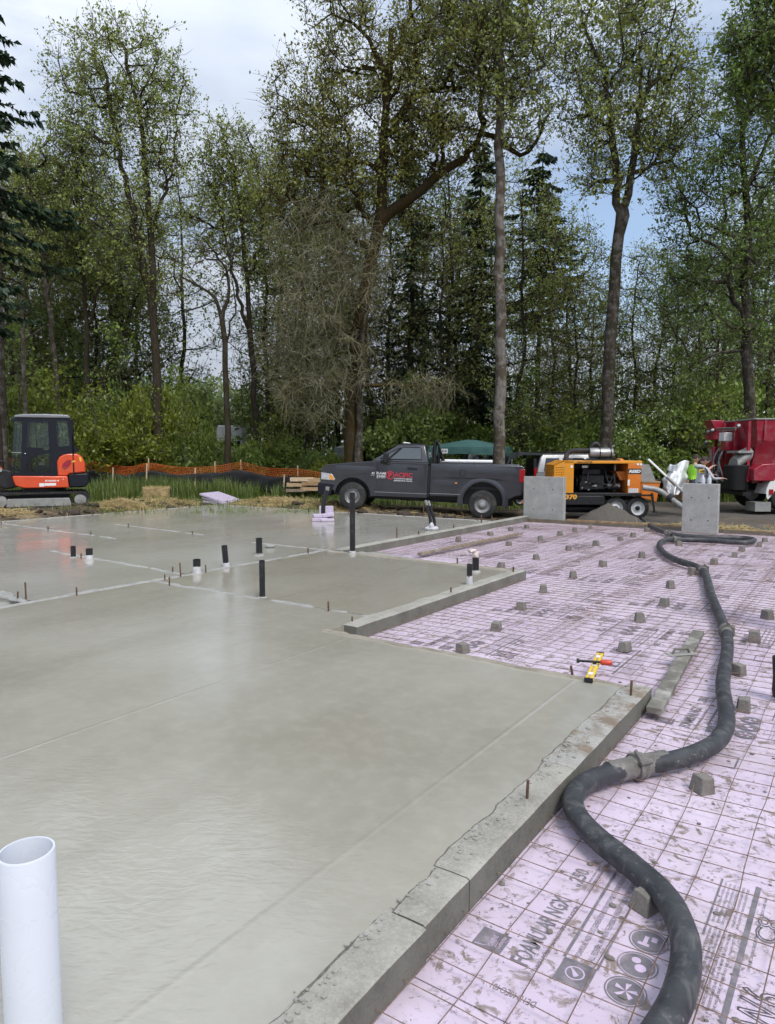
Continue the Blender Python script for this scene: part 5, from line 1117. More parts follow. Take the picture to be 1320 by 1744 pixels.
    for k in range(7): m = MB(); y = rr.uniform(1.3, 1.95); m.tube(bez([(-.20, y, z_(430)), (-.35, y + .05, z_(560)), (-.32, y + rr.uniform(-.2, .2), z_(720)), (-.2, y - .1, z_(840))], 6), .022, 7); m.build('hydraulic_line', rr.choice([MT['black'], MT['grey_steel']]), t, sm=50)
    for y, z in ((.25, .75), (1.5, .55), (1.9, .62)): m = MB(); m.box(-.3, -.05, y, y + .25, z, z + .25); m.build('bracket', MT['dark_metal'], t)
    m = MB(); m.box(-.25, .0, .1, 2.3, .48, .60); m.build('rear_bumper', MT['black'], t)
    m = MB(); m.box(-.05, .0, .3, 2.1, .55, 1.3); m.build('rear_shield', MT['black'], t)
mixer()
# ------------------------------------------------------------------ parked SUV with raised tailgate, dark car, canopy, shed tent, caravan
def suv(name, label, px, d, paintm, gate=True, rz=0.0, gz=-.1):
    c = D(px, 800, d); t = thing(name, label, 'car', (c.x, d, gz), rz); L = 4.7; r = .37
    body = [(.0, .45), (-.02, .75), (.05, 1.05), (3.3, 1.05), (4.3, .98), (4.6, .80), (4.62, .42), (4.15, .35)] + arcp(3.75, .37, .43, 0, 180, 10) + arcp(.95, .37, .43, 0, 180, 10) + [(.4, .38)]
    m = MB(); m.prism(body, 'y', 0, 1.85); m.build('body', paintm, t, bevel=.06, seg=3)
    m = MB(); m.loft([[(.05, .03, 1.05), (3.35, .03, 1.05), (3.35, 1.82, 1.05), (.05, 1.82, 1.05)], [(.22, .18, 1.70), (2.55, .18, 1.72), (2.55, 1.67, 1.72), (.22, 1.67, 1.70)], [(.35, .26, 1.78), (2.45, .26, 1.79), (2.45, 1.6, 1.79), (.35, 1.6, 1.78)]]); m.build('roof', paintm, t, bevel=.04)
    for sd, s0 in ((0, .03), (1, 1.82)):
        for (xa, xb, xc, xd) in ((.32, .95, .92, .42), (1.05, 1.85, 1.85, 1.05), (1.95, 2.95, 2.5, 1.95)):
            f = lambda x, z: (x, (s0 + .15 * (z - 1.05) / .65 - .006) if sd == 0 else (s0 - .15 * (z - 1.05) / .65 + .006), z)
            m = MB(); m.add([f(xa, 1.12), f(xb, 1.12), f(xc, 1.62), f(xd, 1.62)], [(0, 1, 2, 3)]); m.build('window', MT['tint_glass'], t)
    m = MB(); m.add([(3.30, .12, 1.10), (3.30, 1.72, 1.10), (2.62, 1.6, 1.68), (2.62, .25, 1.68)], [(0, 1, 2, 3)]); m.build('windscreen', MT['tint_glass'], t)
    m = MB(); m.box(.05, .9, .14, 1.7, .9, 1.6); 
    m = MB(); m.box(-.03, .08, .2, 1.65, .80, 1.60); m.build('boot_opening', MT['black'], t)
    for x in (.95, 3.75):
        wheel(t, (x, .10, r), r, .22, MT['rim_grey'], -1); wheel(t, (x, 1.75, r), r, .22, MT['rim_grey'], 1)
    m = MB(); m.box(-.04, .06, .02, .14, .95, 1.25); m.box(-.04, .06, 1.71, 1.83, .95, 1.25); m.build('tail_light', MT['red_lens'], t)
    m = MB(); m.tube([(.4, .2, 1.80), (.5, .2, 1.84), (2.3, .2, 1.84), (2.4, .2, 1.80)], .02, 6); m.tube([(.4, 1.65, 1.80), (.5, 1.65, 1.84), (2.3, 1.65, 1.84), (2.4, 1.65, 1.80)], .02, 6); m.build('roof_rail', MT['black'], t)
    if gate:
        m = MB(); m.loft([[(.30, .15, 1.80), (.30, 1.70, 1.80), (.30, 1.70, 1.72), (.30, .15, 1.72)], [(-.45, .12, 1.86), (-.45, 1.73, 1.86), (-.45, 1.73, 1.74), (-.45, .12, 1.74)], [(-.95, .14, 1.70), (-.95, 1.71, 1.70), (-.90, 1.71, 1.55), (-.90, .14, 1.55)], [(-1.12, .2, 1.25), (-1.12, 1.65, 1.25), (-1.05, 1.65, 1.22), (-1.05, .2, 1.22)]]); m.build('raised_tailgate', MT['suv_dark'], t, sm=40)
    return t
suv('parked_suv', 'silver SUV with raised dark tailgate behind the orange pump', 912, 26.5, MT['silver'], True, 0, -.12)
suv('parked_car', 'dark SUV parked behind the green canopy posts', 790, 31.5, MT['suv_dark'], False, R(4), -.05)
def canopy():
    d = 29.0; c = D(801, 800, d); t = thing('canopy_tent', 'dark green pop-up canopy with white legs behind the pickup', 'canopy', (c.x, d + .0, 0), R(-24))
    n = NT('green_canvas'); n.set(n.ramp(n.noise(n.coord(), 3, 5), [(.3, (.035, .105, .098)), (.7, (.055, .145, .135))]), .7, n.bump(n.noise(n.coord(), 5, 5), .4, .05))
    w = 1.42; ze = D(801, 762, d).z; zp = D(801, 749, d).z; zv = D(801, 773, d).z
    V = []; k = 8
    m = MB(); ring = [(-w, -w), (0, -w), (w, -w), (w, 0), (w, w), (0, w), (-w, w), (-w, 0)]
    for zf, s in ((zv, 1.0), (ze, 1.0), (ze + (zp - ze) * .42, .62), (zp - .03, .16)):
        pass
    rings = [[(x * s, y * s, z + (dz if abs(x * y) > .1 else 0)) for x, y in ring] for z, s, dz in ((zv, 1.01, -.05), (ze - .02, 1.0, -.02), (ze + .01, .99, 0), (ze + (zp - ze) * .55, .55, .0), (zp, .10, 0))]
    m.loft(rings, caps=False); m.add([rings[-1][i] for i in range(8)], [tuple(range(8))]); m.build('canvas', n.m, t, sm=30)
    for x in (-w + .03, w - .03):
        for y in (-w + .03, w - .03): m = MB(); m.box(x - .03, x + .03, y - .03, y + .03, -.15, zv + .15); m.build('leg', MT['white_paint'], t)
    m = MB(); m.box(-.75, -.48, -w - .022, -w - .012, zv + .02, ze - .06); lb = m.build('label', MT['white'], t)
    L = MB(); put_text(L, 'E-Z', frame((-.72, -w - .025, zv + .08), (1, 0, 0), (0, 0, 1)), .2, .06, bold=.03); L.build('label_print', MT['black'], lb, fix=False)
canopy()
def shed():
    d = 31.5; c = D(634, 800, d); t = thing('shed_tent', 'grey canvas shed tent with dark opening behind the pickup hood', 'tent', (c.x, d, .0), R(28))
    n = NT('grey_canvas'); n.set(n.ramp(n.noise(n.coord(), 4, 5), [(.3, (.20, .22, .20)), (.7, (.28, .30, .28))]), .8)
    zt = D(634, 753, d).z; ze = D(634, 762, d).z; w = .8
    pr = [(-w, -.1), (-w, ze), (0, zt), (w, ze), (w, -.1)]; inn = [(-w + .12, -.1), (-w + .12, ze - .1), (0, zt - .35), (w - .12, ze - .1), (w - .12, -.1)]
    m = MB(); plate(m, pr, [[(-w + .15, 0), (-w + .15, ze - .15), (.5, ze - .15), (.5, 0)]], 'y', 0, .02); m.build('front_flap', n.m, t)
    m = MB(); m.prism([(-w, -.1), (-w, ze), (0, zt), (w, ze), (w, -.1), (w - .02, -.1), (w - .02, ze - .01), (0, zt - .02), (-w + .02, ze - .01), (-w + .02, -.1)], 'y', 0, 2.4); m.build('cover', n.m, t)
    m = MB(); plate(m, pr, [], 'y', 2.38, 2.4); m.build('back_flap', MT['black'], t)
    for x in (-w, w): m = MB(); m.cyl((x, -.01, -.1), (x, -.01, ze), .03, seg=8); m.build('pole', MT['steel'], t)
shed()
def caravan():
    d = 36; c = D(391, 800, d); t = thing('caravan', 'white caravan half hidden behind bushes in the woods', 'caravan', (c.x - .65, d, .2), R(6))
    zt = D(391, 731, d).z; m = MB(); m.prism([(0, .6), (-.1, 1.6), (.05, zt), (1.3, zt), (1.42, 1.5), (1.3, .6)], 'y', 0, 2.0); m.build('body', MT['white_paint'], t, bevel=.1, seg=3)
    m = MB(); m.box(.2, .55, -.01, .02, 1.75, 2.1); m.box(.7, 1.2, -.01, .02, 1.7, 2.1); m.build('window', MT['tint_glass'], t); m = MB(); m.box(0, 1.3, -.012, .02, 1.45, 1.52); m.build('stripe', MT['dark_metal'], t)
    wheel(t, (.65, .1, .3), .3, .2, MT['rim_grey'], -1)
caravan()
# ================================================================== trees, shrubs, undergrowth
def bark_mat(name, c0, c1, moss, mamt, lichen=0.0):
    n = NT(name); p = n.pos((6, 6, 1.6)); q = n.pos()
    col = n.ramp(n.noise(p, 2.5, 7, .65), [(.3, c0), (.7, c1)])
    col = n.mix(n.ramp(n.noise(q, 2.2, 7, .7), [(.45, 0.0), (.54, mamt)]), col, moss)
    if lichen: col = n.mix(n.ramp(n.noise(q, 5, 6, .6), [(.52, 0.0), (.60, lichen)]), col, (.34, .33, .30))
    return n.set(col, .95, n.bump(n.noise(p, 4, 6, .7), .7, .03), 0, .15)
BARK = dict(oak=bark_mat('oak_bark', (.026, .021, .016), (.085, .07, .054), (.035, .030, .010), .5),
            moss=bark_mat('mossy_bark', (.03, .022, .013), (.075, .058, .035), (.055, .038, .010), .8),
            pale=bark_mat('pale_bark', (.11, .10, .088), (.27, .245, .22), (.05, .034, .016), .75),
            mixed=bark_mat('mixed_bark', (.032, .027, .022), (.10, .086, .072), (.028, .024, .011), .65, .2),
            lich=bark_mat('lichen_twig', (.14, .13, .078), (.30, .28, .185), (.13, .125, .05), .6),
            twig=bark_mat('grey_twig', (.075, .068, .050), (.17, .155, .115), (.07, .066, .03), .4),
            fir=bark_mat('fir_bark', (.03, .024, .02), (.08, .066, .055), (.035, .03, .015), .3))
def leaf_mat(name, c0, c1, tr=.35):
    n = NT(name); p = n.pos(); oi = n.n('ObjectInfo')
    col = n.ramp(n.noise(p, 1.1, 5, .7), [(.25, c0), (.75, c1)])
    wn = n.n('TexWhiteNoise'); mp = n.pos((3.1, 3.1, 3.1)); n.l(mp, wn.inputs['Vector'])
    col = n.mix(.35, col, n.ramp(n.noise(p, 9, 3, .6), [(.3, tuple(x * .55 for x in c0)), (.7, tuple(x * 1.35 for x in c1))]))
    df = n.n('BsdfDiffuse'); tl = n.n('BsdfTranslucent'); n.l(col, df.inputs[0]); n.l(col, tl.inputs[0])
    gl = n.n('BsdfGlossy'); gl.inputs['Roughness'].default_value = .45; gl.inputs[0].default_value = (.5, .5, .5, 1)
    mx = n.n('MixShader'); mx.inputs[0].default_value = tr; n.l(df.outputs[0], mx.inputs[1]); n.l(tl.outputs[0], mx.inputs[2])
    m2 = n.n('MixShader'); m2.inputs[0].default_value = .05; n.l(mx.outputs[0], m2.inputs[1]); n.l(gl.outputs[0], m2.inputs[2]); n.l(m2.outputs[0], n.out.inputs[0]); return n.m
LEAF = dict(oak=leaf_mat('oak_leaf', (.185, .23, .050), (.37, .43, .105)), olive=leaf_mat('olive_leaf', (.155, .17, .040), (.31, .325, .080)),
            green=leaf_mat('green_leaf', (.10, .17, .034), (.23, .34, .075)), bright=leaf_mat('bright_leaf', (.15, .19, .020), (.29, .34, .045), .45),
            bush=leaf_mat('bush_leaf', (.11, .17, .030), (.25, .34, .070)), dark=leaf_mat('dark_leaf', (.09, .135, .028), (.20, .265, .060)), fir=leaf_mat('fir_needle', (.016, .036, .020), (.045, .075, .038), .15),
            lime=leaf_mat('sunlit_lime_leaf', (.24, .31, .12), (.42, .50, .22), .5), white=leaf_mat('blossom', (.55, .56, .48), (.75, .75, .68), .3), grass=leaf_mat('grass_blade', (.075, .13, .022), (.21, .27, .065), .35))  # lime: distant sunlight is painted into this pale leaf colour
def tube_np(pts, rad, seg):
    n = len(pts); t = np.gradient(pts, axis=0); t /= np.linalg.norm(t, axis=1)[:, None] + 1e-9
    ref = np.array([.31, .21, .05]) if abs(t[:, 2]).mean() > .5 else np.array([.05, .1, 1.0])
    u = np.cross(t, ref); u /= np.linalg.norm(u, axis=1)[:, None] + 1e-9; w = np.cross(t, u)
    a = np.arange(seg) * 2 * np.pi / seg
    V = pts[:, None] + rad[:, None, None] * (np.cos(a)[None, :, None] * u[:, None] + np.sin(a)[None, :, None] * w[:, None])
    i = np.arange(n * seg).reshape(n, seg); j = np.roll(i, -1, 1)
    F = np.stack([i[:-1], j[:-1], j[1:], i[1:]], -1).reshape(-1, 4); return V.reshape(-1, 3), F
class Geo:
    def __init__(s): s.v = []; s.f = []; s.n = 0
    def add(s, V, F): s.v.append(V); s.f.append(F + s.n); s.n += len(V)
    def mesh(s, name, mat): return np_mesh(name, np.concatenate(s.v), np.concatenate(s.f), mat)
def unit(v): return v / (np.linalg.norm(v, axis=-1, keepdims=True) + 1e-9)
def resample(P, step):
    P = np.array(P, float); d = np.r_[0, np.cumsum(np.linalg.norm(np.diff(P, axis=0), axis=1))]; n = max(2, int(d[-1] / step) + 1)
    # smooth through the points
    Q = np.array([tuple(v) for v in bez([Vector(p) for p in P], 8)]); d = np.r_[0, np.cumsum(np.linalg.norm(np.diff(Q, axis=0), axis=1))]
    s = np.linspace(0, d[-1], n); return np.stack([np.interp(s, d, Q[:, k]) for k in range(3)], -1)
class Tree:
    def __init__(s, seed): s.r = np.random.default_rng(seed); s.P = np.zeros((30000, 3)); s.par = np.full(30000, -1); s.pl = np.zeros(30000); s.w = np.zeros(30000); s.fix = np.zeros(30000); s.n = 0; s.chains = []
    def limb(s, pts, r0, r1, step=.45, wig=.05, attach=True):
        Q = resample(pts, step)
        Q[1:] += s.r.normal(0, wig, Q[1:].shape) * np.array([1, 1, .4])
        st = -1
        if s.n and attach: st = int(np.argmin(np.linalg.norm(s.P[:s.n] - Q[0], axis=1)))
        ids = [] if st < 0 else [st]; rad = np.linspace(r0, r1, len(Q))
        for k, q in enumerate(Q):
            if st >= 0 and k == 0: continue
            i = s.n; s.P[i] = q; p = ids[-1] if ids else -1; s.par[i] = p; s.pl[i] = 0 if p < 0 else s.pl[p] + np.linalg.norm(q - s.P[p]) * .6; s.fix[i] = rad[k]; ids.append(i); s.n += 1
        s.chains.append(ids)
    def fill(s, A, kp=.25, wig=.14, seg=.4, sag=0.0, lo=0):
        sk = s.P[:s.n].copy(); dm = np.array([np.min(np.linalg.norm(sk - a, axis=1)) for a in A]); order = np.argsort(dm + s.r.random(len(A)) * .8)
        for k in order:
            p = A[k]; d = np.linalg.norm(s.P[lo:s.n] - p, axis=1); i = lo + int(np.argmin(d + kp * s.pl[lo:s.n])); L = d[i - lo]
            if L < .15: continue
            ns = max(2, int(L / seg)); t = np.linspace(0, 1, ns + 1)[1:, None]; Q = s.P[i] * (1 - t) + p * t
            off = s.r.normal(0, 1, 3); bow = np.sin(np.pi * t) * off * L * wig; bow[:, 2] += (np.sin(np.pi * t) * L * (-.10 if sag == 0 else sag))[:, 0]
            Q = Q + bow + s.r.normal(0, .05, Q.shape) * np.minimum(1, L)
            ids = [i]
            for q in Q:
                j = s.n; s.P[j] = q; s.par[j] = ids[-1]; s.pl[j] = s.pl[ids[-1]] + np.linalg.norm(q - s.P[ids[-1]]); ids.append(j); s.n += 1
                if s.n > 29000: return
            s.w[ids[-1]] += 1; s.chains.append(ids)
    def radii(s, rt=.011, ex=.5):
        w = s.w.copy(); w[:s.n] += .02
        for i in range(s.n - 1, 0, -1):
            if s.par[i] >= 0: w[s.par[i]] += w[i]
        s.rad = rt * np.maximum(w, .3) ** ex; s.rad[:s.n] = np.where(s.fix[:s.n] > 0, s.fix[:s.n], s.rad[:s.n])
        for i in range(1, s.n):
            p = s.par[i]
            if p >= 0 and s.rad[i] > s.rad[p]: s.rad[i] = s.rad[p]
    def wood(s, thick=None):
        G = Geo()
        for ids in s.chains:
            if len(ids) < 2: continue
            P = s.P[ids]; r = s.rad[ids].copy(); r[0] = min(r[0], r[1] * 1.3)
            seg = 9 if r[1] > .12 else 6 if r[1] > .05 else 4 if r[1] > .025 else 3
            if seg == 9:
                pass
            G.add(*tube_np(P, r, seg))
        return G
    def twigs(s, per, L=(.35, .9), rt=.007, maxr=.05, sag=0.0, up=.25):
        ids = np.array([i for c in s.chains for i in c[1:] if s.rad[i] < maxr]); ids = np.repeat(ids, per); n = len(ids)
        if n == 0: return np.zeros((0, 3, 3))
        b = s.P[ids]; par = s.par[ids]; fwd = unit(b - s.P[par]); d = unit(fwd * .6 + unit(s.r.normal(0, 1, (n, 3))) * 1.0 + np.array([0, 0, up]))
        ln = s.r.uniform(L[0], L[1], n)[:, None]; m = b + d * ln * .5 + s.r.normal(0, .05, (n, 3)); d2 = unit(d + s.r.normal(0, .45, (n, 3)) + np.array([0, 0, -sag])); e = m + d2 * ln * .5
        return np.stack([b, m, e], 1)
def twig_geo(G, T, rt=.007):
    n = len(T)
    if not n: return
    d = unit(T[:, 2] - T[:, 0]); u = unit(np.cross(d, np.array([.3, .2, .9]))); w = np.cross(d, u); a = np.arange(3) * 2 * np.pi / 3
    ring = np.cos(a)[None, :, None] * u[:, None] + np.sin(a)[None, :, None] * w[:, None]
    V = np.stack([T[:, 0:1] + ring * rt, T[:, 1:2] + ring * rt * .75, T[:, 2:3] + ring * rt * .35], 1).reshape(-1, 3)
    i = np.arange(n * 9).reshape(n, 3, 3); j = np.roll(i, -1, 2); F = np.stack([i[:, :-1], j[:, :-1], j[:, 1:], i[:, 1:]], -1).reshape(-1, 4); G.add(V, F)
def leaves_geo(C, size, r, flat=.0, asp=.62):
    """diamond leaves at points C"""
    n = len(C); nrm = unit(r.normal(0, 1, (n, 3)) + np.array([0, 0, flat])); u = unit(np.cross(nrm, r.normal(0, 1, (n, 3)))); w = np.cross(nrm, u); s = (size * np.clip(r.lognormal(-.12, .38, n), .4, 1.5))[:, None]
    V = np.stack([C - u * s * .5, C + w * s * asp * .5 + u * s * .06, C + u * s * .5 + nrm * s * .12, C - w * s * asp * .5 + u * s * .06], 1).reshape(-1, 3); return V, np.arange(n * 4).reshape(n, 4)
def cluster(T, r, k, spread):
    """leaf centres round the outer half of each twig"""
    T = T[r.random(len(T)) < .62]; n = len(T); t = r.uniform(.35, 1.05, (n, k, 1)); m = T[:, None, 1] * (1 - t) * 2 + T[:, None, 2] * (2 * t - 1); m = np.where(t < .5, T[:, None, 0] * (1 - 2 * t) + T[:, None, 1] * 2 * t, m)
    return (m + r.normal(0, spread, (n, k, 3))).reshape(-1, 3)
def ell(px, py, rx, ry, d, dr, n, r, shell=.35):
    """attractor points inside a crown lobe given by its place in the view and its distance"""
    c = D(px, py, d); s = d / FPX; v = unit(r.normal(0, 1, (n, 3))); q = r.random((n, 1)) ** shell
    return np.array(c) + v * q * np.array([rx * s, dr, ry * s])
def px_line(pts, d, ys=None):
    return [tuple(D(p[0], p[1], d + (p[2] if len(p) > 2 else 0))) for p in pts]
def finish_tree(name, label, cat, wood, leaves, bark, leaf, base, group=None, extra=()):
    t = thing(name, label, cat, base, group=group)
    def put(nm, me, sm=True):
        v = np.empty(len(me.vertices) * 3, np.float32); me.vertices.foreach_get('co', v); v = v.reshape(-1, 3) - np.array(base, np.float32); me.vertices.foreach_set('co', v.ravel()); me.update()
        if sm: me.shade_smooth()
        o = bpy.data.objects.new(nm, me); link(o, t); return o
    put('trunk', wood.mesh('trunk', BARK[bark]))
    if leaves is not None and len(leaves[0]): put('crown', np_mesh('crown', leaves[0], leaves[1], LEAF[leaf]), False)
    for nm, geo, mat in extra: put(nm, geo.mesh(nm, mat))
    return t
def oak(label, d, trunk, r0, lobes, leaf='oak', bark='oak', limbs=(), seed=1, per=3, lsize=.11, lk=9, r1=.06, tw=(.35, .9), rt=.011, group='tall deciduous trees at the edge of the wood', kp=.25, dr=2.6, trt=.009, spread=.085, name='oak_tree', dens=1.0):
    T = Tree(seed); tr = px_line(trunk, d); g = ter(tr[0][0], d) - .15; tr = [(tr[0][0], tr[0][1], g)] + tr
    # widen at the foot
    T.limb(tr, r0 * .88, r1, .8, .03); T.fix[:1] *= 1.7; T.fix[1:2] *= 1.22; T.fix[2:3] *= 1.06
    for lp, a, b in limbs: T.limb(px_line(lp, d), a, b, .35, .06)
    A = np.concatenate([ell(l[0], l[1], l[2], l[3], d + (l[5] if len(l) > 5 else 0), min(dr, l[2] * d / FPX), int(l[4] * dens), T.r) for l in lobes])
    A = A[A[:, 2] > 2.0]; T.fill(A, kp); T.radii(rt); W_ = T.wood(); tw_ = T.twigs(per, tw, maxr=.05); G2 = Geo(); twig_geo(G2, tw_, trt)
    C = cluster(tw_, T.r, lk, spread); return finish_tree(name, label, 'tree', W_, leaves_geo(C, lsize, T.r), bark, leaf, (tr[0][0], d, g), group, [('twigs', G2, BARK['twig'])])
def trees_near():
    oak('tall double-trunked tree left of the gap in the trees', 29, [(268, 700), (263, 520), (256, 400), (249, 300), (238, 200), (215, 110)], .25, [(205, 120, 105, 82, 150), (265, 210, 68, 110, 130), (150, 190, 75, 90, 110), (215, 320, 110, 90, 130), (240, 440, 80, 70, 60)],
        limbs=[([(262, 520), (236, 430), (222, 340), (196, 230), (180, 130)], .16, .05), ([(256, 400), (290, 300), (300, 220)], .08, .03), ([(236, 430), (190, 400), (150, 370)], .07, .03)], seed=11)
    oak('round-topped slender tree in the dip of the tree line', 31, [(437, 750), (430, 620), (421, 480), (412, 390), (398, 300)], .19, [(385, 270, 62, 66, 100), (420, 310, 62, 70, 90), (370, 380, 70, 60, 90), (440, 420, 55, 60, 60)],
        limbs=[([(430, 620), (412, 520), (385, 420), (370, 330)], .10, .03), ([(421, 480), (445, 400), (440, 300)], .08, .03)], seed=12)
    oak('bare dark forked tree with a broken top in front of the lime glow', 27, [(386, 730), (384, 620), (377, 545)], .14, [(345, 440, 50, 35, 26), (385, 440, 35, 40, 22)], limbs=[([(377, 545), (365, 510), (340, 488), (305, 470)], .08, .03), ([(377, 545), (388, 500), (380, 450), (352, 440)], .08, .03), ([(384, 600), (396, 540), (402, 480)], .05, .02)], seed=13, per=1, lk=1, r1=.10)
    oak('straight dark-trunked tree between the left fir and the double tree', 31, [(150, 700), (148, 560), (139, 430), (131, 320)], .17, [(130, 330, 62, 80, 120), (100, 420, 60, 60, 60), (165, 430, 60, 60, 60)], limbs=[([(148, 560), (180, 470), (200, 400)], .07, .03)], seed=14)
    oak('bent grey-limbed tree beside the left fir', 30, [(93, 610), (80, 500), (58, 350), (34, 262)], .16, [(40, 300, 55, 70, 70), (75, 400, 50, 80, 60), (110, 250, 45, 60, 50)], bark='mixed', seed=15, limbs=[([(80, 500), (110, 420), (120, 330)], .06, .03)])
    oak('dark leaning tree behind the excavator shrubs', 33, [(160, 720), (180, 640), (208, 560), (205, 470)], .18, [(200, 480, 60, 60, 70), (240, 540, 60, 50, 40)], seed=16, limbs=[([(208, 560), (235, 500), (250, 450)], .06, .03)])
    # the great mossy oak: trunk, heavy limbs, olive crown, hanging lichen-grey twigs
    T = Tree(21); d = 26; tr = px_line([(600, 760), (604, 640), (617, 520), (633, 430), (646, 375), (652, 300), (655, 220), (660, 150), (666, 50)], d); g = ter(tr[0][0], d) - .15
    T.limb([(tr[0][0], d, g)] + tr, .38, .09, .8, .03); T.fix[:1] *= 1.6; T.fix[1:2] *= 1.2
    for lp, a, b in (([(646, 375), (690, 345), (745, 300), (790, 268), (822, 232), (818, 190)], .22, .07), ([(654, 250), (690, 185), (735, 150), (795, 150)], .16, .05), ([(652, 300), (615, 275), (575, 285)], .10, .04), ([(659, 160), (640, 95), (610, 45), (570, 25)], .12, .04), ([(661, 120), (690, 50), (705, -20)], .12, .05), ([(745, 300), (760, 225), (740, 190)], .09, .04), ([(633, 430), (590, 390), (545, 380), (500, 400)], .10, .04), ([(617, 520), (575, 480), (530, 500), (495, 560)], .09, .035), ([(610, 580), (565, 560), (520, 620), (490, 690)], .08, .03), ([(606, 660), (650, 655), (720, 660)], .09, .04), ([(640, 400), (600, 330), (560, 250)], .09, .03), ([(822, 232), (850, 240), (878, 262), (905, 255), (918, 222), (935, 190)], .11, .04), ([(820, 232), (818, 185), (832, 120), (828, 70)], .11, .03)):
        T.limb(px_line(lp, d), a, b, .35, .07)
    A = np.concatenate([ell(*l, T.r) for l in ((640, 60, 140, 95, d, 3, 170), (540, 190, 90, 95, d, 2.6, 150), (760, 110, 110, 100, d, 3, 150), (600, 300, 120, 70, d, 3, 150), (740, 240, 90, 60, d, 2.6, 90), (690, 200, 60, 90, d, 2.6, 80), (510, 330, 70, 60, d, 2.4, 80))])
    T.fill(A); nA = len(T.chains)
    T.radii(.012); W_ = T.wood(); t1 = T.twigs(4, (.4, 1.0)); twig_geo(W_, t1, .009); C = cluster(t1, T.r, 9, .085)
    H = Tree(22); H.P[:T.n] = T.P[:T.n]; H.par[:T.n] = T.par[:T.n]; H.pl[:T.n] = T.pl[:T.n]; H.fix[:T.n] = T.rad[:T.n]; H.n = T.n; n0 = T.n
    A2 = np.concatenate([ell(*l, T.r) for l in ((540, 420, 85, 75, d - .8, 2.4, 120), (525, 545, 62, 85, d - 1.0, 2.2, 120), (528, 665, 62, 55, d - 1, 2.0, 100), (590, 560, 55, 120, d - 1.4, 1.4, 100), (610, 450, 60, 70, d - 1.2, 1.8, 70), (470, 600, 30, 60, d - .6, 1.2, 26), (720, 668, 75, 22, d - .5, 1.2, 50))])
    A2 = A2[A2[:, 2] > 2.2]; H.fill(A2, .15, .22, .35, sag=.18); H.radii(.009, .42); G2 = Geo()
    for ids in H.chains: G2.add(*tube_np(H.P[ids], np.minimum(H.rad[ids], .03), 3))
    ids = H.chains; t2 = H.twigs(4, (.35, 1.0), sag=.75, up=-.15, maxr=.2); t2 = t2[t2[:, 0, 2] < 11]; twig_geo(G2, t2, .010)
    base = (tr[0][0], d, g); finish_tree('oak_tree', 'great mossy oak with drooping grey twigs left of the pickup cab', 'tree', W_, leaves_geo(C, .105, T.r), 'moss', 'olive', base, 'tall deciduous trees at the edge of the wood', [('hanging_twigs', G2, BARK['lich'])])
    oak('thin grey trunk rising right beside the great mossy oak', 25.6, [(612, 770), (611, 660), (618, 560)], .17, [(625, 540, 30, 40, 20)], bark='mixed', per=1, lk=1, seed=23, r1=.10)
    oak('tall straight pale trunk with bare lower half behind the green canopy', 25, [(850, 760), (853, 600), (851, 430), (850, 280), (851, 150), (853, 40), (856, -60)], .25, [(845, 50, 100, 90, 150), (905, 90, 75, 80, 90), (790, 60, 70, 80, 90), (885, 190, 75, 60, 70), (880, -20, 90, 60, 60)], bark='pale', seed=24, leaf='oak',
        limbs=[([(850, 180), (880, 160), (905, 120)], .06, .03), ([(851, 145), (890, 130), (930, 110)], .08, .03), ([(852, 90), (820, 40), (790, 0)], .07, .03)], r1=.12)
    oak('tall forked dark tree with crooked limbs behind the orange pump', 25, [(1031, 770), (1034, 660), (1043, 540), (1051, 440), (1056, 400)], .27, [(1060, 70, 100, 80, 150), (1000, 170, 55, 90, 90), (1130, 150, 75, 90, 110), (1085, 235, 95, 50, 80), (1015, 300, 45, 30, 26), (1130, 260, 50, 50, 40), (1060, -20, 100, 50, 60)], bark='mixed', seed=25, lsize=.11,
        limbs=[([(1056, 400), (1051, 330), (1047, 250), (1040, 190), (1022, 110), (1000, 50)], .16, .05), ([(1056, 405), (1068, 340), (1079, 270), (1090, 200), (1116, 130), (1150, 90)], .17, .05), ([(1090, 200), (1093, 140), (1085, 40)], .09, .03), ([(1049, 315), (1020, 308), (1001, 322)], .09, .04), ([(1075, 295), (1105, 283), (1140, 272)], .08, .03), ([(1046, 240), (1020, 200), (985, 195)], .07, .03), ([(1051, 330), (1078, 308), (1100, 285)], .06, .03)], r1=.19)
    oak('big leafy oak with twisted limbs above the mixer truck', 27, [(1277, 760), (1274, 640), (1272, 540), (1270, 480), (1273, 400), (1268, 300), (1262, 200)], .28, [(1245, 190, 85, 90, 140), (1180, 330, 75, 80, 120), (1290, 300, 70, 90, 100), (1215, 440, 85, 60, 100), (1300, 430, 50, 80, 70), (1170, 520, 60, 60, 60), (1290, 560, 50, 50, 40)], leaf='green', bark='mixed', seed=26, lsize=.11,
        limbs=[([(1272, 540), (1245, 495), (1240, 440), (1200, 410), (1175, 415)], .12, .04), ([(1272, 420), (1235, 395), (1200, 380)], .09, .04), ([(1274, 600), (1225, 600), (1180, 620)], .07, .03), ([(1270, 330), (1300, 250), (1320, 190)], .10, .04), ([(1272, 480), (1300, 430), (1330, 410)], .09, .04)], r1=.09)
    oak('dark leafy tree filling the top right corner', 22, [(1410, 760), (1405, 500), (1390, 300), (1370, 150)], .25, [(1300, 70, 65, 80, 150), (1360, 30, 70, 80, 80), (1290, 150, 50, 40, 40), (1370, 160, 60, 60, 50)], leaf='green', seed=27, lsize=.12, limbs=[([(1390, 300), (1350, 200), (1300, 130)], .10, .04), ([(1375, 180), (1320, 80), (1290, 40)], .08, .03)])
trees_near()
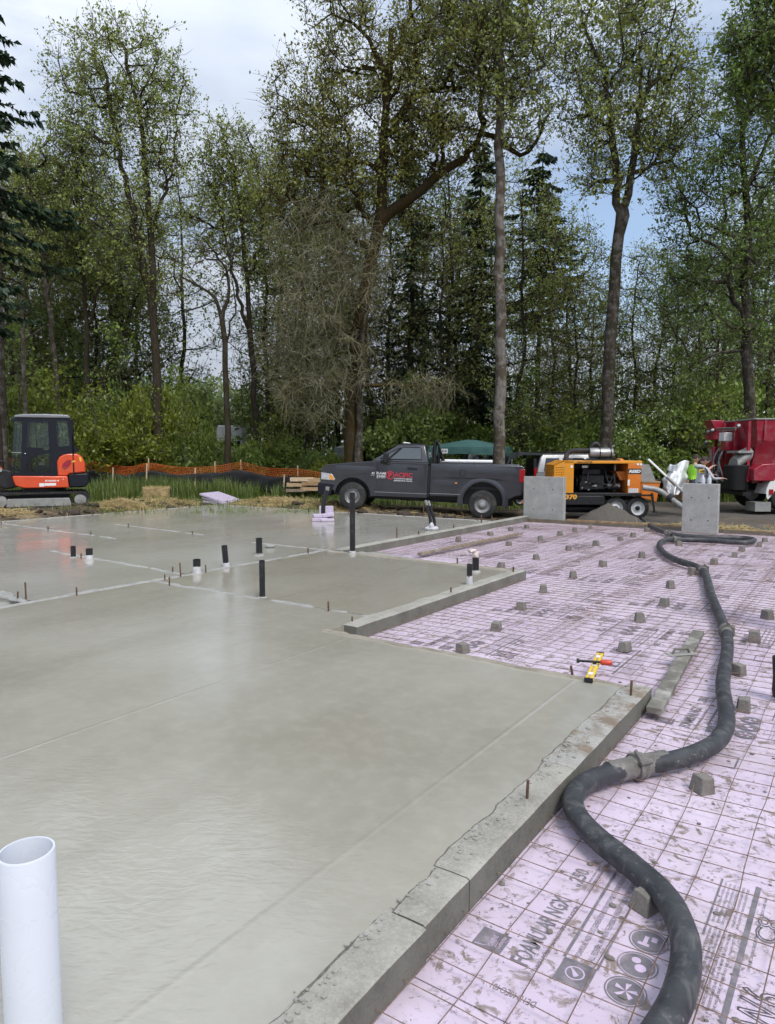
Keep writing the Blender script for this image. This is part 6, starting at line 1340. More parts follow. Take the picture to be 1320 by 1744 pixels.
# ------------------------------------------------------------------ conifers
def conifer(label, px, d, ytop, ylow, half, seed, r0=.2, dens=1.0, group='dark firs among the deciduous trees', name='fir_tree', taper=.9):
    r = np.random.default_rng(seed); b = D(px, 760, d); top = D(px, ytop, d); low = D(px, ylow, d); g = ter(b.x, d) - .15; G = Geo(); Hh = top.z - g
    P = np.array([(b.x + .05 * math.sin(k), d, g + Hh * k / 14) for k in range(15)]); G.add(*tube_np(P, np.linspace(r0, .02, 15), 8))
    T = []; R_ = half * d / FPX; z = low.z
    LV = []; k = 0
    while z < top.z - .2:
        f = (z - low.z) / (top.z - low.z); L0 = R_ * (1 - f) ** taper * (1 if f > .08 else .75) + .25
        for j in range(int(5 * dens) + 1):
            a = r.random() * 6.283; L = L0 * r.uniform(.35, 1.35) * (.45 + 1.1 * float(vnoise(a * 1.3, z * .55, 1, seed)))
            if r.random() < .25: continue
            n = max(4, int(L / .22)); t = np.linspace(0, 1, n)
            drop = -.12 * L * t ** 1.5 - .28 * L * np.sin(t * 2.2) ** 2 * .6 + .10 * L * t
            Q = np.stack([b.x + np.cos(a) * L * t, d + np.sin(a) * L * t, z + drop + r.normal(0, .03, n)], -1)
            G.add(*tube_np(Q, np.linspace(.03, .006, n), 3))
            m = int(26 * L * dens) + 6; tt = r.random(m) ** .7; idx = np.minimum((tt * (n - 1)).astype(int), n - 2); c = Q[idx] + (Q[idx + 1] - Q[idx]) * r.random((m, 1))
            side = np.stack([-np.sin(a) * np.ones(m), np.cos(a) * np.ones(m), np.zeros(m)], -1) * r.choice([-1, 1], (m, 1))
            dd = unit(side * .9 + np.array([np.cos(a), np.sin(a), -.55]) * r.uniform(.3, 1, (m, 1)) + r.normal(0, .2, (m, 3))); ln = (.18 + .28 * r.random(m)) * (1.15 - .5 * tt); e = c + dd * ln[:, None] + np.array([0, 0, -.06])
            w = np.cross(dd, r.normal(0, 1, (m, 3))); w = unit(w) * (.05 + .03 * r.random((m, 1)))
            LV.append(np.stack([c - w * .3, c + dd * ln[:, None] * .5 - w, e, c + dd * ln[:, None] * .5 + w], 1).reshape(-1, 3))
        z += .22 + .12 * r.random()
    V = np.concatenate(LV); return finish_tree(name, label, 'tree', G, (V, np.arange(len(V)).reshape(-1, 4)), 'fir', 'fir', (b.x, d, g), group)
conifer('dark fir at the left edge of the picture', -8, 22, -60, 560, 104, 31, .19, 1.15, taper=.75)
conifer('dark fir standing behind the great mossy oak', 700, 34, 150, 690, 62, 32, .22, .6)
conifer('dark fir just left of the tall pale trunk', 815, 35, 235, 720, 62, 33, .18, 1.1)
conifer('broad dark fir right of the tall pale trunk', 915, 37, 250, 560, 88, 34, .18, 1.0, taper=.7)
conifer('dim fir far behind the mossy oak trunk', 575, 38, 330, 700, 48, 35, .16, .6)
# dead snags
def snag(label, px, d, ytop, r0, lean=0):
    b = D(px, 760, d); g = ter(b.x, d) - .15; top = D(px + lean, ytop, d); G = Geo(); P = np.array([(b.x + (top.x - b.x) * k / 9 + .02 * math.sin(k * 2), d, g + (top.z - g) * k / 9) for k in range(10)]); G.add(*tube_np(P, np.linspace(r0, r0 * .6, 10), 8)); G.add(*tube_np(np.array([P[-1], P[-1] + [.02, 0, .15], P[-1] + [.05, 0, .4]]), np.array([r0 * .6, r0 * .3, .01]), 8)); G.add(*tube_np(np.array([P[7], P[7] + [.3, 0, .2], P[7] + [.7, .1, .5]]), np.array([.04, .03, .01]), 5))
    finish_tree('dead_tree', label, 'tree', G, None, 'pale', 'oak', (b.x, d, g))
snag('pale broken snag behind the excavator cab', 43, 25, 500, .09, -6)
snag('reddish grey trunk at the left edge behind the excavator', 6, 24, 470, .14, -8)
# ------------------------------------------------------------------ slender trees deeper in the wood: five builds, copied
def slender(seed, H, leaf, lean=0.0):
    T = Tree(seed); r = T.r; pts = [(0, 0, -.2)] + [(lean * k + r.normal(0, .12), r.normal(0, .12), H * k / 6) for k in range(1, 7)]; T.limb(pts, .15, .03, .5, .03)
    n = 260; z = r.uniform(.14, 1.05, n); R_ = 2.3 * np.sin(np.clip((z - .1) * 2.6, .2, 2.6)) + .4; a = r.random(n) * 6.283; q = np.sqrt(r.random(n)); A = np.stack([lean * 6 * z + np.cos(a) * R_ * q, np.sin(a) * R_ * q, z * H], -1)
    T.fill(A, .2); T.radii(.010); W_ = T.wood(); tw = T.twigs(3, (.35, .95)); G2 = Geo(); twig_geo(G2, tw, .010); C = cluster(tw, r, 7, .12); V, F = leaves_geo(C, .125, r)
    me = W_.mesh('trunk', BARK['oak']); me.shade_smooth(); return me, np_mesh('crown', V, F, LEAF[leaf]), G2.mesh('twigs', BARK['twig'])
_sl = [slender(41, 14, 'oak'), slender(42, 15, 'oak', .12), slender(43, 12.5, 'olive', -.1), slender(44, 14.5, 'dark'), slender(45, 11, 'green', .05)]
_sp = [(458, 34, 0, 1.0, 'slender tree close behind the round-topped one'), (312, 36, 1, 1.0, 'slender dark tree right of the double-trunked tree'), (505, 37, 2, 1.0, 'thin brownish tree left of the mossy oak'), (62, 36, 0, 1.0, 'thin tree deep behind the left fir'), (112, 38, 2, .95, 'thin olive tree deep behind the excavator'), (196, 38, 1, 1.0, 'slender tree deep behind the double-trunked one'), (238, 41, 3, 1.0, 'dark slender tree far behind the leaning trunk'), (20, 33, 3, 1.0, 'dark slender tree under the left fir'),
       (545, 41, 0, 1.05, 'thin tree seen through the drooping twigs'), (665, 38, 3, 1.1, 'dark slender tree behind the mossy oak trunk'), (745, 33, 2, 1.0, 'olive slender tree between the mossy oak and the pale trunk'), (780, 40, 0, 1.1, 'slender tree behind the peak of the green canopy'), (886, 30, 1, .85, 'thin crooked tree just right of the pale trunk'), (935, 34, 0, .9, 'slender tree above the silver SUV'), (965, 37, 3, .9, 'dark slender tree above the pump radiator'), (990, 31, 2, .72, 'thin dark-stemmed tree left of the forked tree'), (1010, 38, 4, .9, 'green slender tree left behind the forked trunk'), (1075, 35, 0, .8, 'slender tree right behind the forked trunk'), (1110, 37, 1, .78, 'slender leaning tree above the blossoming shrub'), (1145, 34, 3, .75, 'dark slender tree left of the twisted oak'), (1185, 38, 0, .85, 'slender tree far behind the workers'), (1215, 33, 4, .8, 'green slender tree left behind the mixer truck'), (1240, 40, 2, 1.0, 'olive slender tree behind the mixer truck'), (1310, 35, 3, 1.0, 'dark slender tree at the right edge behind the mixer truck'), (610, 44, 1, 1.0, 'thin leaning tree far behind the mossy oak'),
       (5, 38, 2, 1.15, 'olive tree deep at the left edge'), (40, 42, 1, 1.2, 'tall thin tree far behind the pale snag'), (88, 41, 0, 1.2, 'tall thin tree deep behind the bent grey tree'), (130, 43, 3, 1.25, 'dark tree deep behind the straight dark trunk'), (165, 35, 4, 1.0, 'small green tree behind the leaning trunk'), (222, 36, 2, 1.1, 'olive tree between the two main left trunks'), (480, 40, 3, 1.15, 'dark tree deep between the dip and the mossy oak'), (520, 34, 0, 1.05, 'tree close behind the drooping twigs on the left'), (640, 35, 2, 1.15, 'olive tree close behind the mossy oak trunk'), (720, 38, 4, 1.3, 'green tree deep between oak and pale trunk'), (765, 36, 3, 1.1, 'dark tree just left above the canopy peak'), (840, 41, 0, 1.2, 'tall tree far behind the pale trunk'), (1265, 37, 4, 1.25, 'green tree deep behind the twisted oak'), (1290, 42, 0, 1.2, 'tall tree far behind the mixer bin')]
for k, (px, d, i, sc, lb) in enumerate(_sp):
    p = D(px, 760, d); t = thing('slender_tree', lb, 'tree', (p.x, d, ter(p.x, d) - .1), k * 1.7, 'slender trees deeper in the wood'); t.scale = (sc, sc, sc)
    for nm, me in zip(('trunk', 'crown', 'twigs'), _sl[i]): link(bpy.data.objects.new(nm, me), t)
# ------------------------------------------------------------------ shrubs
def shrub_mesh(seed, w, h, n, lsize, lumps=14, flat=.3):
    r = np.random.default_rng(seed); G = Geo(); C = []
    for k in range(lumps):
        a = r.random() * 6.283; q = math.sqrt(r.random()) * .8; z = h * (.25 + .65 * r.random() * (1 - .45 * q)); c = np.array([math.cos(a) * q * w, math.sin(a) * q * w, z]); rr = (.20 + .22 * r.random()) * min(w, h)
        v = unit(r.normal(0, 1, (n // lumps, 3))) * (r.random((n // lumps, 1)) ** .4) * np.array([rr, rr, rr * .75]); C.append(c + v)
        s = np.array([c[0] * .15, c[1] * .15, -.1]); G.add(*tube_np(np.array([s, s * .5 + c * .5 + r.normal(0, .08, 3), c]), np.array([.03, .02, .008]), 4))
        for q_ in range(6): e = c + unit(r.normal(0, 1, 3)) * rr; G.add(*tube_np(np.array([c, (c + e) / 2 + r.normal(0, .05, 3), e]), np.array([.010, .008, .004]), 3))
    C = np.concatenate(C); C = C[C[:, 2] > .02]; V, F = leaves_geo(C, lsize, r, flat); me = G.mesh('stems', BARK['oak']); return me, np_mesh('foliage', V, F, LEAF['bush'])
_sh = [shrub_mesh(51, 1.5, 2.2, 5600, .105, 22), shrub_mesh(52, 1.9, 1.7, 5600, .10, 22), shrub_mesh(53, 1.3, 3.0, 5600, .105, 26), shrub_mesh(54, 1.0, 1.1, 2600, .09, 14)]
def shrub(px, d, w, h, kind, leaf, label, k, extra=None):
    d += 2.6 if d < 29 and px < 620 else 0; w *= 1.12; _rr = random.Random(k * 13 + 5); w *= _rr.uniform(.75, 1.15); h *= _rr.uniform(.8, 1.75 if px < 310 else 1.4) if h > 1.9 else 1.0
    p = D(px, 760, d); g = ter(p.x, d); base = ((1.5, 2.2), (1.9, 1.7), (1.3, 3.0), (1.0, 1.1))[kind]; t = thing('shrub', label, 'shrub', (p.x, d, g - .05), k * 2.1, 'shrubs along the edge of the wood'); t.scale = (w / base[0], w / base[0], h / base[1])
    for nm, me in zip(('stems', 'foliage'), _sh[kind]):
        o = bpy.data.objects.new(nm, me); link(o, t)
        if nm == 'foliage': o.material_slots[0].link = 'OBJECT'; o.material_slots[0].material = LEAF[leaf]
    return t
_shr = [(20, 26, 1.4, 3.6, 2, 'bush', 'tall green shrub behind the excavator boom'), (75, 25, 1.5, 3.6, 0, 'bright', 'yellow-green shrub rising right behind the excavator cab'), (125, 27.5, 1.9, 4.6, 2, 'bush', 'tall green shrub behind the excavator counterweight'), (150, 25, 1.6, 2.6, 1, 'bright', 'low bright shrub beside the excavator hood'), (195, 28, 1.9, 3.6, 0, 'bush', 'broad green shrub beyond the orange fence'), (225, 25.8, 1.6, 3.0, 2, 'bright', 'bright yellow-green shrub left of the bale'), (262, 26.5, 1.7, 2.8, 1, 'bright', 'bright shrub straight behind the hay bale'), (300, 28.5, 1.8, 3.4, 0, 'bush', 'green shrub left of the bare forked tree'), (345, 27, 1.6, 2.6, 1, 'bush', 'green shrub below the caravan on its left'),
        (340, 46, 3.2, 7.0, 2, 'lime', 'tree-like shrub coloured pale lime as if sunlit in the far clearing'), (368, 48, 3.0, 6.0, 0, 'lime', 'shrub coloured pale lime as if sunlit, at the right of the far clearing'), (405, 26, 1.3, 1.9, 1, 'dark', 'dark low shrub in front of the caravan'), (448, 25.6, 1.5, 2.0, 1, 'bush', 'green bramble mound left of the lumber stack'), (490, 26, 1.6, 2.3, 0, 'bush', 'green bramble mound behind the lumber stack'), (530, 25, 1.2, 1.8, 1, 'dark', 'dark bramble in front of the mossy oak'), (557, 24.2, .8, 1.8, 3, 'bright', 'small bright sapling shrub before the pickup nose'), (585, 24.5, .7, 1.7, 3, 'bright', 'small bright shrub at the foot of the mossy oak'),
        (690, 31, 2.2, 3.2, 0, 'dark', 'dark shrub above the pickup cab roof'), (735, 33, 2.2, 3.8, 2, 'bush', 'green shrub left of the canopy peak'), (775, 34, 2.2, 3.6, 0, 'bush', 'green shrub behind the canopy peak'), (820, 35, 2.2, 4.0, 2, 'bush', 'green shrub left behind the pale trunk'), (890, 32, 2.0, 3.8, 0, 'bush', 'green shrub right of the pale trunk'), (940, 31, 2.0, 3.6, 2, 'dark', 'dark green shrub above the SUV roof'), (985, 30, 2.0, 3.6, 0, 'bush', 'green shrub left of the silver muffler'), (1035, 32, 2.0, 3.4, 1, 'dark', 'dark shrub behind the forked trunk'),
        (1130, 28.5, 1.9, 4.2, 2, 'bush', 'tall green shrub right behind the blossoming one'), (1170, 30, 2.0, 4.4, 0, 'dark', 'dark leafy shrub behind the workers'), (1205, 27.5, 1.7, 4.2, 2, 'dark', 'dark tall shrub left of the mixer truck'), (1240, 30, 2.0, 4.6, 2, 'bush', 'tall green shrub behind the mixer bin'), (1300, 29, 2.0, 4.4, 0, 'dark', 'dark shrub at the right edge behind the mixer bin')]
for k, (px, d, w, h, kd, lf, lb) in enumerate(_shr): shrub(px, d, w, h, kd, lf, lb, k)
def blossom():
    p = D(1085, 760, 26.5); g = ter(p.x, 26.5); t = thing('blossom_shrub', 'shrub with white blossom right of the forked tree', 'shrub', (p.x, 26.5, g - .05)); r = np.random.default_rng(61)
    me, fo = shrub_mesh(62, 1.5, 3.3, 3000, .11, 18); fo.materials.clear(); fo.materials.append(LEAF['bush']); link(bpy.data.objects.new('stems', me), t); link(bpy.data.objects.new('foliage', fo), t)
    C = []
    for k in range(60):
        a = r.random() * 6.283; q = math.sqrt(r.random()); c = np.array([math.cos(a) * q * 1.45, math.sin(a) * q * 1.4, 1.0 + 2.5 * r.random()]); C.append(c + r.normal(0, .10, (7, 3)))
    V, F = leaves_geo(np.concatenate(C), .075, r); link(bpy.data.objects.new('blossom', np_mesh('blossom', V, F, LEAF['white'])), t)
blossom()
def sapling_mesh(seed, H, leaf):
    T = Tree(seed); r = T.r; T.limb([(0, 0, -.1), (r.normal(0, .1), 0, H * .4), (r.normal(0, .2), r.normal(0, .2), H)], .035, .008, .3, .02)
    n = 46; z = r.uniform(.25, 1.02, n); a = r.random(n) * 6.283; q = (.35 + .75 * np.sin(np.clip(z, 0, 1) * 3.0)) * np.sqrt(r.random(n)); T.fill(np.stack([np.cos(a) * q, np.sin(a) * q, z * H], -1), .2, seg=.25); T.radii(.006); W_ = T.wood(); tw = T.twigs(3, (.2, .5)); twig_geo(W_, tw, .005); V, F = leaves_geo(cluster(tw, r, 6, .09), .11, r, .5); return W_.mesh('trunk', BARK['twig']), np_mesh('crown', V, F, LEAF[leaf])
_sap = [sapling_mesh(81, 4.2, 'bright'), sapling_mesh(82, 3.4, 'bright'), sapling_mesh(83, 5.2, 'bush')]
for k, (px, d, i, sc, lb) in enumerate(((98, 26.8, 0, 1.15, 'yellow-green sapling just right of the excavator cab'), (172, 27.2, 1, 1.2, 'yellow-green sapling behind the silt fence left of the bale'), (248, 27.6, 0, .95, 'airy yellow-green sapling right above the bale'), (320, 28, 2, .8, 'thin green sapling left of the caravan'), (30, 27, 2, 1.2, 'thin green sapling behind the excavator boom'), (210, 29, 2, 1.25, 'tall thin green sapling below the double trunk'), (470, 28, 1, .9, 'light sapling among the brambles left of the mossy oak'), (705, 30, 2, .95, 'green sapling above the pickup cab'), (905, 29.5, 2, 1.0, 'green sapling right of the pale trunk'), (960, 28.5, 0, .95, 'yellow-green sapling above the pump radiator'), (1155, 27, 2, 1.1, 'green sapling behind the white sheet'), (1215, 26.5, 1, 1.2, 'sapling just left of the mixer bin'))):
    p = D(px, 760, d); t = thing('sapling', lb, 'sapling', (p.x, d, ter(p.x, d) - .05), k * 2.3, 'saplings along the edge of the wood'); t.scale = (sc, sc, sc)
    for nm, me in zip(('trunk', 'crown'), _sap[i]): link(bpy.data.objects.new(nm, me), t)
# undergrowth deep in the wood: one uncountable mass of stems and leaves
def undergrowth():
    r = np.random.default_rng(71); n = 60000; px = r.uniform(-60, 1380, n); d = r.uniform(34, 58, n); x = (px - 660) / FPX * d
    hmax = 2.2 + (8.5 + 2.5 * (px < 300)) * fbm(x, d, 4, 3, 9) ** 1.5; z = .1 + hmax * r.random(n) ** .8; gap = (px > 300) & (px < 402) & (d < 62); z = np.where(gap, .1 + .2 * z, z); V, F = leaves_geo(np.stack([x, d, z], -1), .24, r, .2)
    o = bpy.data.objects.new('undergrowth', np_mesh('undergrowth', V, F, LEAF['dark'])); link(o); tag(o, 'mass of green undergrowth deep between the trees', kind='stuff')
    G = Geo(); T = []
    n = 420; px = r.uniform(-60, 1380, n); d = r.uniform(36, 58, n); x = (px - 660) / FPX * d; h = r.uniform(3, 9, n); b = np.stack([x, d, np.zeros(n)], -1); gap = (px > 296) & (px < 404); h = np.where(gap, h * .2, h); e = b + np.stack([r.normal(0, .6, n), r.normal(0, .5, n), h], -1); m_ = (b + e) / 2 + r.normal(0, .25, (n, 3)); twig_geo(G, np.stack([b, m_, e], 1), .04)
    n = 9000; px = r.uniform(-60, 1380, n); d = r.uniform(33, 58, n); px = np.where((px > 300) & (px < 400), px + 300, px); x = (px - 660) / FPX * d; b = np.stack([x, d, r.uniform(1, 10, n)], -1); dv = unit(r.normal(0, 1, (n, 3)) + np.array([0, 0, .4])) * r.uniform(.5, 1.8, (n, 1)); twig_geo(G, np.stack([b, b + dv * .5 + r.normal(0, .08, (n, 3)), b + dv], 1), .013)
    o = bpy.data.objects.new('undergrowth_stems', G.mesh('undergrowth_stems', BARK['oak'])); link(o); tag(o, 'tangle of thin dark stems deep in the wood', kind='stuff')
undergrowth()
# ================================================================== fence, grass, straw, stacks, people, tarp
MT['orange_net'] = M_('orange_net', (.75, .17, .03), .6, 0, .12)
MT['silt'] = M_('silt_fabric', (.010, .010, .012), .7, 0, .3)
MT['straw'] = leaf_mat('straw', (.42, .31, .13), (.66, .53, .28), .1)
MT['straw_heap'] = M_('straw_heap', (.42, .32, .16), .95, 0, .35, scale=14, bump=.8, bscale=50)
def fence():
    pts = [(-60, 783, 27.4), (20, 780, 27.3), (90, 783, 27.2), (148, 786, 27), (215, 795, 26.8), (253, 789, 26.6), (310, 796, 26.4), (366, 794, 26.2), (410, 788, 26), (455, 797, 25.7), (507, 799, 25.4), (548, 805, 25.2)]
    P = bez([D(*p) for p in pts], 10); Q = np.array([tuple(p) for p in P]); n = len(Q)
    t = thing('orange_fence', 'orange plastic mesh barrier fence sagging before the bushes', 'fence', (Q[n // 2][0], Q[n // 2][1], 0)); o0 = np.array([Q[n // 2][0], Q[n // 2][1], 0])
    d = np.r_[0, np.cumsum(np.linalg.norm(np.diff(Q, axis=0), axis=1))]; m = int(d[-1] / .07); s = np.linspace(0, d[-1], m); L = np.stack([np.interp(s, d, Q[:, k]) for k in range(3)], -1) - o0
    hgt = .36 + .12 * (fbm(s, s * 0, 2.0, 2, 3) - .5) * 2; G = Geo(); rows = 7
    grid = np.stack([L + np.stack([.03 * np.sin(s * 3 + r_), .04 * np.sin(s * 2.1 + r_ * .6), -hgt * r_ / (rows - 1)], -1) for r_ in range(rows)], 1)
    for r_ in range(rows): G.add(*tube_np(grid[:, r_], np.full(m, .010 if r_ in (0, rows - 1) else .007), 3))
    for k in range(m): G.add(*tube_np(grid[k], np.full(rows, .007), 3))
    link(bpy.data.objects.new('net', G.mesh('net', MT['orange_net'])), t)
    for k, (px, yt, dd) in enumerate(((253, 780, 26.65), (366, 786, 26.25), (410, 783, 26.05), (507, 793, 25.45), (90, 778, 27.25), (20, 775, 27.35))):
        p = D(px, yt, dd); g = ter(p.x, dd); mb = MB(); mb.box(-.02, .02, -.012, .012, -.1, p.z - g); o = mb.build('stake', MT['stake_wood'], t, loc=Vector((p.x, p.y, g)) - Vector(o0))
    # black silt fabric in front
    t = thing('silt_fence', 'black silt fence fabric hanging below the orange mesh', 'fence', tuple(o0))
    m2 = 160; s = np.linspace(0, d[-1], m2); L = np.stack([np.interp(s, d, Q[:, k]) for k in range(3)], -1) - o0; L[:, 1] -= .12; top = -.20 - .20 * (fbm(s, s * 0, 1.4, 3, 8)); V = []
    for r_ in range(7): V.append(L + np.stack([0 * s, -.07 * (fbm(s, s * 0 + r_ * .4, .8, 3, 31) - .5) - .05 * np.sin(s * 6.1 + r_) * fbm(s, s * 0, 1, 2, 5), top - .10 * r_], -1))
    V = np.stack(V, 1); i = np.arange(m2 * 7).reshape(m2, 7); F = np.stack([i[:-1, :-1], i[1:, :-1], i[1:, 1:], i[:-1, 1:]], -1).reshape(-1, 4); me = np_mesh('fabric', V.reshape(-1, 3), F, MT['silt']); me.shade_smooth(); o = bpy.data.objects.new('fabric', me); link(o, t); sm_ = o.modifiers.new('thick', 'SOLIDIFY'); sm_.thickness = .006
    for px, yt, dd in ((247, 789, 26.4), (482, 808, 25.3), (330, 797, 26.2), (190, 796, 26.7)):
        p = D(px, yt, dd); g = ter(p.x, dd); mb = MB(); mb.box(-.025, .025, -.012, .012, -.1, p.z - g); o = mb.build('stake', MT['stake_wood'], t, loc=Vector((p.x, p.y, g)) - Vector(o0)); o.rotation_euler = (0, .06, 0)
fence()
def near_edge(x, y):
    a = x * DA[0] + y * DA[1]; b = x * DB[0] + y * DB[1]; w = 1.5 + 1.2 * (fbm(x, y, 1.5, 2, 14) - .5)
    k = in_found(a - w, b) | in_found(a, b + w) | in_found(a - w * .7, b + w * .7)
    q = D(265, 851, 23.2); k |= (np.abs(x - q.x) < .7) & (y > 21.5) & (y < 23.6); q = D(362, 858, 23.1); k |= (np.abs(x - q.x) < .9) & (y > 21.5) & (y < 24.4); q = D(515, 838, 24.3); k |= (np.abs(x - q.x) < .9) & (y > 22.6) & (y < 24.9)
    return k
def blades(name, label, reg, n, h, mat, seed, wid=.012, lean=.35, mask=None):
    r = np.random.default_rng(seed); x = r.uniform(reg[0], reg[1], n); y = r.uniform(reg[2], reg[3], n)
    dens = fbm(x, y, 1.2, 3, seed); k = r.random(n) < np.clip((dens - .28) * 3, 0.05, 1)
    if mask is not None: k &= mask(x, y, r)
    x, y, dens = x[k], y[k], dens[k]; n = len(x); z = terrain(x, y); hh = h * r.uniform(.4, 1.15, n) * (.5 + dens)
    a = r.random(n) * 6.283; dx = np.cos(a) * lean * hh; dy = np.sin(a) * lean * hh; w = np.stack([-np.sin(a), np.cos(a), 0 * a], -1) * wid
    b = np.stack([x, y, z - .02], -1); m_ = b + np.stack([dx * .35, dy * .35, hh * .6], -1); e = b + np.stack([dx, dy, hh], -1)
    V = np.stack([b - w, b + w, m_ + w * .7, m_ - w * .7, e], 1).reshape(-1, 3); i = np.arange(n)[:, None] * 5
    F = np.concatenate([i + np.array([[0, 1, 2, 3]]), i + np.array([[3, 2, 4, 4]])]); 
    F3 = np.concatenate([i + np.array([[0, 1, 2]]), i + np.array([[0, 2, 3]]), i + np.array([[3, 2, 4]])]); o = bpy.data.objects.new(name, np_mesh(name, V, F3, mat)); link(o); tag(o, label, kind='stuff')
blades('grass', 'tall green grass between the straw and the silt fence', (-14.5, -.6, 21.5, 27.5), 46000, .64, LEAF['grass'], 81, .011, mask=lambda x, y, r: (~near_edge(x, y)) & (y > 23.1 + .12 * np.abs(x + 5) * (x < -5) * -1 + .8 * (fbm(x, y, 1.0, 2, 4) - .5)) & (x < -2.4 + .5 * r.random(len(x)) + np.where(y > 25, 3, 0)))
blades('grass', 'sparse grass tufts among the straw and around the excavator', (-14.5, -1.5, 19.5, 23.5), 5000, .22, LEAF['grass'], 82, .010)
blades('grass', 'rough grass around the pickup and the canopy', (-1.5, 6.5, 22.8, 31), 9000, .30, LEAF['grass'], 83, .012)
blades('grass', 'weeds at the foot of the shrubs', (-17, 15, 26.5, 35), 16000, .6, LEAF['bush'], 84, .018)
def straw(name, label, c, rx, ry, n, hz, seed, ln=(.12, .38)):
    r = np.random.default_rng(seed); a = r.random(n) * 6.283; q = r.random(n) ** .6; x = c[0] + np.cos(a) * q * rx; y = c[1] + np.sin(a) * q * ry; A_ = np.stack([x, y], -1)
    aa = x * DA[0] + y * DA[1]; bb = x * DB[0] + y * DB[1]; k = ~in_found(aa - .12, bb - .12) & ~in_found(aa, bb - .1) & ((name == 'straw_heap') | (fbm(x, y, .7, 3, 17) > .40 + .12 * r.random(len(x)))); x, y, q = x[k], y[k], q[k]; n = len(x)
    z = terrain(x, y) + .012 + hz * np.clip(1 - q, 0, 1) * r.random(n) ** .5; b = np.stack([x, y, z], -1); dv = unit(r.normal(0, 1, (n, 3)) * np.array([1, 1, .28])) * r.uniform(ln[0], ln[1], (n, 1)); G = Geo(); twig_geo(G, np.stack([b - dv * .5, b + r.normal(0, .02, (n, 3)), b + dv * .5], 1), .0075)
    o = bpy.data.objects.new(name, G.mesh(name, MT['straw'])); link(o); return o
p = D(205, 868, 20.9); o = straw('straw_heap', '', (p.x, p.y), .85, .5, 4200, .30, 91); tag(o, 'heap of loose golden straw beside the excavator track', kind='stuff')
for k, (a_, b_, rx, ry, n_, h_, lb) in enumerate(((9.5, -18.7, 2.0, 1.0, 1500, .04, 'loose straw strewn in front of the excavator tracks'), (14.0, -18.8, 2.0, 1.1, 3200, .06, 'loose straw strewn before the bale'), (16.7, -16.2, 2.2, 1.0, 4200, .09, 'straw and wood chips strewn beyond the far slab edge'), (16.6, -13.3, 1.5, .8, 4200, .14, 'pile of straw and chips just left of the pickup'), (17.6, -11.0, 2.0, 1.2, 350, .03, 'straw litter under the pickup'), (18.6, -3.0, 2.4, 1.2, 900, .03, 'straw litter between the right pier and the pump'))):
    q_ = AB(a_, b_); tag(straw('straw', '', (q_.x, q_.y), rx, ry, n_, h_, 92 + k), lb, kind='stuff')
def clods():
    r = np.random.default_rng(97); m = MB()
    for k in range(170):
        a, b = (r.uniform(7, 16), -17.8 - r.random() ** 1.5 * 1.6) if r.random() < .5 else (15.95 + r.random() ** 1.5 * 2.0, r.uniform(-17.5, -7.9)); x, y, _z = AB(a, b)
        if bool(in_found(np.array([a - .15]), np.array([b - .15]))[0]) or bool(in_found(np.array([a]), np.array([b]))[0]): continue
        s = .03 + .13 * r.random() ** 2.5; m.ball((x, y, ter(x, y) + s * .2), s, 4, sc=(1 + r.random() * .6, 1 + r.random() * .4, .55 + .3 * r.random()))
    o = m.build('soil_clods', M_('soil_clod', (.055, .040, .030), .95, 0, .4, scale=9, bump=.8), sm=80)
    for v in o.data.vertices: v.co += Vector((vnoise(v.co.x * 22, v.co.z * 22, 1, 1) - .5, 0, vnoise(v.co.y * 22, v.co.x * 22, 1, 3) - .5)) * .06
    tag(o, 'dark clods of churned soil along the slab edge', kind='stuff')
clods()
def bale():
    d = 23.2; p = D(265, 851, d); s = d / FPX; t = thing('straw_bale', 'small golden straw bale on the grass edge behind the slab', 'straw bale', (p.x, d, ter(p.x, d) - .02), R(8)); w, h = 42 * s, 22 * s
    m = MB(); m.box(-w / 2, w / 2, 0, .45, 0, h); o = m.build('bale', MT['straw_heap'], t, bevel=.05, seg=3); r = np.random.default_rng(3); n = 900; b = np.stack([r.uniform(-w / 2, w / 2, n), r.choice([-.005, .2, .45], n), r.uniform(0, h, n)], -1); k = r.random(n) < .35; b[k, 2] = h; b[k, 1] = r.uniform(0, .45, k.sum())
    dv = unit(r.normal(0, 1, (n, 3)) * np.array([1, .4, .5])) * r.uniform(.06, .2, (n, 1)); G = Geo(); twig_geo(G, np.stack([b - dv * .5, b, b + dv * .5], 1), .006); link(bpy.data.objects.new('loose_straw', G.mesh('loose_straw', MT['straw'])), t)
bale()
# foam boards left by the slab
d = 23.1; p = D(362, 858, d); g = ter(p.x, d)
for k, (dx, dz, ry, rz, lb) in enumerate(((.10, .03, 6, .12, 'lowest pale pink foam board of the little stack behind the slab'), (.04, .11, 12, .0, 'middle pink foam board of the little stack behind the slab'), (-.02, .19, 17, .06, 'topmost pink foam board tilted on the little stack behind the slab'))):
    m = MB(); m.box(-.44, .44, 0, 1.2, -.03, .03); o = m.build('foam_sheet', MT['foam_edge'], loc=(p.x + dx, d - .1, p.z + dz), bevel=.004); o.rotation_euler = (0, R(ry), rz - .35); tag(o, lb, 'foam board', 'loose foam boards behind the slab')
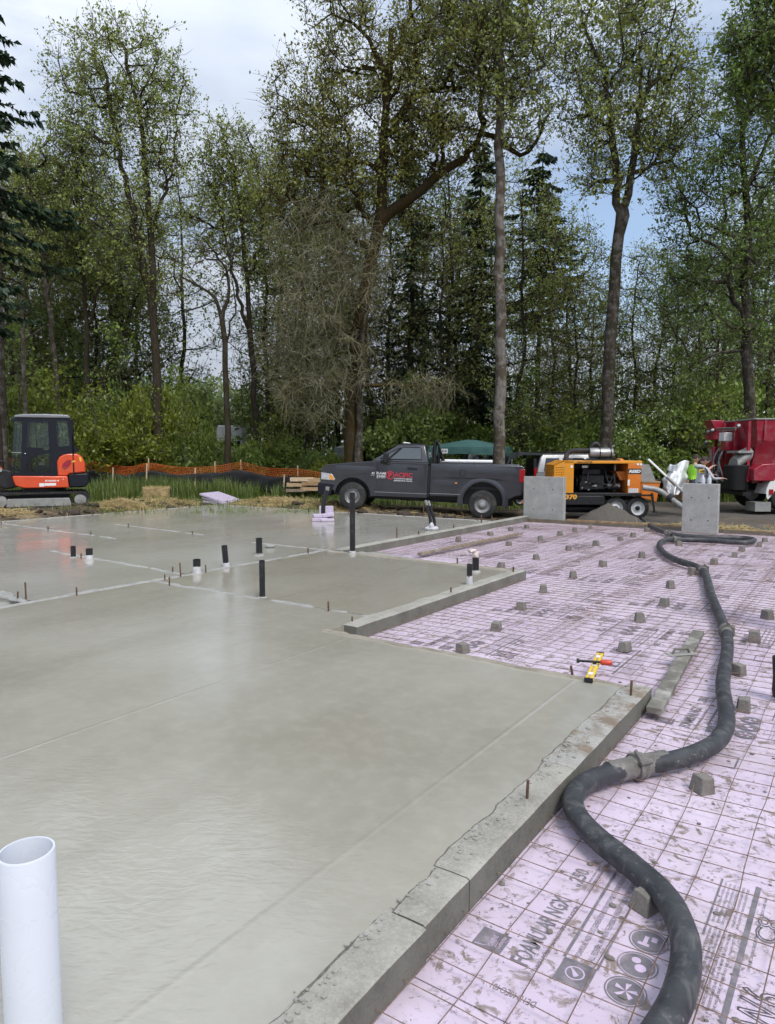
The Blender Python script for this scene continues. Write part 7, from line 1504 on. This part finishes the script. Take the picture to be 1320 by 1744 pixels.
# lumber stack
d = 24.3; s = d / FPX
for k, (px, py, w, h, mt, rz, lb) in enumerate(((507, 838, 40, 5, 'old_wood', .15, 'lowest dark board of the lumber stack before the pickup'), (528, 836, 34, 6, 'wood', -.1, 'lower right board of the lumber stack before the pickup'), (505, 829, 34, 6, 'wood', .1, 'middle board of the lumber stack before the pickup'), (530, 827, 32, 6, 'form_wood', .0, 'brown board on the right of the lumber stack'), (514, 820, 40, 6, 'stake_wood', .06, 'pale topmost plank of the lumber stack'), (535, 821, 26, 6, 'wood', -.06, 'short plank on top right of the lumber stack'))):
    p = D(px, py, d); m = MB(); m.box(-w * s / 2, w * s / 2, 0, .5, 0, h * s); o = m.build('plank', MT[mt], loc=(p.x, d, p.z), rz=rz, bevel=.006); tag(o, lb, 'plank', 'lumber stacked by the silt fence')
# ------------------------------------------------------------------ people
def person(label, loc, rz, J, edges, rad, mats, regions, head, name='person', cap=None, hair=True, vest=None):
    """one skinned body from a joint graph; J: name -> point; rad: name -> radius; regions: joint -> material index"""
    names = list(J); idx = {k: i for i, k in enumerate(names)}
    me = bpy.data.meshes.new('body'); me.from_pydata([J[k] for k in names], [(idx[a], idx[b]) for a, b in edges], []); o = bpy.data.objects.new('body', me); SC.collection.objects.link(o)
    sk = o.modifiers.new('skin', 'SKIN'); sk.use_smooth_shade = True
    for k, i in idx.items(): q = rad[k]; me.skin_vertices[0].data[i].radius = q if hasattr(q, '__len__') else (q, q)
    for i in range(len(names)): me.skin_vertices[0].data[i].use_root = (names[i] == 'pelvis')
    ss = o.modifiers.new('sub', 'SUBSURF'); ss.levels = 2; ss.render_levels = 2
    dg = bpy.context.evaluated_depsgraph_get(); bm_ = bpy.data.meshes.new_from_object(o.evaluated_get(dg)); bpy.data.objects.remove(o)
    V = [tuple(v.co) for v in bm_.vertices]; F = [tuple(p.vertices) for p in bm_.polygons]; bpy.data.meshes.remove(bm_)
    m = MB(); K = [(np.array(J[a]), np.array(J[b]), regions.get((a, b), regions.get(b, 0))) for a, b in edges]
    Vn = np.array(V); mi = []
    C = np.array([Vn[list(f)].mean(0) for f in F]); bd = np.full(len(F), 9e9); mi = np.zeros(len(F), int)
    for a, b, r_ in K:
        ab_ = b - a; t_ = np.clip((C - a) @ ab_ / (ab_ @ ab_), 0, 1); dd = np.linalg.norm(C - a - t_[:, None] * ab_, axis=1); kk = dd < bd
        val = np.where(t_ < r_[2], r_[0], r_[1]) if isinstance(r_, tuple) else np.full(len(F), r_); mi[kk] = val[kk]; bd[kk] = dd[kk]
    mi = [int(q) for q in mi]
    m.v = V; m.f = F; m.m = mi
    hc, hf = Vector(head[0]), Vector(head[1]).normalized()          # head centre and the way it faces
    hz = Vector((0, 0, 1)); hs = hz.cross(hf).normalized(); rings = []
    for i in range(1, 12):
        th = math.pi * i / 12; ring = []
        for k in range(20):
            ph = 2 * math.pi * k / 20; x = math.cos(ph); y = math.sin(ph); rr_ = math.sin(th); zz = -math.cos(th)
            fx = .098 if x > 0 else .105; p = hf * (x * rr_ * fx) + hs * (y * rr_ * .076) + hz * (zz * .118)
            if zz < -.3: p -= hf * (.012 * x) ; p -= hs * (y * rr_ * .012)
            if x > .93 and -.35 < zz < .15: p += hf * .022 * (1 - abs(zz + .12) / .3 if abs(zz + .12) < .3 else 0)
            if x > .8 and .02 < zz < .3 and .2 < abs(y) < .6: p -= hf * .008
            ring.append(hc + p)
        rings.append(ring)
    m.loft(rings, 0)
    for sg in (-1, 1): m.ball(hc + hs * sg * .078 - hf * .008, .03, 5, 0, (.5, .6, 1.0))
    t = thing(name, label, 'person', loc, rz); bo = m.build('body', mats, t, sm=80, fix=True)
    e = MB()
    for sg in (-1, 1): e.ball(hc + hf * .084 + hs * sg * .032 + hz * .012, .010, 5)
    e.build('eyes', MT['white'], t, sm=60); e = MB(); e.tube([hc + hf * .088 - hz * .052 - hs * .022, hc + hf * .094 - hz * .052, hc + hf * .088 - hz * .052 + hs * .022], .005, 5); e.build('mouth', MT['red_print'], t)
    if hair:
        h = MB(); rings = []
        for i in range(0, 6):
            th = math.pi * (.5 + .5 * i / 5.5) - .12; rings.append([hc + hf * (math.cos(ph) * math.sin(th) * .112 - (.012 if i < 2 else 0)) + hs * (math.sin(ph) * math.sin(th) * .086) + hz * (-math.cos(th) * .126 + .012) for ph in np.linspace(0, 2 * math.pi, 17)[:-1]])
        h.loft(rings); h.build('hair' if not cap else 'cap', cap or MT['hair'], t, sm=60)
        if cap: b = MB(); b.prism([(-.06, .0), (.06, .0), (.05, .075), (.0, .09), (-.05, .075)], 'z', 0, .012); b.v = [tuple(hc + hs * v[0] + hf * (.09 + v[1]) + hz * (.045 + v[2])) for v in b.v]; b.build('cap_peak', cap, t)
    return t
def std_pose(lean=.0, arms=None, h=1.0):
    J = dict(pelvis=(0, 0, .95), spine=(lean * .35, 0, 1.12), chest=(lean * .8, 0, 1.32), neck=(lean * 1.15, 0, 1.47), hbase=(lean * 1.4, 0, 1.53))
    for s, sg in (('l', 1), ('r', -1)):
        J[s + 'sh'] = (lean * .95, sg * .18, 1.40); J[s + 'hip'] = (0, sg * .10, .88); J[s + 'kn'] = (.02, sg * .11, .48); J[s + 'an'] = (-.02, sg * .12, .09); J[s + 'toe'] = (.15, sg * .14, .045)
    for s, (el, wr, hd) in arms.items():
        J[s + 'el'] = el; J[s + 'wr'] = wr; e = Vector(el); w = Vector(wr); f = Vector(hd).normalized(); J[s + 'pa'] = tuple(w + f * .07)
        sd = f.cross(Vector((0, 0, 1))).normalized(); dn = Vector((0, 0, -1)); 
        for k, o in enumerate((-.032, -.011, .011, .032)):
            L = (.062, .075, .080, .068)[k]; b0 = w + f * .085 + sd * o * .8; b1 = b0 + f * L * .55 + sd * o * .15 + dn * .008; b2 = b1 + f * L * .45 + dn * .022; J['%sf%da' % (s, k)] = tuple(b0); J['%sf%db' % (s, k)] = tuple(b1); J['%sf%dc' % (s, k)] = tuple(b2)
        b0 = w + f * .03 - sd * .03; J[s + 'tha'] = tuple(b0); J[s + 'thb'] = tuple(b0 - sd * .028 + f * .035); J[s + 'thc'] = tuple(b0 - sd * .032 + f * .07)
    E = [('pelvis', 'spine'), ('spine', 'chest'), ('chest', 'neck'), ('neck', 'hbase')]
    for s in 'lr':
        E += [('chest', s + 'sh'), (s + 'sh', s + 'el'), (s + 'el', s + 'wr'), (s + 'wr', s + 'pa'), ('pelvis', s + 'hip'), (s + 'hip', s + 'kn'), (s + 'kn', s + 'an'), (s + 'an', s + 'toe'), (s + 'wr', s + 'tha'), (s + 'tha', s + 'thb'), (s + 'thb', s + 'thc')]
        for k in range(4): E += [(s + 'pa', '%sf%da' % (s, k)), ('%sf%da' % (s, k), '%sf%db' % (s, k)), ('%sf%db' % (s, k), '%sf%dc' % (s, k))]
    Rr = dict(pelvis=(.15, .12), spine=(.155, .12), chest=(.17, .125), neck=.06, hbase=.055)
    for s in 'lr':
        Rr.update({s + 'sh': .075, s + 'el': .050, s + 'wr': .032, s + 'pa': (.040, .016), s + 'hip': .098, s + 'kn': .066, s + 'an': .050, s + 'toe': (.045, .04), s + 'tha': .014, s + 'thb': .010, s + 'thc': .008})
        for k in range(4): Rr.update({'%sf%da' % (s, k): .010, '%sf%db' % (s, k): .0088, '%sf%dc' % (s, k): .0075})
    return J, E, Rr
MT['neon'] = M_('neon_fabric', (.36, .80, .06), .8, 0, .12, scale=9, bump=.3, bscale=14)
MT['hoodie'] = M_('grey_hoodie', (.40, .41, .43), .9, 0, .12, scale=9, bump=.4, bscale=12)
MT['tee'] = M_('grey_tee', (.24, .25, .25), .9, 0, .12, scale=9, bump=.4, bscale=12)
MT['jeans'] = M_('jeans', (.05, .06, .09), .9, 0, .2); MT['boots'] = M_('boots', (.06, .04, .025), .7, 0, .2)
def regs(sleeve_long=True):
    g = {}
    for k in ('spine', 'chest'): g[k] = 1
    g[('neck', 'hbase')] = 0; g[('chest', 'neck')] = (1, 0, .55)
    for s in 'lr':
        g[('chest', s + 'sh')] = 1; g[(s + 'sh', s + 'el')] = 1 if sleeve_long else (1, 0, .80); g[(s + 'el', s + 'wr')] = (1, 0, .9) if sleeve_long else 0
        g[('pelvis', s + 'hip')] = 2; g[(s + 'hip', s + 'kn')] = 2; g[(s + 'kn', s + 'an')] = (2, 3, .8); g[(s + 'an', s + 'toe')] = 3
    g[('pelvis', 'spine')] = (2, 1, .25); return g
J, E_, Rr = std_pose(.05, dict(l=((.16, .30, 1.16), (.36, .24, 1.22), (1, -.1, .1)), r=((.20, -.26, 1.12), (.42, -.18, 1.14), (1, .1, 0))))
d = 20.2; p = D(1194, 785, d); t_ = person('person in a grey hooded sweatshirt and dark cap facing the mixer truck', (p.x, d, p.z - 1.63), R(0), J, E_, Rr, [MT['skin'], MT['hoodie'], MT['jeans'], MT['boots']], regs(), ((.09, 0, 1.63), (1, -.1, -.05)), cap=MT['hair'])
t_.scale = (1.16, 1.16, 1.0)
m = MB(); m.ball((-.05, 0, 1.47), .12, 8, sc=(.9, 1.15, .6)); m.build('hood', MT['hoodie'], t_, sm=60)
m = MB(); m.box(-.12, .08, -.181, -.165, 1.30, 1.39); lg = m.build('back_logo', MT['yellow'], t_, bevel=.02); lg.rotation_euler = (0, 0, 0)
m = MB(); m.box(-.09, .05, -.186, -.180, 1.33, 1.36); m.build('logo_print', MT['black'], t_)
J, E_, Rr = std_pose(.10, dict(l=((.24, .34, 1.22), (.50, .30, 1.36), (1, 0, .3)), r=((.30, -.24, 1.24), (.52, -.20, 1.40), (1, .1, .5))))
d = 21.0; p = D(1178, 781, d); person('person in a neon green shirt reaching toward the mixer truck', (p.x, d, p.z - 1.64), R(6), J, E_, Rr, [MT['skin'], MT['neon'], MT['jeans'], MT['boots']], regs(False), ((.15, 0, 1.64), (1, -.15, 0)))
J, E_, Rr = std_pose(.03, dict(l=((-.02, .335, 1.085), (.12, .24, .98), (.7, -.6, -.1)), r=((.05, -.30, 1.10), (.22, -.26, .96), (1, .1, -.2))))
d = 7.0; p = D(1308, 897, d); person('person in a grey shirt, only a bent elbow showing at the right edge', (p.x + .42, d, FOAMZ + .02), R(90 + 4), J, E_, Rr, [MT['skin'], MT['tee'], MT['jeans'], MT['boots']], regs(False), ((.05, 0, 1.64), (1, .1, 0)))
# ------------------------------------------------------------------ white tarp over boxes behind the pump
MT['tarp'] = M_('white_plastic_sheet', (.78, .80, .82), .35, 0, .05, scale=5, bump=.25, bscale=9)
MT['cardboard'] = M_('cardboard', (.32, .21, .12), .9, 0, .12)
def tarp():
    Lp = [(245, 600), (212, 664), (236, 682), (160, 762), (178, 812), (176, 852), (205, 892), (240, 920)]; Rp = [(445, 575), (436, 640), (414, 690), (434, 736), (402, 800), (380, 840), (350, 882), (325, 916)]
    n, c = 40, 28; V = []; ti = thing('plastic_sheet', 'crumpled white plastic sheet draped over boxes beside the workers', 'plastic sheet', D(1150, 820, 20.5))
    o0 = np.array(ti.location)
    def at(P, t): s = t * (len(P) - 1); i = min(int(s), len(P) - 2); f = s - i; return (P[i][0] * (1 - f) + P[i + 1][0] * f, P[i][1] * (1 - f) + P[i + 1][1] * f)
    for i in range(n):
        t = i / (n - 1); l, r_ = at(Lp, t), at(Rp, t)
        for j in range(c):
            s = j / (c - 1); cx = l[0] * (1 - s) + r_[0] * s; cy = l[1] * (1 - s) + r_[1] * s + (18 * math.sin(math.pi * s * 2.0) if t < .3 else 0) * (1 - t)
            fold = .16 * math.sin(s * 13 + t * 3.5) * (.3 + t) + .14 * (vnoise(s * 7 + t * 2, t * 5, 1, 5) - .5) + .10 * (vnoise(s * 16 - t * 5, t * 9, 1, 6) - .5); dep = 20.5 + .55 * math.sin(math.pi * s) * -1 + .5 * (1 - t) + fold
            V.append(np.array(D(1100 + cx / 6, 690 + cy / 6, dep)) - o0)
    i = np.arange(n * c).reshape(n, c); F = np.stack([i[:-1, :-1], i[1:, :-1], i[1:, 1:], i[:-1, 1:]], -1).reshape(-1, 4); me = np_mesh('sheet', V, F, MT['tarp']); me.shade_smooth(); o = bpy.data.objects.new('sheet', me); link(o, ti); md = o.modifiers.new('thick', 'SOLIDIFY'); md.thickness = .008
tarp()
for px0, px1, yt, yb, dd, lb in ((1160, 1174, 817, 852, 20.9, 'tall brown cardboard box beside the white sheet'), (1140, 1160, 812, 850, 21.6, 'brown cardboard box hidden behind the white sheet')):
    p0 = D(px0, yb, dd); p1 = D(px1, yt, dd); m = MB(); m.box(0, p1.x - p0.x, 0, .4, 0, p1.z - p0.z); o = m.build('cardboard_box', MT['cardboard'], loc=p0, bevel=.006); tag(o, lb, 'box')
for k, px in enumerate((1198, 1209)):
    p = D(px, 824, 16.05); t_ = thing('water_bottle', ('clear plastic water bottle on top of the right pier, left one', 'clear plastic water bottle on top of the right pier, right one')[k], 'bottle', (p.x, 16.08, D(px, 825, 16.0).z)); m = MB(); m.lathe([(.03, 0), (.045, .01), (.045, .13), (.02, .17), (.016, .19)], (0, 0, 0), (0, 0, 1), 14); m.build('bottle', M_('clear_plastic', (.55, .58, .62), .15, 0, .1), t_, sm=40); m = MB(); m.cyl((0, 0, .19), (0, 0, .21), .018, seg=10); m.build('cap', MT['white'], t_)
# traffic cone and small wheel behind the pickup bumper
p = D(894, 850, 19.6); t_ = thing('traffic_cone', 'orange traffic cone with white band beside the left pier', 'traffic cone', (p.x + .02, 19.6, p.z - .12)); t_.scale = (.55, .55, .9); m = MB(); m.lathe([(.13, .02), (.035, .62), (.03, .62)], (0, 0, 0), (0, 0, 1), 16); m.build('cone', MT['orange_net'], t_, sm=40); m = MB(); m.lathe([(.085, .33), (.062, .47), (.06, .47)], (0, 0, 0), (0, 0, 1), 16); m.v = [(x * 1.03, y * 1.03, z) for x, y, z in m.v]; m.build('band', MT['white'], t_, sm=40); m = MB(); m.box(-.17, .17, -.17, .17, 0, .025); m.build('base', MT['orange_net'], t_)
p = D(885, 850, 22.4); t_ = thing('wheelbarrow', 'wheelbarrow with thin tyre behind the pickup bumper', 'wheelbarrow', (p.x, 22.4, p.z - .2), .2); wheel(t_, (0, 0, .2), .2, .08, MT['rim_grey'], -1, rim=.7, style='hub'); m = MB(); m.tube([(-.0, .08, .2), (-.6, .2, .35), (-1.3, .25, .5)], .018, 8); m.tube([(0, -.08, .2), (-.6, -.2, .35), (-1.3, -.25, .5)], .018, 8); m.build('handles', MT['dark_metal'], t_, sm=50); m = MB(); m.loft([[(-.2, -.2, .36), (-.8, -.2, .36), (-.8, .2, .36), (-.2, .2, .36)], [(-.0, -.3, .62), (-.95, -.3, .62), (-.95, .3, .62), (-.0, .3, .62)]]); m.build('tray', MT['dark_metal'], t_)
